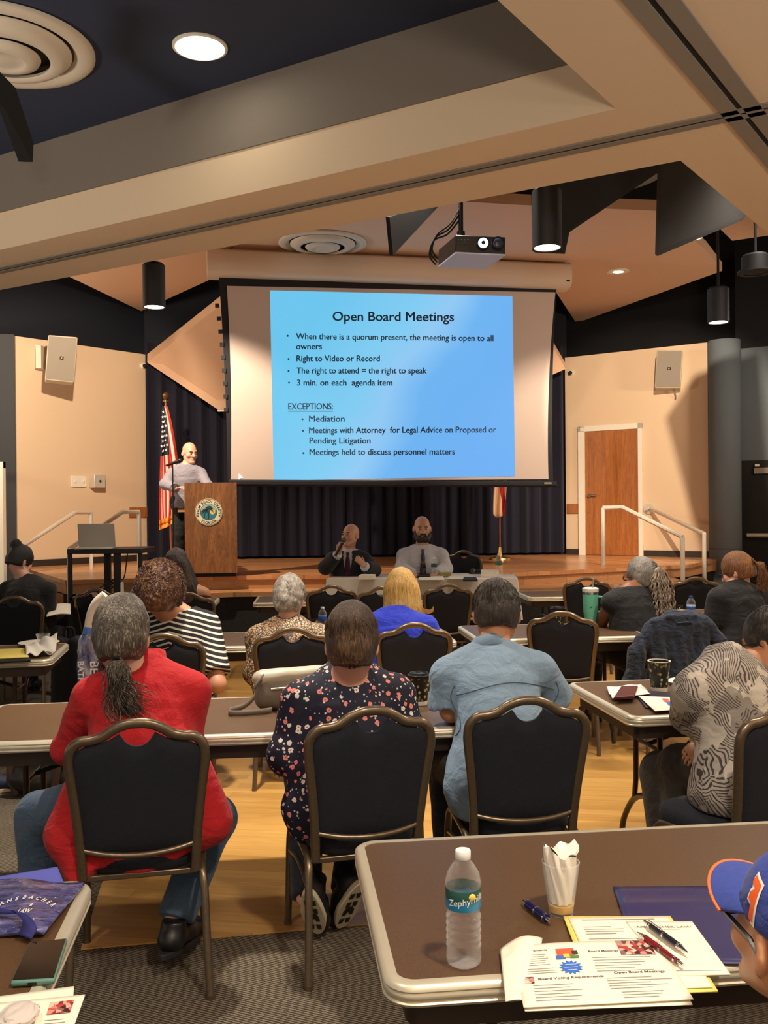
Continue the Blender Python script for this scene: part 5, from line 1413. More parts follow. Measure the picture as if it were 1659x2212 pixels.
for i in range(420):
    q=R(random.uniform(-78,78)); e=random.uniform(-.088,-.070)+.018*abs(math.sin(q)); p0=H.v(.072*math.sin(q),-.012-.090*math.cos(q),-.045); p1=H.v(.063*math.sin(q),-.014-.078*math.cos(q),-.064); strands(nh,[[p0,p1,H.v(.056*math.sin(q),-.020-.066*math.cos(q),e)]],.0024,.0010,3)
nh.build('nape_hair',hb,cap,ang=180)
# ---- 3: light blue denim shirt ----
p,a=seat('blue'); f=Fig('person with thinning dark hair in a light blue denim shirt',p,a-R(4),hip=(-.02,0,HZ),lean=16,curve=16,side=-3,sw=.385,torso=.475,headpx=(1072,1330,3.86),hpitch=-22,hyaw=-4,girth=1.1,chest=1.1,hk=1.05)
f.armpx('L',(975,1535,3.72),(990,1520,4.02)).armpx('R',(1200,1520,3.85),(1140,1500,4.15)); stdlegs(f,.20,.40,.2,.36)
f.body(SKT,kr=1.1); f.top(CHAM,'denim_shirt',sleeve=.86,hem=.44,flare=.05,rip=(.007,15),loose=.022,seed=12,neckcut=.05,kr=1.05,collar=CHAM)
f.pants(JEAND,k=1.15); f.shoes(SHOEB,SOLE)
ys=MB(); 
hd_=hairm('hair_dark',(20,16,14),(46,38,32),(104,92,78),(50,50,8)); H=f.H
cap=cap_hair(f,'hair',hd_,.013,.004,back=.006,low=-.060,front=.045,side=-.03,rip=(.003,60))
mb=MB(); random.seed(8)
for i in range(520):
    az=random.uniform(-125,125); el=random.uniform(-22,74)
    if el>34 and abs(az)<48 and random.random()<.85: continue
    e0=min(84,el+random.uniform(8,24)); strands(mb,[[scalp(H,az,e0,1.12),scalp(H,az*1.02,(e0+el)/2,1.18),scalp(H,az*1.05,el,1.13 if el>-5 else 1.06)]],.0019,.0010,3)
mb.build('hair_strands',hd_,cap,ang=180)
bt=MB(); c=H.v(.004,-.078,.104); q=H.R
bt.ell(np3(c),(.046,.046,.017),18,10,rot=q@Euler((R(46),0,0)).to_matrix()); bt.build('bald_spot',skin('scalp_skin',(150,104,76)),f.root,ang=180)
from mathutils.bvhtree import BVHTree
def seam(f,rows,m,name,r=.0022,lift=.001):
    me=f.topobj.data; bv=BVHTree.FromPolygons([v.co.copy() for v in me.vertices],[tuple(p.vertices) for p in me.polygons])
    for row in rows:
        pl=[]
        for x,z in row:
            h=bv.ray_cast(Vector((x,-1.5,z)),Vector((0,1,0)))
            if h[0] is not None: pl.append(h[0]+h[1]*lift)
        if len(pl)>2: MB().tube(pl,r,5).build(name,m,f.topobj)
zn=f.neck.z
SEAM=plain('chambray_seam',(78,98,118),.9)
seam(f,[[(-.20+.40*i/24,zn-.125+.045*math.cos((-.20+.40*i/24)*9)) for i in range(25)]],SEAM,'yoke_seam')
seam(f,[[(sx*(.205+.015*math.sin(i*.5)),zn-.10-.20*i/14) for i in range(15)] for sx in (-1,1)],SEAM,'sleeve_seam')
# ---- 4: palm print shirt ----
p,a=seat('palm'); f=Fig('person with glasses in a gray palm print shirt at the picture edge',p,a+R(6),hip=(.09,.02,HZ),lean=8,curve=12,side=0,sw=.40,torso=.43,headpx=(1664,1390,3.72),hpitch=-14,hyaw=16,girth=1.15,chest=1.15,hk=1.06)
f.armpx('L',(1500,1556,3.62),(1492,1520,3.86)).armpx('R',(1640,1600,3.7),(1540,1600,3.72),fwd=(-.8,.3,-.35),nrm=(-.2,-.3,.6))
f.legpx('L',(1425,1665,4.02),(1440,1890,4.0)).leg('R',(.16,.42,.52),(.16,.42,.10))
f.body(SKT,kr=1.1); f.top(palmprint(),'palm_print_shirt',sleeve=.92,hem=.49,flare=.05,rip=(.008,16),loose=.03,seed=21,neckcut=.075,kr=1.1,collar=bpy.data.materials['palm_print_cloth'])
f.pants(cloth('olive_trousers',(44,40,34),.15).m,k=1.1); f.shoes(SHOEB,SOLE)
hk_=hairm('hair_dark_gray',(24,20,18),(58,52,48),(120,112,106),(50,50,8)); H=f.H
cap=cap_hair(f,'hair',hk_,.010,.0,back=.004,low=-.050,front=.035,side=-.02,rip=(.002,60))
mb=MB(); random.seed(9)
for i in range(420):
    az=random.uniform(-125,125); el=random.uniform(-18,84); e0=min(88,el+random.uniform(8,20)); strands(mb,[[scalp(H,az,e0,1.09),scalp(H,az,(e0+el)/2,1.13),scalp(H,az,el,1.09)]],.0017,.0010,3)
mb.build('hair_strands',hk_,cap,ang=180)
def glasses(H,root,m,lens=True,k=1.0):
    g=MB()
    for sx in (-1,1):
        rim=[H.v(sx*.034+.026*math.cos(q),.106,.004+.019*math.sin(q)) for q in [2*PI*i/20 for i in range(20)]]; g.tube(rim,.0026*k,6,closed=True)
        g.tube([H.v(sx*.060,.104,.010),H.v(sx*.078,.085,.012),H.v(sx*.0845,.01,.006),H.v(sx*.086,-.015,-.008)],.0030*k,6)
    g.tube([H.v(-.010,.108,.006),H.v(0,.110,.009),H.v(.010,.108,.006)],.0024,6)
    o=g.build('eyeglasses',m,root)
    if lens:
        t=NT('lens_glass') if 'lens_glass' not in bpy.data.materials else None
        if t: t.col((.9,.9,.9)).rough(.03).set(Transmission_Weight=1.0,IOR=1.1,Alpha=.5)
        for sx in (-1,1): MB().add([H.v(sx*.034+.026*math.cos(q),.106,.004+.019*math.sin(q)) for q in [2*PI*i/20 for i in range(20)]],[tuple(range(20))]).build('lens',bpy.data.materials['lens_glass'],o)
glasses(H,f.root,plain('glasses_dark',(30,20,16),.3),True,1.4)
w=f.arms['R'][1]; pw=f.root.matrix_basis if False else None
def toworld(f,v): c,sn=math.cos(f._rz),math.sin(f._rz); return Vector((f._loc.x+v.x*c-v.y*sn,f._loc.y+v.x*sn+v.y*c,f._loc.z+v.z))
A=u(1512,1585,3.58); B=u(1482,1606,3.60); pe=empty('pen',tuple(A),0,'clear white pen held by the person in the palm print shirt','pen')
MB().tube([V(0,0,0),(B-A)*.75],.0055,8).build('barrel',M['white'],pe); MB().tube([(B-A)*.75,(B-A)],[.0052,.0015],8).build('tip',M['blackmetal'],pe)
# ---- 5: cap wearer at the near table ----
f=Fig('person in a blue cap with an orange letter, leaning over the near table',(.90,.97,0),R(30),hip=(0,0,HZ),lean=40,curve=24,sw=.40,torso=.44,headpx=(1729,2026,1.40),hpitch=8,hyaw=-12,hroll=0,hk=1.0,girth=1.1,chest=1.1)
f.arm('L',(-.27,.26,.62),(-.10,.36,.66)).arm('R',(.30,.26,.62),(.14,.38,.66)); stdlegs(f)
f.body(skin('skin_warm',(216,156,116)),h=.006,neckr=.06); f.top(cloth('gray_polo',(96,92,88),.1).m,'polo_shirt',sleeve=.8,hem=.46,neckcut=.03,kr=1.1); f.pants(BLKT); f.shoes(SHOEB,SOLE)
H=f.H; CAPM=cloth('cap_blue',(40,60,140),.08,1500,.2,20,.15,.85).m
S=SDF(np3(H.c-Vector((.25,.25,.25))),np3(H.c+Vector((.25,.25,.25))),.005)
S.ell(H.p(0,-.014,.030),(.091,.112,.114),0,H.rot); up=H.R@Vector((0,0,1)); S.plane(H.p(0,0,.030),np3(-up+H.R@Vector((0,.06,0))))
capo=obj('cap_crown',S.mesh('cap'),CAPM,f.root)
def brimf(off):
    def fn(s_,t_):
        q=R(-72+144*s_); r=1+t_*.0
        x0=.089*math.sin(q); y0=-.014+.110*math.cos(q); d=t_*.078*math.cos(q*.78)**.6
        return np3(H.v(x0*(1+.04*t_),y0+d, (.046-.10*x0*x0/.0081*.16*(.4+t_) -.012*t_+off)))
    return fn
bm_=MB(); bm_.grid(brimf(.0),36,10); br=bm_.build('cap_brim',CAPM,f.root,ang=180); sd=br.modifiers.new('s','SOLIDIFY'); sd.thickness=.004
ed=MB(); ed.tube([brimf(-.001)(i/35,1.0) for i in range(36)],.0030,6); ed.build('brim_edge',plain('cap_orange',(236,110,50),.7),br)
MB().ell(np3(H.v(0,-.014,.146)),(.009,.009,.005),12,8).build('cap_button',CAPM,f.root)
# slanted letter F with a white outline on the cap's front panel
def letter(m,grow,lift,nm,par):
    P=[(-.5,-1),(-.14,-1),(-.02,-.22),(.30,-.22),(.36,.12),(.03,.12),(.10,.55),(.62,.55),(.70,1),(-.20,1)]
    P=[(x-.1,y) for x,y in P]; c=(.0,.0); P=[(x+grow*(1 if x>c[0] else -1)*.9,y+grow*(1 if y>c[1] else -1)) for x,y in P]
    bm=bmesh.new(); vs=[bm.verts.new((x,y,0)) for x,y in P]; bm.faces.new(vs); bmesh.ops.triangulate(bm,faces=bm.faces); bmesh.ops.subdivide_edges(bm,edges=bm.edges,cuts=3,use_grid_fill=True)
    out=MB()
    def W(x,y):
        az=R(-74)+x*.26; el=R(20)+y*.24+x*.06
        rx,ry,rz=.0915+lift,.1125+lift,.1145+lift
        return H.v(rx*math.sin(az)*math.cos(el),-.014+ry*math.cos(az)*math.cos(el),.030+rz*math.sin(el))
    me=bpy.data.meshes.new('l'); bm.to_mesh(me); bm.free()
    vsx=[W(-v.co.x,v.co.y) if False else W(v.co.x,v.co.y) for v in me.vertices]; out.add(vsx,[tuple(p.vertices) for p in me.polygons]); bpy.data.meshes.remove(me)
    return out.build(nm,m,par,ang=180)
b1=letter(plain('emblem_white',(232,226,214),.7),.16,.0012,'cap_letter_outline',capo); letter(plain('emblem_orange',(230,92,30),.7),0,.0022,'cap_letter',b1)
glasses(H,f.root,plain('glasses_black',(16,16,18),.3),True,1.3)
mb=MB(); random.seed(2)
for i in range(200):
    sx=random.choice((-1,1)); z=random.uniform(-.04,.02); y=random.uniform(-.08,-.035); p0=H.v(sx*(.079-.5*y*y),y,z); strands(mb,[[p0,p0+(H.R@Vector((sx*.001,-.006,-.014)))]],.0010,.0006,3)
mb.build('hair',hairm('hair_graystubble',(120,104,88),(150,136,118),(180,168,150)),f.root,ang=180)
# ---- 6: striped top, curly hair ----
STR=stripes()
p,a=seat('stripe'); f=Fig('person with curly reddish brown hair in a black and white striped top',p,a,hip=(0,.02,HZ),lean=4,curve=12,sw=.40,torso=.44,headpx=(347,1284,5.3),hpitch=-6,hyaw=-6,girth=1.15,chest=1.15,hk=1.12)
f.armpx('L',(250,1490,5.3),(300,1450,5.6)).armpx('R',(470,1478,5.28),(436,1448,5.6)); stdlegs(f)
f.body(SKT,kr=1.18,neckr=.06); f.top(STR,'striped_shirt',sleeve=.82,hem=.50,flare=.04,rip=(.005,18),loose=.018,neckcut=.03,scoop=(.125,.03,.075),kr=1.15); f.pants(BLKT); f.shoes(SHOEB,SOLE)
H=f.H; hc=hairm('hair_curly',(44,24,18),(88,54,36),(164,122,78),(22,22,22),.45,16)
cap=cap_hair(f,'hair',hc,.028,.016,back=.02,low=-.085,front=.06,side=-.06,rip=(.005,90),seed=6)
mb=MB(); random.seed(4)
for i in range(900):
    az=random.uniform(-130,130); el=random.uniform(-42,88); p0=scalp(H,az,el,random.uniform(1.36,1.45)); n=(p0-H.c).normalized(); t1=n.orthogonal().normalized(); t2=n.cross(t1); ph=random.uniform(0,6.28); r=random.uniform(.005,.011)
    strands(mb,[[p0+t1*r*math.cos(ph+q)+t2*r*math.sin(ph+q)+n*.004*q for q in (0,1.1,2.2,3.3,4.4)]],.0024,.0012,3)
mb.build('hair_strands',hc,cap,ang=180)
# ---- 7: animal print jacket ----
p,a=seat('leopard'); f=Fig('person with short wavy gray hair in an animal print jacket',p,a,hip=(-.03,.02,HZ-.02),lean=10,curve=20,sw=.37,torso=.35,headpx=(626,1294,5.75),hpitch=-12,hyaw=-16,girth=1.05,chest=1.08)
f.armpx('L',(556,1452,5.6),(600,1440,5.9)).armpx('R',(700,1452,5.65),(680,1430,5.95)); stdlegs(f)
f.body(SKP); f.top(leopard(),'print_jacket',sleeve=1.9,hem=.50,rip=(.008,22),loose=.02,neckcut=.09,kr=1.3,flare=.03); f.pants(BLKT); f.shoes(SHOEB,SOLE)
H=f.H; hw=hairm('hair_silver',(96,90,82),(158,150,138),(214,206,192),(24,24,14),.45,22)
cap=cap_hair(f,'hair',hw,.018,.012,back=.008,low=-.080,front=.055,side=-.04,rip=(.006,60),seed=3)
mb=MB(); random.seed(14)
for i in range(240):
    az=random.uniform(-125,125); el=random.uniform(-30,84); e0=min(88,el+20); k=random.uniform(-8,8); strands(mb,[[scalp(H,az,e0,1.17),scalp(H,az+k,(e0+el)/2,1.22),scalp(H,az-k,el,1.18)]],.0026,.0014,3)
mb.build('hair_strands',hw,cap,ang=180)
# ---- 8: blonde ----
p,a=seat('blonde'); f=Fig('person with straight blonde hair in a bright blue top',p,a,hip=(-.06,.02,HZ-.02),lean=8,curve=16,sw=.37,torso=.385,headpx=(866,1281,6.0),hpitch=-8,hyaw=6,girth=1.05,chest=1.08,hk=1.04)
f.armpx('L',(800,1440,5.85),(830,1420,6.1)).armpx('R',(962,1440,5.9),(930,1410,6.2)); stdlegs(f)
f.body(SKP); f.top(BLUE,'blue_top',sleeve=1.1,hem=.50,rip=(.005,20),neckcut=.05,kr=1.25); f.pants(BLKT); f.shoes(SHOEB,SOLE)
H=f.H; hbl=hairm('hair_blonde',(150,104,44),(216,172,96),(244,218,150),(50,50,4),.35)
def ex(S):
    S.cone(H.p(0,-.06,.0),H.p(.0,-.085,-.125),.085,.088,.05,flat=((0,1,0),.62)); S.cone(H.p(-.06,-.03,-.02),H.p(-.075,-.05,-.13),.045,.040,.04); S.cone(H.p(.06,-.03,-.02),H.p(.075,-.05,-.12),.045,.040,.04)
cap=cap_hair(f,'hair',hbl,.016,.014,back=.012,low=-.19,front=.06,side=-.08,rip=(.002,50),extra=ex)
mb=MB(); random.seed(3)
for i in range(620):
    az=random.uniform(-120,120); p0=scalp(H,az*.5,random.uniform(60,89),1.17); p1=scalp(H,az,18,1.24); zz=-.145-random.uniform(0,.035); x=.118*math.sin(R(az*.92)); p2=H.v(x,-.05-.095*math.cos(R(az)),zz*.5); p3=H.v(x*1.05+random.gauss(0,.008),-.055-.095*math.cos(R(az)),zz)
    strands(mb,[catmull([p0,p1,p2,p3],3)],.0022,.0014,3)
for i in range(40):
    p0=H.v(.11,-.05,-.09+random.gauss(0,.006)); strands(mb,[catmull([p0,p0+Vector((.025,0,-.03)),p0+Vector((.06,0,-.035)),p0+Vector((.085,0,-.012+random.gauss(0,.008)))],3)],.0020,.0010,3)
mb.build('hair_strands',hbl,cap,ang=180)
# ---- 9: gray twist braids, black sleeveless top ----
p,a=seat('jacket'); f=Fig('person with long gray twisted braids in a black sleeveless top',(u(1372,1300,6.62).x,6.62,0),R(14),hip=(-.0,.0,HZ),lean=4,curve=10,sw=.34,torso=.43,headpx=(1384,1248,6.75),hpitch=-4,hyaw=22,girth=1.1,chest=1.05,hk=1.04)
f.armpx('L',(1288,1372,6.85),(1326,1290,6.98),fwd=(.35,.25,.55),nrm=(-.3,-.6,.3)).armpx('R',(1420,1380,6.8),(1352,1300,7.05),fwd=(-.2,.1,.6)); stdlegs(f)
f.body(SKB,h=.007); f.top(BLK,'sleeveless_top',sleeve=.0,hem=.50,neckcut=.02,flare=.02,rip=None); f.pants(cloth('print_skirt',(26,26,30),.5,120).m,name='skirt'); f.shoes(SHOEB,SOLE)
H=f.H; hgb=hairm('hair_salt',(70,66,62),(128,122,114),(184,178,168),(60,60,10))
cap=cap_hair(f,'hair',hgb,.014,.008,back=.004,low=-.065,front=.05,side=-.03,rip=(.004,80))
mb=MB(); random.seed(7)
for i in range(150):
    az=random.uniform(-110,110); el=random.uniform(0,86); tgt=H.v(.035,-.115,.075); p0=scalp(H,az,el,1.12); strands(mb,[[p0,(p0+tgt)*.5+ (p0-H.c)*.10,tgt]],.0028,.0022,3)
mb.build('hair_strands',hgb,cap,ang=180)
mb=MB(); base=H.v(.035,-.118,.070)
for i in range(46):
    a0=random.uniform(-1,1); d=random.uniform(-.03,.03); L=.36+random.uniform(-.05,.03); ph=random.uniform(0,6.28); pl=[]
    for j in range(22):
        t_=j/21; sp=a0*.085*min(1,t_*3.2)**.7; w=.007*min(1,t_*4)
        pl.append(base+f.rt*(sp+.02*t_+w*math.sin(ph+t_*34))+Vector((0,-.022-.03*math.sin(t_*1.6)+d*min(1,t_*3)+w*math.cos(ph+t_*34)-.018*(1-abs(a0))*1.5,.012*math.sin(min(1,t_*5)*PI)-L*t_*1.0)))
    strands(mb,[pl],.0058,.0048,5)
mb.build('braids',hairm('hair_braid',(84,70,58),(140,122,104),(196,180,160),(12,12,60),.5,30),f.root,ang=180)
er=MB(); c=H.v(-.088,-.012,-.062); er.tube([c+Vector((0,.020*math.cos(q),.020*math.sin(q))) for q in [2*PI*i/18 for i in range(18)]],.0018,5,closed=True); er.build('hoop_earring',M['chrome'],f.root)
glasses(H,f.root,plain('glasses_navy',(20,20,34),.3),False,1.4)
MB().tube([f.arms['L'][1]-(f.arms['L'][1]-f.arms['L'][0]).normalized()*.045,f.arms['L'][1]-(f.arms['L'][1]-f.arms['L'][0]).normalized()*.015],.034,14).build('wristwatch',M['matteblack'],f.root)
# ---- 10: auburn ponytail, black jacket ----
f=Fig('person with an auburn ponytail in a black short sleeved jacket',(u(1612,1300,6.85).x,6.85,0),R(16),hip=(0,0,HZ),lean=8,curve=16,sw=.36,torso=.43,headpx=(1592,1237,7.0),hpitch=-16,hyaw=34,girth=1.1,chest=1.12,hk=1.06)
f.armpx('L',(1540,1352,6.9),(1530,1330,7.2)).armpx('R',(1690,1370,6.9),(1650,1330,7.2)); stdlegs(f)
f.body(SKP); f.top(BLK,'black_jacket',sleeve=.9,hem=.46,neckcut=.045,kr=1.25,loose=.015); f.pants(BLKT); f.shoes(SHOEB,SOLE)
H=f.H; ha=hairm('hair_auburn',(60,36,20),(120,76,42),(190,136,76),(50,50,6),.35)
cap=cap_hair(f,'hair',ha,.014,.010,back=.008,low=-.055,front=.05,side=-.03,rip=(.002,60))
mb=MB(); random.seed(17); tie=H.v(.02,-.128,.030)
for i in range(300):
    az=random.uniform(-125,110); el=random.uniform(-25,86); p0=scalp(H,az,el,1.11); strands(mb,[[p0,(p0*.5+tie*.5)+(((p0+tie)*.5)-H.c).normalized()*.016,tie]],.0020,.0016,3)
for i in range(190):
    e=Vector((random.gauss(.02,.022),-.075+random.gauss(0,.018),-.17+random.gauss(0,.025))); strands(mb,[catmull([tie,tie+Vector((random.gauss(.01,.014),-.05,.012)),tie+e*.6+Vector((random.gauss(.012,.016),-.028,0)),tie+e],3)],.0026,.0012,3)
mb.build('ponytail',ha,cap,ang=180); glasses(H,f.root,bpy.data.materials['glasses_navy'],False,1.2)
ps=MB(); ps.tube([f.neck+f.up*.012+f.rt*(math.cos(q)*.066)+f.fw*(math.sin(q)*.06) for q in [2*PI*i/30 for i in range(30)]],.0026,5,closed=True); ps.build('necklace',M['chrome'],f.root)
# ---- 11: black bun ----
p,a=seat('bun'); f=Fig('person with a black hair bun in a black jacket writing by the stairs',(u(46,1290,7.85).x,7.85,0),R(-6),hip=(0,0,HZ),lean=10,curve=22,sw=.36,torso=.455,headpx=(44,1214,8.05),hpitch=-24,hyaw=-30,girth=1.08,chest=1.1,hk=1.04)
f.armpx('L',(-16,1345,8.0),(30,1325,8.3)).armpx('R',(103,1342,8.0),(90,1322,8.35)); stdlegs(f)
f.body(SKP); f.top(BLK,'black_jacket',sleeve=1.95,hem=.46,neckcut=.05,kr=1.25,loose=.012); f.pants(BLKT); f.shoes(SHOEB,SOLE)
H=f.H; hk2=hairm('hair_black',(8,8,9),(18,16,16),(40,36,34),(60,60,6),.35)
def exb(S): S.ell(H.p(.0,-.10,.125),(.048,.045,.045),.02)
cap=cap_hair(f,'hair',hk2,.012,.006,back=.006,low=-.05,front=.045,side=-.03,rip=(.002,60),extra=exb)
MB().ell(np3(H.v(.086,-.008,-.045)),(.007,)*3,10,8).build('pearl_earring',M['white'],f.root)
# ---- 12: long brown hair ----
f=Fig('person with long straight brown hair and bare shoulders near the lectern',(u(396,1300,7.95).x,7.95,0),R(-4),hip=(0,0,HZ),lean=4,curve=12,sw=.34,torso=.395,headpx=(381,1222,8.05),hpitch=-6,hyaw=14,hk=1.03)
f.armpx('L',(340,1360,8.0),(370,1330,8.3)).armpx('R',(443,1352,8.0),(420,1322,8.3)); stdlegs(f)
f.body(SKT,kr=1.1); f.top(cloth('brown_top',(70,44,36),.1).m,'strapless_top',sleeve=0,hem=.48,neckcut=-.10,rip=None); f.pants(JEAND); f.shoes(SHOEB,SOLE)
H=f.H; hbr=hairm('hair_long_brown',(26,20,17),(50,38,30),(92,74,58),(50,50,4),.35)
cap=cap_hair(f,'hair',hbr,.014,.010,back=.008,low=-.085,front=.05,side=-.06,rip=(.002,50))
mb=MB(); random.seed(23)
for i in range(380):
    az=random.uniform(-110,120); p0=scalp(H,az*.5,random.uniform(55,88),1.14); p1=scalp(H,az,8,1.2); x=.095*math.sin(R(az*.9)); L=random.uniform(.30,.38); sw_=.10*max(0,math.sin(R(az*.6+40)))
    p2=H.v(x*1.05+.02+sw_*.5,-.055-.085*math.cos(R(az)),-.12); p3=H.v(x*.9+sw_+.05,-.11-.06*math.cos(R(az)),-L); strands(mb,[catmull([p0,p1,p2,p3],4)],.0026,.0016,3)
mb.build('hair_strands',hbr,cap,ang=180)
SKM=skin('skin_muted',(196,150,126))
# ---- 13: the speaker at the lectern ----
f=Fig('bald person in a pale shirt speaking behind the oak lectern',(u(404,1100,11.95).x,11.95,STZ),R(186),hip=(0,0,.92),lean=2,curve=8,sw=.37,torso=.455,headpx=(410,979,11.92),hyaw=34,hpitch=-8,chest=1.15,girth=1.12,hk=1.1)
f.armpx('R',(357,1046,11.78),(384,1056,11.62),fwd=(-.5,.6,.15),nrm=(0,.2,1)).armpx('L',(450,1052,11.8),(425,1062,11.62)); f.leg('L',(-.11,.03,.50),(-.12,-.01,.10)).leg('R',(.11,.03,.50),(.12,-.01,.10))
f.body(SKP,h=.007).eyes(); f.top(WSH,'dress_shirt',sleeve=1.9,hem=.84,collar=WSH,neckcut=.045,kr=1.15); f.pants(BLKT); f.shoes(SHOEB,SOLE)
# ---- 14: suit and microphone ----
f=Fig('bald person in a dark suit and purple tie speaking into a handheld microphone',(u(752,1200,10.72).x,10.72,RZ),R(180),hip=(0,0,HZ),lean=-2,curve=6,sw=.37,torso=.43,headpx=(757,1157,10.72),hyaw=-34,hpitch=6,hk=1.08,chest=1.12,girth=1.12)
f.armpx('R',(703,1226,10.62),(733,1194,10.45),fwd=(-.15,.25,.9),nrm=(.3,.8,.2),curl=.95).armpx('L',(808,1232,10.6),(785,1222,10.38),fwd=(.4,.3,.55),nrm=(-.2,.9,.2),curl=.9); stdlegs(f,.13,.34,.13,.30)
f.body(SKM,h=.006).eyes()
def vcut(S):
    # open front of the jacket
    a=f.neck+f.fw*.20+f.up*.06; 
    for i in range(8):
        t_=i/7; c=f.neck+f.fw*(.13)+f.up*(.03-.30*t_); S.ell(np3(c),(.060*(1-t_*.75)+.006,.09,.04),0,op='s')
f.top(GSH,'dress_shirt',sleeve=1.95,hem=.50,off=.002,collar=GSH,neckcut=.045,kr=1.1); f.top(SUIT,'suit_jacket',sleeve=1.80,hem=.46,off=.016,cut=vcut,neckcut=.03,kr=1.2)
def tie_(f,m,off,L=.36):
    t=MB(); pts=[]
    def q(x,z,y): return f.neck+f.rt*x+f.up*z+f.fw*y
    rows=[(.022,.012,.095+off),(.014,-.025,.105+off),(.022,-.06,.118+off),(.034,-.20,.138+off),(.042,-L+.04,.135+off),(.0,-L,.130+off)]
    for (w1,z1,y1),(w2,z2,y2) in zip(rows,rows[1:]): t.add([q(-w1,z1,y1),q(w1,z1,y1),q(w2,z2,y2),q(-w2,z2,y2)],[(0,1,2,3)])
    o=t.build('necktie',m,f.root,ang=180); sd=o.modifiers.new('s','SOLIDIFY'); sd.thickness=.006; sd.offset=0
tie_(f,cloth('purple_tie',(62,20,52),.2).m,.015)
A=u(734,1183,10.40); B=u(745,1163,10.40); mi=empty('microphone',tuple(A),0,'handheld microphone in the hand of the person in the dark suit','microphone')
d=(B-A); MB().tube([d*-.9,d*.55],[.014,.018],12).build('handle',M['blackmetal'],mi); MB().ell(np3(d*.85),(.026,.026,.030),16,10).build('grille',plain('mic_grille',(90,86,82),.4,metal=.7),mi)
MB().ell(np3(f.neck+f.rt*-.12-f.up*.10+f.fw*.135),(.008,.004,.008),8,6).build('lapel_pin',M['white'],f.root)
# ---- 15: bearded ----
f=Fig('bald person with a dark beard in a gray shirt and patterned tie',(u(912,1200,10.72).x,10.72,RZ),R(180),hip=(0,0,HZ),lean=0,curve=6,sw=.43,torso=.47,headpx=(912,1142,10.74),hyaw=3,hpitch=-4,hk=1.15,chest=1.2,girth=1.24)
f.armpx('R',(868,1228,10.62),(892,1240,10.40)).armpx('L',(964,1228,10.62),(940,1240,10.40)); stdlegs(f,.15,.34,.15,.30)
f.body(SKM,h=.007,kr=1.2,neckr=.066).eyes(); f.top(GSH,'dress_shirt',sleeve=1.9,hem=.50,collar=GSH,neckcut=.045,kr=1.35,rip=(.006,18)); f.pants(BLKT); f.shoes(SHOEB,SOLE)
t=NT('patterned_tie'); t.col(t.ramp(t.noise(t.co(),60,3),[(.42,lin((26,22,30))),(.6,lin((96,80,92)))])); tie_(f,t.m,.052,.42)
H=f.H; k=H.k
S=SDF(np3(H.c-Vector((.2,.2,.24))),np3(H.c+Vector((.2,.2,.1))),.006)
S.cone(H.p(-.03,.072,-.098),H.p(.03,.072,-.098),.036*k,.036*k,.02)
for sx in (-1,1): S.chain([H.p(sx*.07,.0,-.03),H.p(sx*.060,.03,-.075),H.p(sx*.03,.068,-.105)],[.016*k,.026*k,.032*k],.02)
S.cone(H.p(-.022,.096,-.050),H.p(.022,.096,-.050),.010*k,.010*k,.01); S.ell(H.p(0,.108,-.066),(.018*k,.012*k,.008*k),.006,op='s'); S.ripple(.003,90,1)
obj('beard',S.mesh('beard'),hairm('beard_dark',(14,12,11),(30,25,22),(62,52,46),(40,40,20)),f.root)
# ======================= things on the tables and floor =======================
def clearm(name,tint,wf,rough,bump):
    t=NT(name); t.col((.95,.97,.98)).rough(rough); t.b.inputs['Specular IOR Level'].default_value=.8
    if bump: t.bump(t.noise(t.co(),90,3),bump,.006)
    tr=t.node('ShaderNodeBsdfTransparent'); tr.inputs[0].default_value=(*tint,1); lw=t.node('ShaderNodeLayerWeight'); lw.inputs[0].default_value=.35
    mx=t.node('ShaderNodeMixShader'); t.l(t.math('ADD',t.math('MULTIPLY',lw.outputs['Facing'],.38),wf,True),mx.inputs[0]); t.l(tr.outputs[0],mx.inputs[1]); t.l(t.b.outputs[0],mx.inputs[2]); t.l(mx.outputs[0],t.out.inputs[0])
    t.set(Metallic=0); return t.m
CLEAR=clearm('clear_plastic',(.985,.99,.99),.025,.04,1.0); THIN=clearm('thin_clear',(.98,.98,.97),.06,.12,0)
CAPW=plain('cap_white',(222,222,220),.4); CAPB=plain('cap_blue_plastic',(40,70,150),.4)
def label_mat(name,c1,c2):
    t=NT(name); sp=t.node('ShaderNodeSeparateXYZ'); t.l(t.co(),sp.inputs[0]); n=t.noise(t.co(),40,3)
    f=t.math('ADD',t.math('MULTIPLY',t.math('SUBTRACT',sp.outputs[2],.104),28),t.math('MULTIPLY',t.math('SUBTRACT',n,.5),.5)); t.col(t.ramp(f,[(.45,lin(c1)),(.75,lin(c2))])); t.rough(.35); return t.m
LBT=label_mat('bottle_label_teal',(30,130,180),(34,78,70)); LBB=label_mat('bottle_label_blue',(40,86,180),(190,210,235)); LBD=plain('bottle_label_dark',(40,66,80),.4)
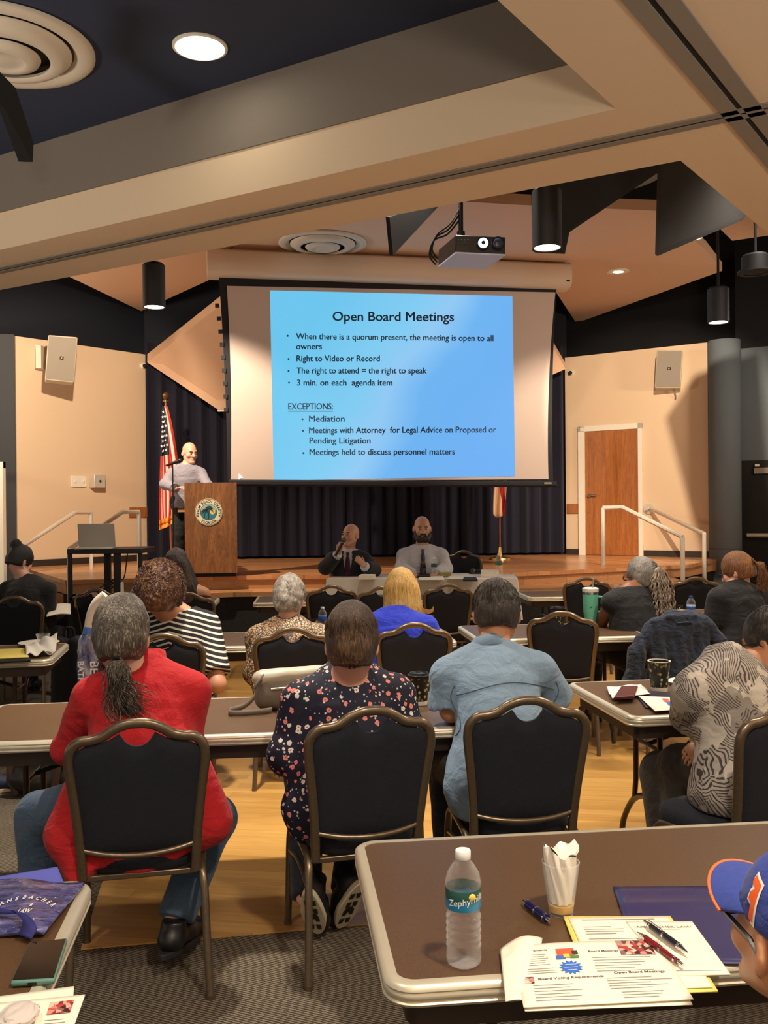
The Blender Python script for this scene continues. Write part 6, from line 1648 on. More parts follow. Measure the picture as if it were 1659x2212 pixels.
def bottle(p,h,label,cap,lab,text=None,z0=.62,z1=.40,group='water bottles'):
    k=h/.205; o=empty('water_bottle',tuple(p),R(12),label,'bottle',group)
    pr=[(.0001,.004),(.024,.0),(.030,.004),(.032,.012),(.0305,.03)]
    for i in range(5): z=.034+i*.013; pr += [(.0320,z),(.0318,z+.003),(.0290,z+.0065)]
    pr += [(.0305,.102),(.0315,.108),(.0315,.140),(.0325,.147),(.0315,.153),(.029,.164),(.022,.176),(.0145,.186),(.0125,.190),(.0125,.196)]
    MB().lathe([(r*k,z*k) for r,z in pr],n=40).build('bottle_body',CLEAR,o,ang=60)
    MB().lathe([(.0135*k,.190*k),(.0142*k,.191*k),(.0142*k,.204*k),(.0130*k,.2055*k),(.0001,.2055*k)],n=28).build('cap',cap,o)
    lb=MB().lathe([(.0320*k,.104*k),(.0324*k,.105*k),(.0324*k,.139*k),(.0320*k,.140*k)],n=40)
    l=lb.build('bottle_label',lab,o,ang=80)
    if text:
        me=text_mesh(text,.0165*k,'CENTER',.006,.0002); tb=MB()
        for v in me.vertices:
            a=v.co.x/(.0326*k)-PI/2-R(12)+R(10); z=.118*k+v.co.y+v.co.x*.15; r=.0327*k+v.co.z; v.co=Vector((r*math.cos(a),r*math.sin(a),z))
        mesh_into(tb,me); tb.build('label_lettering',CAPW,l,ang=0)
        MB().ell((.0322*k*math.cos(R(-78)),.0322*k*math.sin(R(-78)),.131*k),(.007*k,.0022,.006*k),14,8).build('label_sun',plain('label_sun',(240,214,90),.5),l)
    return o
def sc_at(p): return FPX/p.y
p=on(1002,2080); bottle(p,(2088-1848)/sc_at(p)*1.02,'clear water bottle with a white cap and teal label on the near table',CAPW,LBT,'Zephyrhills')
# ---- papers ----
def sheet(name,pts,label,cat='paper',m=None,z=TZ+.004,th=.0012,group=None,curl=None):
    c=[uz(x,y,z) if not isinstance(x,Vector) else x for x,y in pts]
    f=quadmap(*c)
    mb=MB()
    def fn(a,b):
        q=f(a,b); 
        if curl: q=q+Vector((0,0,curl(a,b)))
        return q
    mb.grid(fn,18,18); o=mb.build(name,m or M['paper'],None,ang=180); sd=o.modifiers.new('s','SOLIDIFY'); sd.thickness=th; sd.offset=-1
    tag(o,label,cat,group); return o,fn
def put(fn,par,items,off=.0008,name='printed_text',m=None):
    """items: ('t', text, u, v, cap height in v, align) or ('b', u0, v0, u1, v1) on the unit sheet"""
    mb=MB(); w=(fn(1,0)-fn(0,0)).length; h=(fn(0,1)-fn(0,0)).length
    def P(a,b): return fn(a,b)+Vector((0,0,off))
    for it in items:
        if it[0]=='b':
            _,a,b,c,d=it; mb.add([P(a,b),P(c,b),P(c,d),P(a,d)],[(0,1,2,3)])
        else:
            _,s,a,b,hh,al=it; me=text_mesh(s,1,al,.012,0)
            for v in me.vertices: v.co=P(a+v.co.x*hh*h/.7/w, b+v.co.y*hh/.7)
            mesh_into(mb,me)
    return mb.build(name,m or M['inkdark'],par,ang=0)
def photo_mat():
    t=NT('printed_photo'); v=t.vor(t.co(),95,'F1',1,'Color'); sp=t.node('ShaderNodeSeparateColor'); t.l(v,sp.inputs[0])
    t.col(t.ramp(sp.outputs[0],[(.15,lin((60,26,26))),(.4,lin((186,64,60))),(.65,lin((230,196,176))),(.9,lin((90,50,44)))])); t.rough(.6); return t.m
PHO=photo_mat()
def lines(a0,a1,b0,n,db,seed=1,h=.006):
    r=random.Random(seed); return [('b',a0,b0-i*db,a0+(a1-a0)*r.uniform(.6,1),b0-i*db+h) for i in range(n)]
# blue folder under the papers
fo_m=plain('folder_blue',(54,50,92),.25,var=.05)
o,fn=sheet('blue_folder',[(1378,2078),(1640,2082),(1640,1912),(1324,1915)],'shiny dark blue plastic folder lying behind the handouts','folder',fo_m,z=TZ+.004,th=.003,curl=lambda a,b:.004*math.exp(-((b-.72)/.05)**2))
# yellow pad and the letters on it
yp,fy=sheet('yellow_sheet',[(1283,2152),(1551,2140),(1448,1978),(1217,1979)],'yellow paper peeking out below the white letter pages','paper',M['yellowpaper'],z=TZ+.008,th=.003)
o,fn=sheet('letter_page',[(1300,2140),(1540,2132),(1442,1979),(1228,1982)],'white letter page with small printing between the folder and handout','paper',None,z=TZ+.011)
put(fn,o,lines(.10,.52,.84,4,.035,1)+lines(.10,.62,.66,3,.035,2)+lines(.10,.5,.52,2,.035,3)+[('b',.12,.95,.85,.957)],m=M['ink'])
o,fn=sheet('letterhead_page',[(1452,2106),(1578,2104),(1495,1990),(1352,1990)],'letterhead page under the black pen','paper',None,z=TZ+.014,th=.003)
put(fn,o,[('t','ANSBACHER LAW',.5,.86,.035,'CENTER'),('b',.28,.82,.72,.824),('b',.1,.06,.9,.066)],m=M['ink'])
# folded handout and the printed slides page in front
o,fn=sheet('folded_handout',[(1092,2163),(1150,2165),(1172,2026),(1080,2050)],'curled back page of the handout at the table edge','paper',None,z=TZ+.012,curl=lambda a,b:.014*max(0,math.sin(a*PI))*(.3+.7*b))
o2,fn2=sheet('handout_page',[(1134,2184),(1496,2170),(1430,2040),(1112,2046)],'second handout page just showing under the printed slides page','paper',None,z=TZ+.012)
o,fn=sheet('slides_handout',[(1131,2176),(1498,2158),(1422,2032),(1106,2043)],'printed slides page with a blue burst on the near table edge','paper',None,z=TZ+.017,curl=lambda a,b:.004*math.sin(a*PI)*b)
put(fn,o,[('t','Voting',.045,.93,.030,'LEFT'),('t','Requirements',.045,.865,.030,'LEFT'),('t','Board Meetings',.49,.80,.030,'LEFT'),('t','Board Voting Requirements',.12,.385,.034,'LEFT'),('t','Open Board Meetings',.60,.43,.034,'LEFT')])
put(fn,o,lines(.06,.27,.80,6,.035,4)+lines(.06,.27,.56,3,.035,5)+lines(.50,.92,.70,6,.045,6)+lines(.08,.42,.30,6,.045,7)+lines(.54,.95,.36,5,.04,8)+lines(.60,.92,.14,3,.04,9),m=M['ink'],off=.0009)
put(fn,o,[('b',.70,.74,.93,.99)],name='printed_photo',m=PHO,off=.001); put(fn,o,[('b',.035,.34,.095,.44)],name='printed_photo',m=PHO,off=.001)
mb=MB(); ctr_=(.345,.56); pts=[]
for i in range(28):
    a=2*PI*i/28; r=(1 if i%2==0 else .68); pts.append(fn(ctr_[0]+.078*r*math.cos(a),ctr_[1]+.12*r*math.sin(a))+Vector((0,0,.0012)))
mb.add(pts,[tuple(range(28))]); mb.build('printed_burst',plain('burst_blue',(48,104,200),.6),o)
put(fn,o,[('b',.315,.60,.385,.606),('b',.30,.555,.39,.561),('b',.32,.51,.38,.516)],name='burst_lines',m=M['paper'],off=.0016)
cg=MB(); rr=random.Random(3)
cols=[((.28,.76,.40,.88),(214,90,60)),((.27,.70,.33,.76),(60,100,180)),((.36,.71,.42,.75),(70,140,70)),((.32,.72,.36,.78),(230,190,80)),((.38,.77,.42,.83),(60,50,50))]
for i,((a,b,c,d),cc) in enumerate(cols): put(fn,o,[('b',a,b,c,d)],name='printed_clipart',m=plain('clip_%d'%i,cc,.6),off=.0011+.0001*i)
# ---- pens ----
def pen(p0,p1,r,label,mb_,mt,z,fat=False):
    a=uz(*p0,z); b=uz(*p1,z); d=(b-a); o=empty('pen',tuple(a),0,label,'pen','pens on the near table'); L=d.length
    MB().tube([d*.12,d*.5,d*.8],[r,r*1.05,r],12).build('barrel',mb_,o)
    MB().tube([d*.8,d*.93,d],[r,r*.55,r*.15],12).build('tip',mt,o)
    MB().tube([d*0,d*.12],[r*.55,r*.62],10).build('push_button',M['chrome'],o)
    for f in (.14,.45,.78): MB().tube([d*f,d*(f+.035)],r*1.12,12).build('ring',M['chrome'],o)
    if not fat: MB().tube([d*.10+Vector((0,0,r*1.25)),d*.42+Vector((0,0,r*1.25))],r*.28,6).build('clip',M['chrome'],o)
    return o
NAVYM=plain('pen_navy',(30,32,90),.25,metal=.5)
pen((1188,1990),(1128,1944),.0085,'stubby dark blue and silver pen beside the plastic cup',NAVYM,M['chrome'],TZ+.0115,True)
pen((1392,1990),(1487,2058),.0062,'black and blue pen lying across the letterhead page',plain('pen_black',(26,28,40),.25),M['chrome'],TZ+.026)
pen((1476,2085),(1376,2013),.0058,'dark red pen half under the slides page',plain('pen_red',(120,24,32),.25),M['chrome'],TZ+.024)
# ---- cups ----
def cup(p,r0,r1,h,label,m,rim=None,name='paper_cup',lid=None,base=None,group=None,sleeve=True):
    o=empty(name,tuple(p),0,label,'cup',group)
    MB().lathe([(.0001,.002),(r0,0),(r0*1.0,.003),(r1,h),(r1-.0025,h),(r0-.002,.006),(.0001,.006)],n=36).build('cup_wall',m,o,ang=50)
    if rim: MB().lathe([(r1-.003,h-.001),(r1+.002,h),(r1+.002,h+.003),(r1-.003,h+.003),(r1-.003,h-.001)],n=36).build('rim',rim,o,ang=80)
    if base: MB().lathe([(r0+.0006,.0),(r0+.0006+(r1-r0)*.14,h*.14)],n=36).build('base_band',base,o,ang=80)
    if lid: MB().lathe([(r1+.003,h-.004),(r1+.004,h+.008),(r1-.004,h+.010),(r1-.006,h+.018),(r1-.010,h+.018),(r1-.013,h+.013),(.0001,h+.013)],n=36).build('lid',lid,o,ang=50)
    return o
def leafcup():
    t=NT('leaf_print'); co=t.co('Object',(1,1,.8)); d=t.vor(co,75,'F1',1); c=t.vor(co,75,'F1',1,'Color'); sp=t.node('ShaderNodeSeparateColor'); t.l(c,sp.inputs[0])
    lf=t.math('LESS_THAN',d,.42); k=t.math('MULTIPLY',lf,t.math('GREATER_THAN',sp.outputs[0],.35))
    t.col(t.mix(k,lin((22,26,22)),t.ramp(sp.outputs[1],[(.2,lin((86,84,52))),(.6,lin((150,136,84))),(.9,lin((206,190,140)))]))); t.rough(.45); return t.m
LEAF=leafcup(); BLID=plain('black_lid',(14,14,14),.35)
def cup_px(px,py,wtop,wbot,hpx,*a,**k):
    p=on(px,py,TZ+.001); s=sc_at(p); return cup(p,wbot/2/s,wtop/2/s,hpx/s,*a,**k)
cup_px(1424,1492,47,34,64,'dark leaf patterned paper cup with a cream rim on the brown table',LEAF,M['paper'],base=M['paper'])
cup_px(906,1521,46,33,60,'dark leaf patterned cup with black lid between the floral and denim shirts',LEAF,None,base=M['paper'],lid=BLID)
cup_px(676,1362,26,20,24,'short dark cup beside the bottle before the animal print jacket',LEAF,BLID,name='dark_cup')
cup_px(1466,1345,17,13,36,'dark drinking cup beside the blue capped bottle',LEAF,BLID,name='dark_cup')
cup_px(1206,1352,34,26,36,'dark travel mug with a black lid behind the empty chair',LEAF,None,name='travel_mug',lid=BLID)
p=on(1212,1972,TZ+.001); s=sc_at(p); o=cup(p,26/s,41/s,112/s,'clear plastic cup stuffed with white napkin on the near table',THIN,None,name='plastic_cup')
def crumple(name,c,r,label,cat,m,par=None,seed=1,flat=1.0,n=5,amp=.35):
    rr=np.random.RandomState(seed); V3=[rr.normal(size=3) for _ in range(9)]
    mb=MB(); mb.ell((0,0,0),(1,1,1),30,18)
    out=[]
    for v in mb.v:
        v=Vector(v); k=1
        for i,q in enumerate(V3): k+=amp*.38*abs(math.sin((2+i*.55)*(v.x*q[0]+v.y*q[1]+v.z*q[2])+i))-.05
        out.append((v.x*r[0]*k,v.y*r[1]*k,max(-r[2]*.92,v.z*r[2]*k)))
    mb.v=out; o=mb.build(name,m,par,ang=35)
    if par is None: o.location=tuple(c); tag(o,label,cat)
    else: o.location=tuple(c)
    return o
NAP=plain('napkin_white',(232,226,214),.85,var=.03)
MB().lathe([(.0001,.008),(26.5/s,.007),(28/s,.022),(.0001,.022)],n=32).build('juice',plain('juice_yellow',(206,160,60),.2),o)
def napkin_in_cup():
    mb=MB(); h=112/s
    def fn(a,b):
        q=2*PI*a; rr_=(.6+.4*b)*36/s*(1+.10*math.sin(q*9+b*9)); z=.024+b*h*1.02+.010*math.sin(q*2+.8)*b+.004*math.sin(q*5+1)*b
        return (rr_*math.cos(q),rr_*math.sin(q),z)
    mb.grid(fn,90,16,cu=True)
    def cap_(a,b): q=2*PI*a; x=fn(a,1); return (x[0]*(1-b),x[1]*(1-b),x[2]-.02*b+.006*math.sin(q*5)*(1-b))
    mb.grid(cap_,90,5,cu=True)
    o2=mb.build('napkin',NAP,None,ang=45); o2.location=tuple(p); tag(o2,'crumpled white napkin stuffed in the clear plastic cup','napkin'); return o2
napkin_in_cup()
p=on(93,1391,TZ+.001); s2=sc_at(p); cup(p,10/s2,15/s2,22/s2,'small clear plastic cup beside the napkin on the plate',THIN,None,name='plastic_cup')
# ---- near side table: pouch, strap, phone, papers ----
o,fn=sheet('blue_paper',[(-60,1925),(140,1912),(124,1872),(-60,1903)],'pale blue paper sticking out beyond the clear pouch','paper',plain('paper_blue',(92,98,190),.6),z=TZ+.006)
t=NT('pouch_film'); n=t.noise(t.co('Object',(1,3,1)),16,3,.5,.6); t.col(t.ramp(n,[(.35,lin((56,56,102))),(.6,lin((92,92,148))),(.74,lin((150,150,190)))])); t.rough(.10).set(Coat_Weight=.6,Coat_Roughness=.05); t.bump(n,.8,.02)
o,fn=sheet('clear_pouch',[(-150,2014),(96,2013),(182,1906),(-40,1896)],'glossy clear blue plastic pouch with white lettering on the side table','pouch',t.m,z=TZ+.014,th=.008,curl=lambda a,b:.006*math.sin(a*9+b*4)*.5+.005*math.sin(b*PI))
tb=MB()
s_='ANSBACHER'
for i,ch in enumerate(s_):
    a=R(128-78*(i/(len(s_)-1))); me=text_mesh(ch,1,'CENTER',.03,0); cxu,cyu=.66,.12; ru,rv=.36,.40
    for v in me.vertices:
        x=v.co.x*.052; y=v.co.y*.10; ro=a-PI/2; 
        v.co=fn(cxu+ru*math.cos(a)+x*math.cos(ro)-y*.55*math.sin(ro), cyu+rv*math.sin(a)+x*1.6*math.sin(ro)+y*math.cos(ro))+Vector((0,0,.003))
    mesh_into(tb,me)
me=text_mesh('LAW',1,'CENTER',.03,0)
for v in me.vertices: v.co=fn(.70+v.co.x*.052,.27+v.co.y*.10)+Vector((0,0,.003))
mesh_into(tb,me)
st_=[fn(.72+.022*(1 if i%2==0 else .42)*math.sin(i*PI/5),.41+.045*(1 if i%2==0 else .42)*math.cos(i*PI/5))+Vector((0,0,.003)) for i in range(10)]; tb.add(st_,[tuple(range(10))[::-1]])
tb.build('pouch_lettering',CAPW,o,ang=0)
sp_=MB(); A=uz(-30,1962,TZ+.03); B=uz(22,1966,TZ+.035); D_=uz(50,1992,TZ+.030); E_=uz(40,2020,TZ+.012)
pl=catmull([A,B,D_,E_],6); wv=Vector((.035,-.02,0))
for q1,q2 in zip(pl,pl[1:]): sp_.add([q1,q2,q2+wv,q1+wv],[(0,1,2,3)])
o=sp_.build('strap',plain('strap_navy',(36,38,104),.8),None,ang=180,weld=True); sd=o.modifiers.new('s','SOLIDIFY'); sd.thickness=.003; tag(o,'navy fabric strap looped over the clear pouch','strap')
def phone():
    c=[uz(22,2134,TZ+.002),uz(118,2128,TZ+.002),uz(146,2037,TZ+.002),uz(62,2046,TZ+.002)]
    o=empty('smartphone',tuple(c[0]),0,'phone in a teal case lying face up at the side table edge','phone'); b=c[0]; Vz=Vector((0,0,.011)); L=[p-b for p in c]
    def ins(k,z): 
        m=sum(L,Vector((0,0,0)))/4; return [p+(m-p).normalized()*k+Vector((0,0,z)) for p in L]
    MB().slab(ins(0,0),Vz).build('case',plain('case_teal',(86,128,116),.5),o,bevel=.004)
    MB().slab(ins(.006,.0112),Vector((0,0,.0006))).build('screen',plain('phone_screen',(20,18,18),.08),o)
    f=quadmap(*L); q=[f(.40,.0),f(.60,.0)]; 
    MB().slab([q[0]+Vector((0,-.0012,.003)),q[1]+Vector((0,-.0012,.003)),q[1]+Vector((0,-.0012,.008)),q[0]+Vector((0,-.0012,.008))],Vector((0,-.0004,0))).build('port',M['blackmetal'],o)
phone()
for k,(pts,lab) in enumerate((([(-80,2260),(150,2250),(160,2130),(-60,2160)],'white page under the printed page with a photo at the corner'),([(-80,2290),(140,2270),(184,2148),(-60,2172)],'printed page with a small red photo at the picture corner'))):
    o,fn=sheet('printed_page',pts,lab,'paper',None,z=TZ+.03+.006*k,th=.002)
    if k==1: put(fn,o,[('b',.70,.66,.92,.90)],name='printed_photo',m=PHO,off=.001); put(fn,o,lines(.70,.95,.55,4,.06,3,.008),m=M['ink'])
# papers rest on a small stack
o,fn=sheet('paper_stack',[(-80,2285),(130,2262),(150,2160),(-60,2180)],'thick stack of white papers under the pages at the picture corner','paper stack',None,z=TZ+.028,th=.026)
crumple('napkin',uz(42,2192,TZ+.050),(.034,.040,.014),'crumpled grayish napkin on the pages at the picture corner','napkin',plain('napkin_gray',(196,186,180),.85),seed=4,amp=.16)
# ---- handbag ----
HB=plain('bag_taupe',(108,98,84),.42,var=.06,scale=16,bump=.1); HBL=plain('bag_pale',(176,168,148),.4,var=.10,scale=14,bump=.1)
A=on(556,1540,TZ); B=on(722,1530,TZ); d=(B-A); d.z=0; L=d.length; d.normalize(); bk=V(-d.y,d.x,0)
hb_=empty('handbag',(A.x,A.y,TZ),math.atan2(d.y,d.x),'taupe leather handbag with a looped strap lying on the table','handbag')
S=SDF((-.05,-.06,-.02),(L+.05,.24,.26),.006); S.cone((.045,.05,.055),(L-.04,.05,.055),.055,.055,.02,flat=((0,1,0),.9)); S.cone((.05,.065,.125),(L-.045,.065,.125),.04,.04,.05,flat=((0,1,0),1.1)); S.ripple(.003,40,2); S.plane((0,0,0.002),(0,0,-1)); obj('body',S.mesh('bag'),HB,hb_)
S=SDF((-.05,-.06,.06),(L+.05,.24,.28),.006); S.cone((.035,.06,.140),(L-.03,.06,.150),.046,.042,.02,flat=((0,0,1),.75)); S.ripple(.004,34,5); obj('flap',S.mesh('flap'),HBL,hb_)
MB().tube([(.06,-.006,.10),(L-.05,-.006,.108)],.004,6).build('zipper',M['alu'],hb_); MB().tube([(.11,-.012,.105),(.112,-.016,.06)],.004,6).build('zip_pull',M['alu'],hb_)
st=MB(); pl=catmull([(.03,.02,.15),(-.01,-.0,.11),(-.015,-.01,.07),(-.06,-.02,.035),(-.115,-.03,.022),(-.125,-.04,.014),(-.09,-.055,.012),(0,-.05,.012),(.06,-.03,.012)],6)
for q1,q2 in zip(pl,pl[1:]):
    w=Vector((0,0,.024)); st.add([q1-w*.4,q2-w*.4,q2+w*.6,q1+w*.6],[(0,1,2,3)])
o=st.build('strap',HB,hb_,ang=180,weld=True); sd=o.modifiers.new('s','SOLIDIFY'); sd.thickness=.004
MB().tube(catmull([(L-.03,.06,.17),(L+.06,.07,.19),(L+.10,.1,.21)],4),.006,6).build('side_strap',HB,hb_)
# ---- plate, napkins, wallet, handout on the brown table ----
def plate(px,py,w,label):
    p=on(px,py,TZ+.002); r=w/2/sc_at(p); o=MB().lathe([(.0001,0),(r*.62,0),(r*.70,.003),(r*.98,.014),(r,.015),(r*.97,.017),(r*.70,.006),(.0001,.004)],n=48).build('paper_plate',M['paper'],None,ang=50); o.location=tuple(p); return tag(o,label,'plate')
plate(1492,1478,96,'white paper plate with a napkin, behind the palm print sleeve')
crumple('napkin',on(1503,1474,TZ+.03),(.042,.034,.022),'white napkin crumpled on the paper plate','napkin',NAP,seed=9,amp=.4)
def flatnap(pts,label,seed):
    rr=random.Random(seed); return sheet('napkin',pts,label,'napkin',NAP,z=TZ+.012,curl=lambda a,b:.006*math.sin(a*11+seed)*math.sin(b*9)+.004,th=.002)[0]
flatnap([(1322,1510),(1405,1500),(1385,1479),(1310,1486)],'white napkin lying flat under the burgundy wallet',1)
c=[on(1326,1512,TZ+.02),on(1370,1509,TZ+.02),on(1378,1487,TZ+.02),on(1342,1488,TZ+.02)]; o=MB().slab([p-V(0,0,.0) for p in c],V(0,0,.014)).build('wallet',plain('wallet_burgundy',(84,30,32),.4),None,bevel=.003); tag(o,'burgundy wallet on the white napkin','wallet')
o,fn=sheet('blue_pouch',[(1395,1528),(1480,1524),(1470,1496),(1366,1490)],'dark blue pouch under the handout with a colored picture','pouch',plain('pouch_dark',(46,46,66),.35),z=TZ+.008,th=.005)
o,fn=sheet('handout_page',[(1415,1536),(1484,1531),(1478,1507),(1379,1503)],'handout with a small red and blue picture beside the paper cup','paper',None,z=TZ+.016)
put(fn,o,[('b',.48,.55,.62,.85)],name='printed_clipart',m=bpy.data.materials['clip_0']); put(fn,o,[('b',.52,.30,.75,.58)],name='printed_burst',m=bpy.data.materials['burst_blue'],off=.0012)
# ---- row-left table ----
plate(84,1392,86,'white paper plate under the crumpled napkin near the small cup')
o,fn=sheet('napkin',[(56,1412),(118,1404),(124,1376),(54,1384)],'crumpled cream napkin spread on the paper plate','napkin',NAP,z=TZ+.035,th=.003,curl=lambda a,b:.035*math.sin(a*4.2+1)*math.sin(b*5)-.012*(abs(a-.5)+abs(b-.5))+.014*math.sin(a*13+b*7))
o,fn=sheet('portfolio',[(-60,1432),(66,1425),(58,1404),(-60,1408)],'black portfolio cover under the yellow pad','folder',M['matteblack'],z=TZ+.016,th=.012)
o,fn=sheet('yellow_pad',[(-60,1424),(62,1418),(54,1400),(-60,1404)],'yellow writing pad on the black portfolio','notepad',M['yellowpaper'],z=TZ+.026,th=.008)
# ---- far tables ----
o,fn=sheet('open_notebook',[(100,1330),(153,1325),(152,1304),(110,1308)],'open white notebook with a clip before the person with the bun','notebook',None,z=TZ+.016,th=.012,curl=lambda a,b:.012*math.sin(a*PI))
def bpx(px,pb,pt,label,cap,lab,z=TZ+.002,Y=None):
    p=on(px,pb,z) if Y is None else u(px,pb,Y); return bottle(p,(pb-pt)/sc_at(p),label,cap,lab)
bpx(697,1368,1311,'water bottle with a white cap standing before the animal print jacket',CAPW,LBB)
bpx(1493,1346,1287,'water bottle with a blue cap on the table by the denim jacket',CAPB,LBB)
bpx(290,1312,1266,'half hidden water bottle beside the curly haired head',CAPW,LBB)
o=empty('tumbler',tuple(on(1276,1353)),0,'mint green tumbler with a white lid and straw','tumbler'); q=on(1276,1353); sq_=sc_at(q)
MINT=plain('mint_enamel',(104,190,158),.4)
MB().lathe([(.0001,0),(11/sq_,0),(12/sq_,8/sq_),(16/sq_,36/sq_),(16.5/sq_,70/sq_)],n=32).build('body',MINT,o,ang=50); MB().lathe([(16.8/sq_,70/sq_),(16.8/sq_,75/sq_)],n=32).build('steel_band',M['chrome'],o)
MB().lathe([(17/sq_,75/sq_),(17.5/sq_,82/sq_),(14/sq_,84/sq_),(.0001,84/sq_)],n=32).build('lid',M['white'],o,ang=50); MB().tube([(4/sq_,0,82/sq_),(7/sq_,0,102/sq_)],2/sq_,8).build('straw',M['grille'],o)
MB().tube(catmull([(15/sq_,0,64/sq_),(28/sq_,0,60/sq_),(28/sq_,0,36/sq_),(15/sq_,0,30/sq_)],5),3/sq_,8).build('handle',MINT,o)
MB().ell((-2/sq_,-16.2/sq_,44/sq_),(2.6/sq_,.6/sq_,2.6/sq_),10,6).build('emblem',plain('mint_dark',(70,140,114),.4),o)
crumple('napkin',on(1522,1342,TZ+.02),(.03,.03,.025),'small white napkin by the blue capped bottle','napkin',NAP,seed=12)
for k in range(3):
    r=.12; p=on(1668,1284,TZ+.004+.018*k); o=MB().lathe([(.0001,0),(r*.62,0),(r*.98,.013),(r,.015),(r*.7,.006),(.0001,.004)],n=36).build('paper_plate',M['paper'],None); o.location=tuple(p+V(.01*k,0,0)); tag(o,('lowest','middle','top')[k]+' white plate of the stack beyond the auburn ponytail','plate','stacked plates')
# ---- panel table things ----
PZ=RZ+.747+.004
def onp(px,py): return uz(px,py,PZ)
bpx(766,1243,1206,'water bottle before the person in the dark suit',CAPW,LBD,PZ); bpx(938,1246,1204,'water bottle before the bearded person',CAPW,LBD,PZ)
bpx(1078,1246,1196,'water bottle with a green label at the end of the cloth table',CAPW,plain('label_green',(60,104,84),.4),PZ)
def stackbox(x0,x1,py,hpx,label):
    a=onp(x0,py); b=onp(x1,py); d=b-a; n=V(-d.y,d.x,0).normalized()*.2; o=MB().slab([a,b,b+n,a+n],V(0,0,hpx*a.y/FPX)).build('paper_stack',M['paper'],None); tag(o,label,'paper stack','stacks of paper on the cloth table')
stackbox(775,806,1252,9,'stack of white papers before the suited person'); stackbox(1039,1078,1246,13,'taller stack of papers at the cloth table end')
for k,(pts,lab) in enumerate((([(905,1252),(960,1252),(955,1240),(905,1242)],'open papers before the bearded person'),([(965,1250),(1035,1250),(1010,1238),(975,1238)],'papers lying between the bottle and the microphone'))):
    sheet('papers',pts,lab,'paper',None,z=PZ+.008,th=.006)
for pts,lab,m in (([(900,1244),(930,1244),(928,1239),(902,1239)],'dark tablet before the bearded person',M['matteblack']),([(1000,1252),(1032,1252),(1028,1246),(1002,1246)],'dark book beside the loose microphone',M['matteblack'])):
    sheet('dark_case',pts,lab,'case',m,z=PZ+.02,th=.018)
p=onp(962,1245); o=MB().box((-.06,-.04,0),(.06,.04,.04)).build('small_box',plain('box_olive',(150,140,70),.6),None); o.location=tuple(p+V(0,0,.004)); tag(o,'small olive box on the cloth table','box')
mi=empty('microphone',tuple(onp(1022,1240)+V(0,0,.035)),0,'loose black microphone lying on the cloth table','microphone'); MB().tube([(.03,0,0),(.22,0,-.01)],[.018,.014],10).build('handle',M['blackmetal'],mi); MB().ell((0,0,0),(.032,.03,.03),14,8).build('grille',bpy.data.materials['mic_grille'],mi)
# ---- denim jacket over a chair ----
DJ=cloth('dark_denim_jacket',(30,40,58),.25,900,.3,14,.6,.9).m
cj=CHS['jacket']; jk=empty('denim_jacket',tuple(cj.location),cj.rotation_euler.z,'dark denim jacket draped over the back of a chair','jacket')
S=SDF((-.46,-.60,.16),(.46,.06,1.06),.009)
S.cone((-.17,-.275,.850),(.17,-.275,.850),.045,.045,.03); S.cone((-.07,-.272,.895),(.07,-.272,.895),.045,.045,.05)
S.cone((-.13,-.275,.80),(-.18,-.285,.36),.07,.09,.06,flat=((0,1,0),.7)); S.cone((.13,-.275,.80),(.17,-.285,.36),.07,.09,.06,flat=((0,1,0),.7)); S.cone((0,-.275,.82),(0,-.29,.36),.09,.11,.06,flat=((0,1,0),.7))
S.chain([(-.20,-.265,.82),(-.29,-.275,.66),(-.34,-.265,.46),(-.33,-.24,.34)],[.045,.062,.060,.055],.018); S.chain([(.20,-.265,.83),(.29,-.27,.68),(.33,-.26,.48),(.31,-.24,.36)],[.045,.062,.060,.055],.018)
S.cone((-.10,-.325,.90),(.08,-.325,.905),.016,.016,.015); S.cone((-.13,-.30,.87),(-.10,-.325,.90),.016,.016,.015)
_x=S.ax[0][:,None,None]; _z=S.ax[2][None,None,:]
S.d=(S.d+.011*np.clip((.88-_z)/.2,0,1)*np.sin(44*_x+1.5*np.sin(7*_z)+.8)+.007*np.clip((.86-_z)/.15,0,1)*np.sin(95*_x+2*np.sin(9*_z))).astype(np.float32)
S.ripple(.006,26,8,2); S.ell((0,-.14,.56),(.17,.075,.27),.01,op='s'); S.plane((0,0,.33),(0,0,-1))
o=obj('jacket_body',S.mesh('jacket'),DJ,jk)
mb=MB(); mb.tube(catmull([(-.055,-.345,.862),(0,-.350,.866),(.05,-.345,.864)],4),.008,6,sq=(1,.4)); mb.build('hanger_loop',plain('denim_seam',(66,78,98),.9),jk)
# ---- bags ----
t=NT('bag_leather'); n=t.noise(t.co(),18,3); t.col(t.mix(n,lin((16,14,13)),lin((40,33,28)))); t.rough(.45); t.bump(n,.4,.02); BGL=t.m
p=uz(88,1726,0); bg=empty('shoulder_bag',(p.x,p.y+.10,0),R(10),'dark leather bag with silver clip on the floor under a table','bag')
S=SDF((-.26,-.16,-.02),(.26,.2,.46),.009); S.cone((-.12,0,.10),(.12,0,.10),.10,.10,.03,flat=((0,1,0),.9)); S.cone((-.10,0,.24),(.10,.02,.24),.085,.085,.06); S.ripple(.010,20,3); S.plane((0,0,.004),(0,0,-1)); obj('body',S.mesh('bag'),BGL,bg)
MB().tube(catmull([(-.16,-.06,.02),(-.19,-.06,.18),(-.12,-.05,.30),(-.02,-.05,.42)],6),.018,8,sq=(1,.4)).build('strap',plain('strap_brown',(64,44,32),.5),bg); MB().tube(catmull([(.06,-.11,.05),(.08,-.12,.2),(.11,-.10,.30)],6),.022,8,sq=(1,.4)).build('strap',bpy.data.materials['strap_brown'],bg)
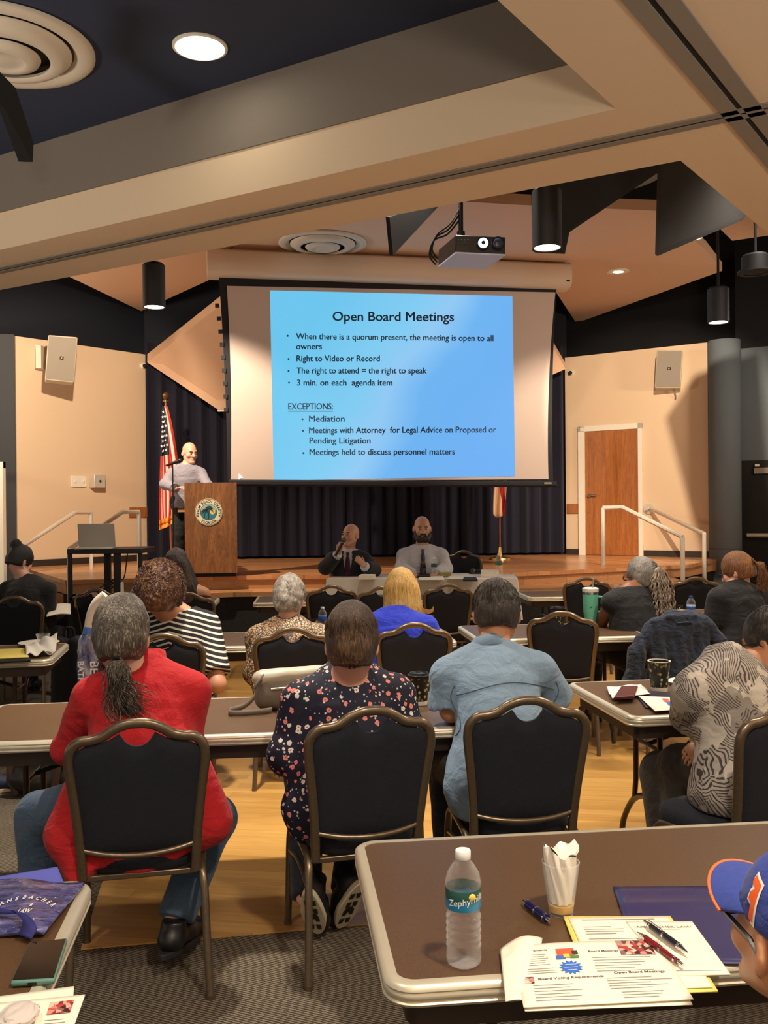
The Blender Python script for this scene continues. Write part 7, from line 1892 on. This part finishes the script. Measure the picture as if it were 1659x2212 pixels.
MB().tube([(.07,-.13,.28),(.12,-.13,.28),(.12,-.13,.31),(.10,-.13,.31),(.10,-.13,.40)],.005,6).build('clip',M['chrome'],bg)
p=uz(148,1560,0); bp=empty('backpack',(u(150,1450,7.3).x,7.3,0),R(5),'black backpack standing on the floor beside a chair','backpack')
S=SDF((-.2,-.16,-.02),(.2,.16,.72),.011); S.cone((-.06,0,.12),(-.06,0,.56),.085,.07,.03); S.cone((.06,0,.12),(.06,0,.56),.085,.07,.03); S.ripple(.006,22,4); S.plane((0,0,.003),(0,0,-1)); obj('body',S.mesh('bp'),M['matteblack'],bp); MB().tube(catmull([(-.04,0,.62),(-.03,0,.69),(.03,0,.69),(.04,0,.62)],5),.010,8).build('handle',M['matteblack'],bp)
# tall printed plastic bag on the table beyond the red fleece
q=uz(196,1512,TZ); q=Vector((u(195,1450,4.05).x,4.05,TZ+.003)); pb=empty('plastic_bag',tuple(q),R(6),'tall clear plastic shopping bag with white lettering and blue tie','bag')
t=NT('bag_film'); n=t.noise(t.co('Object',(1,1,.4)),26,3,.5,1.0); t.col(t.ramp(n,[(.35,lin((34,40,84))),(.55,lin((120,124,150))),(.7,lin((176,176,186)))])); t.rough(.15); t.bump(n,.8,.02)
S=SDF((-.12,-.1,-.01),(.14,.1,.42),.006); S.cone((-.0,0,.06),(.0,0,.30),.060,.046,.02,flat=((0,1,0),.8)); S.cone((.02,0,.06),(.05,0,.26),.05,.03,.02); S.ripple(.005,36,2); S.plane((0,0,.003),(0,0,-1)); o=obj('bag_body',S.mesh('pbag'),t.m,pb)
MB().tube([(0,0,.335),(0,0,.365)],[.032,.026],14).build('tie',plain('tie_blue',(60,110,190),.5),pb); MB().tube(catmull([(0.0,0,.33),(.008,0,.40),(.03,0,.46),(.07,0,.50)],5),[.026]*16,12).build('wrapped_roll',plain('roll_white',(216,206,186),.5),pb)
tx=MB()
for s_,xx,hh in (('BED',.012,.036),('BATH',-.040,.026)):
    me=text_mesh(s_,hh*1.35,'CENTER',.02,.0004)
    for v in me.vertices: v.co=Vector((xx+v.co.y,-.0565-v.co.z-.0,.175-v.co.x*1.1))
    mesh_into(tx,me)
tx.build('bag_lettering',CAPW,pb,ang=0)
# sneaker poking in at the picture edge
r_=empty('sneaker',(uz(-28,1712,0).x,uz(-28,1712,0).y,0),0,'dark blue sneaker with a pale sole at the picture edge','shoe'); shoe(r_,(0,0,.0),R(-70),plain('sneaker_navy',(34,40,66),.7),plain('sneaker_sole',(226,196,160),.6),name='upper')
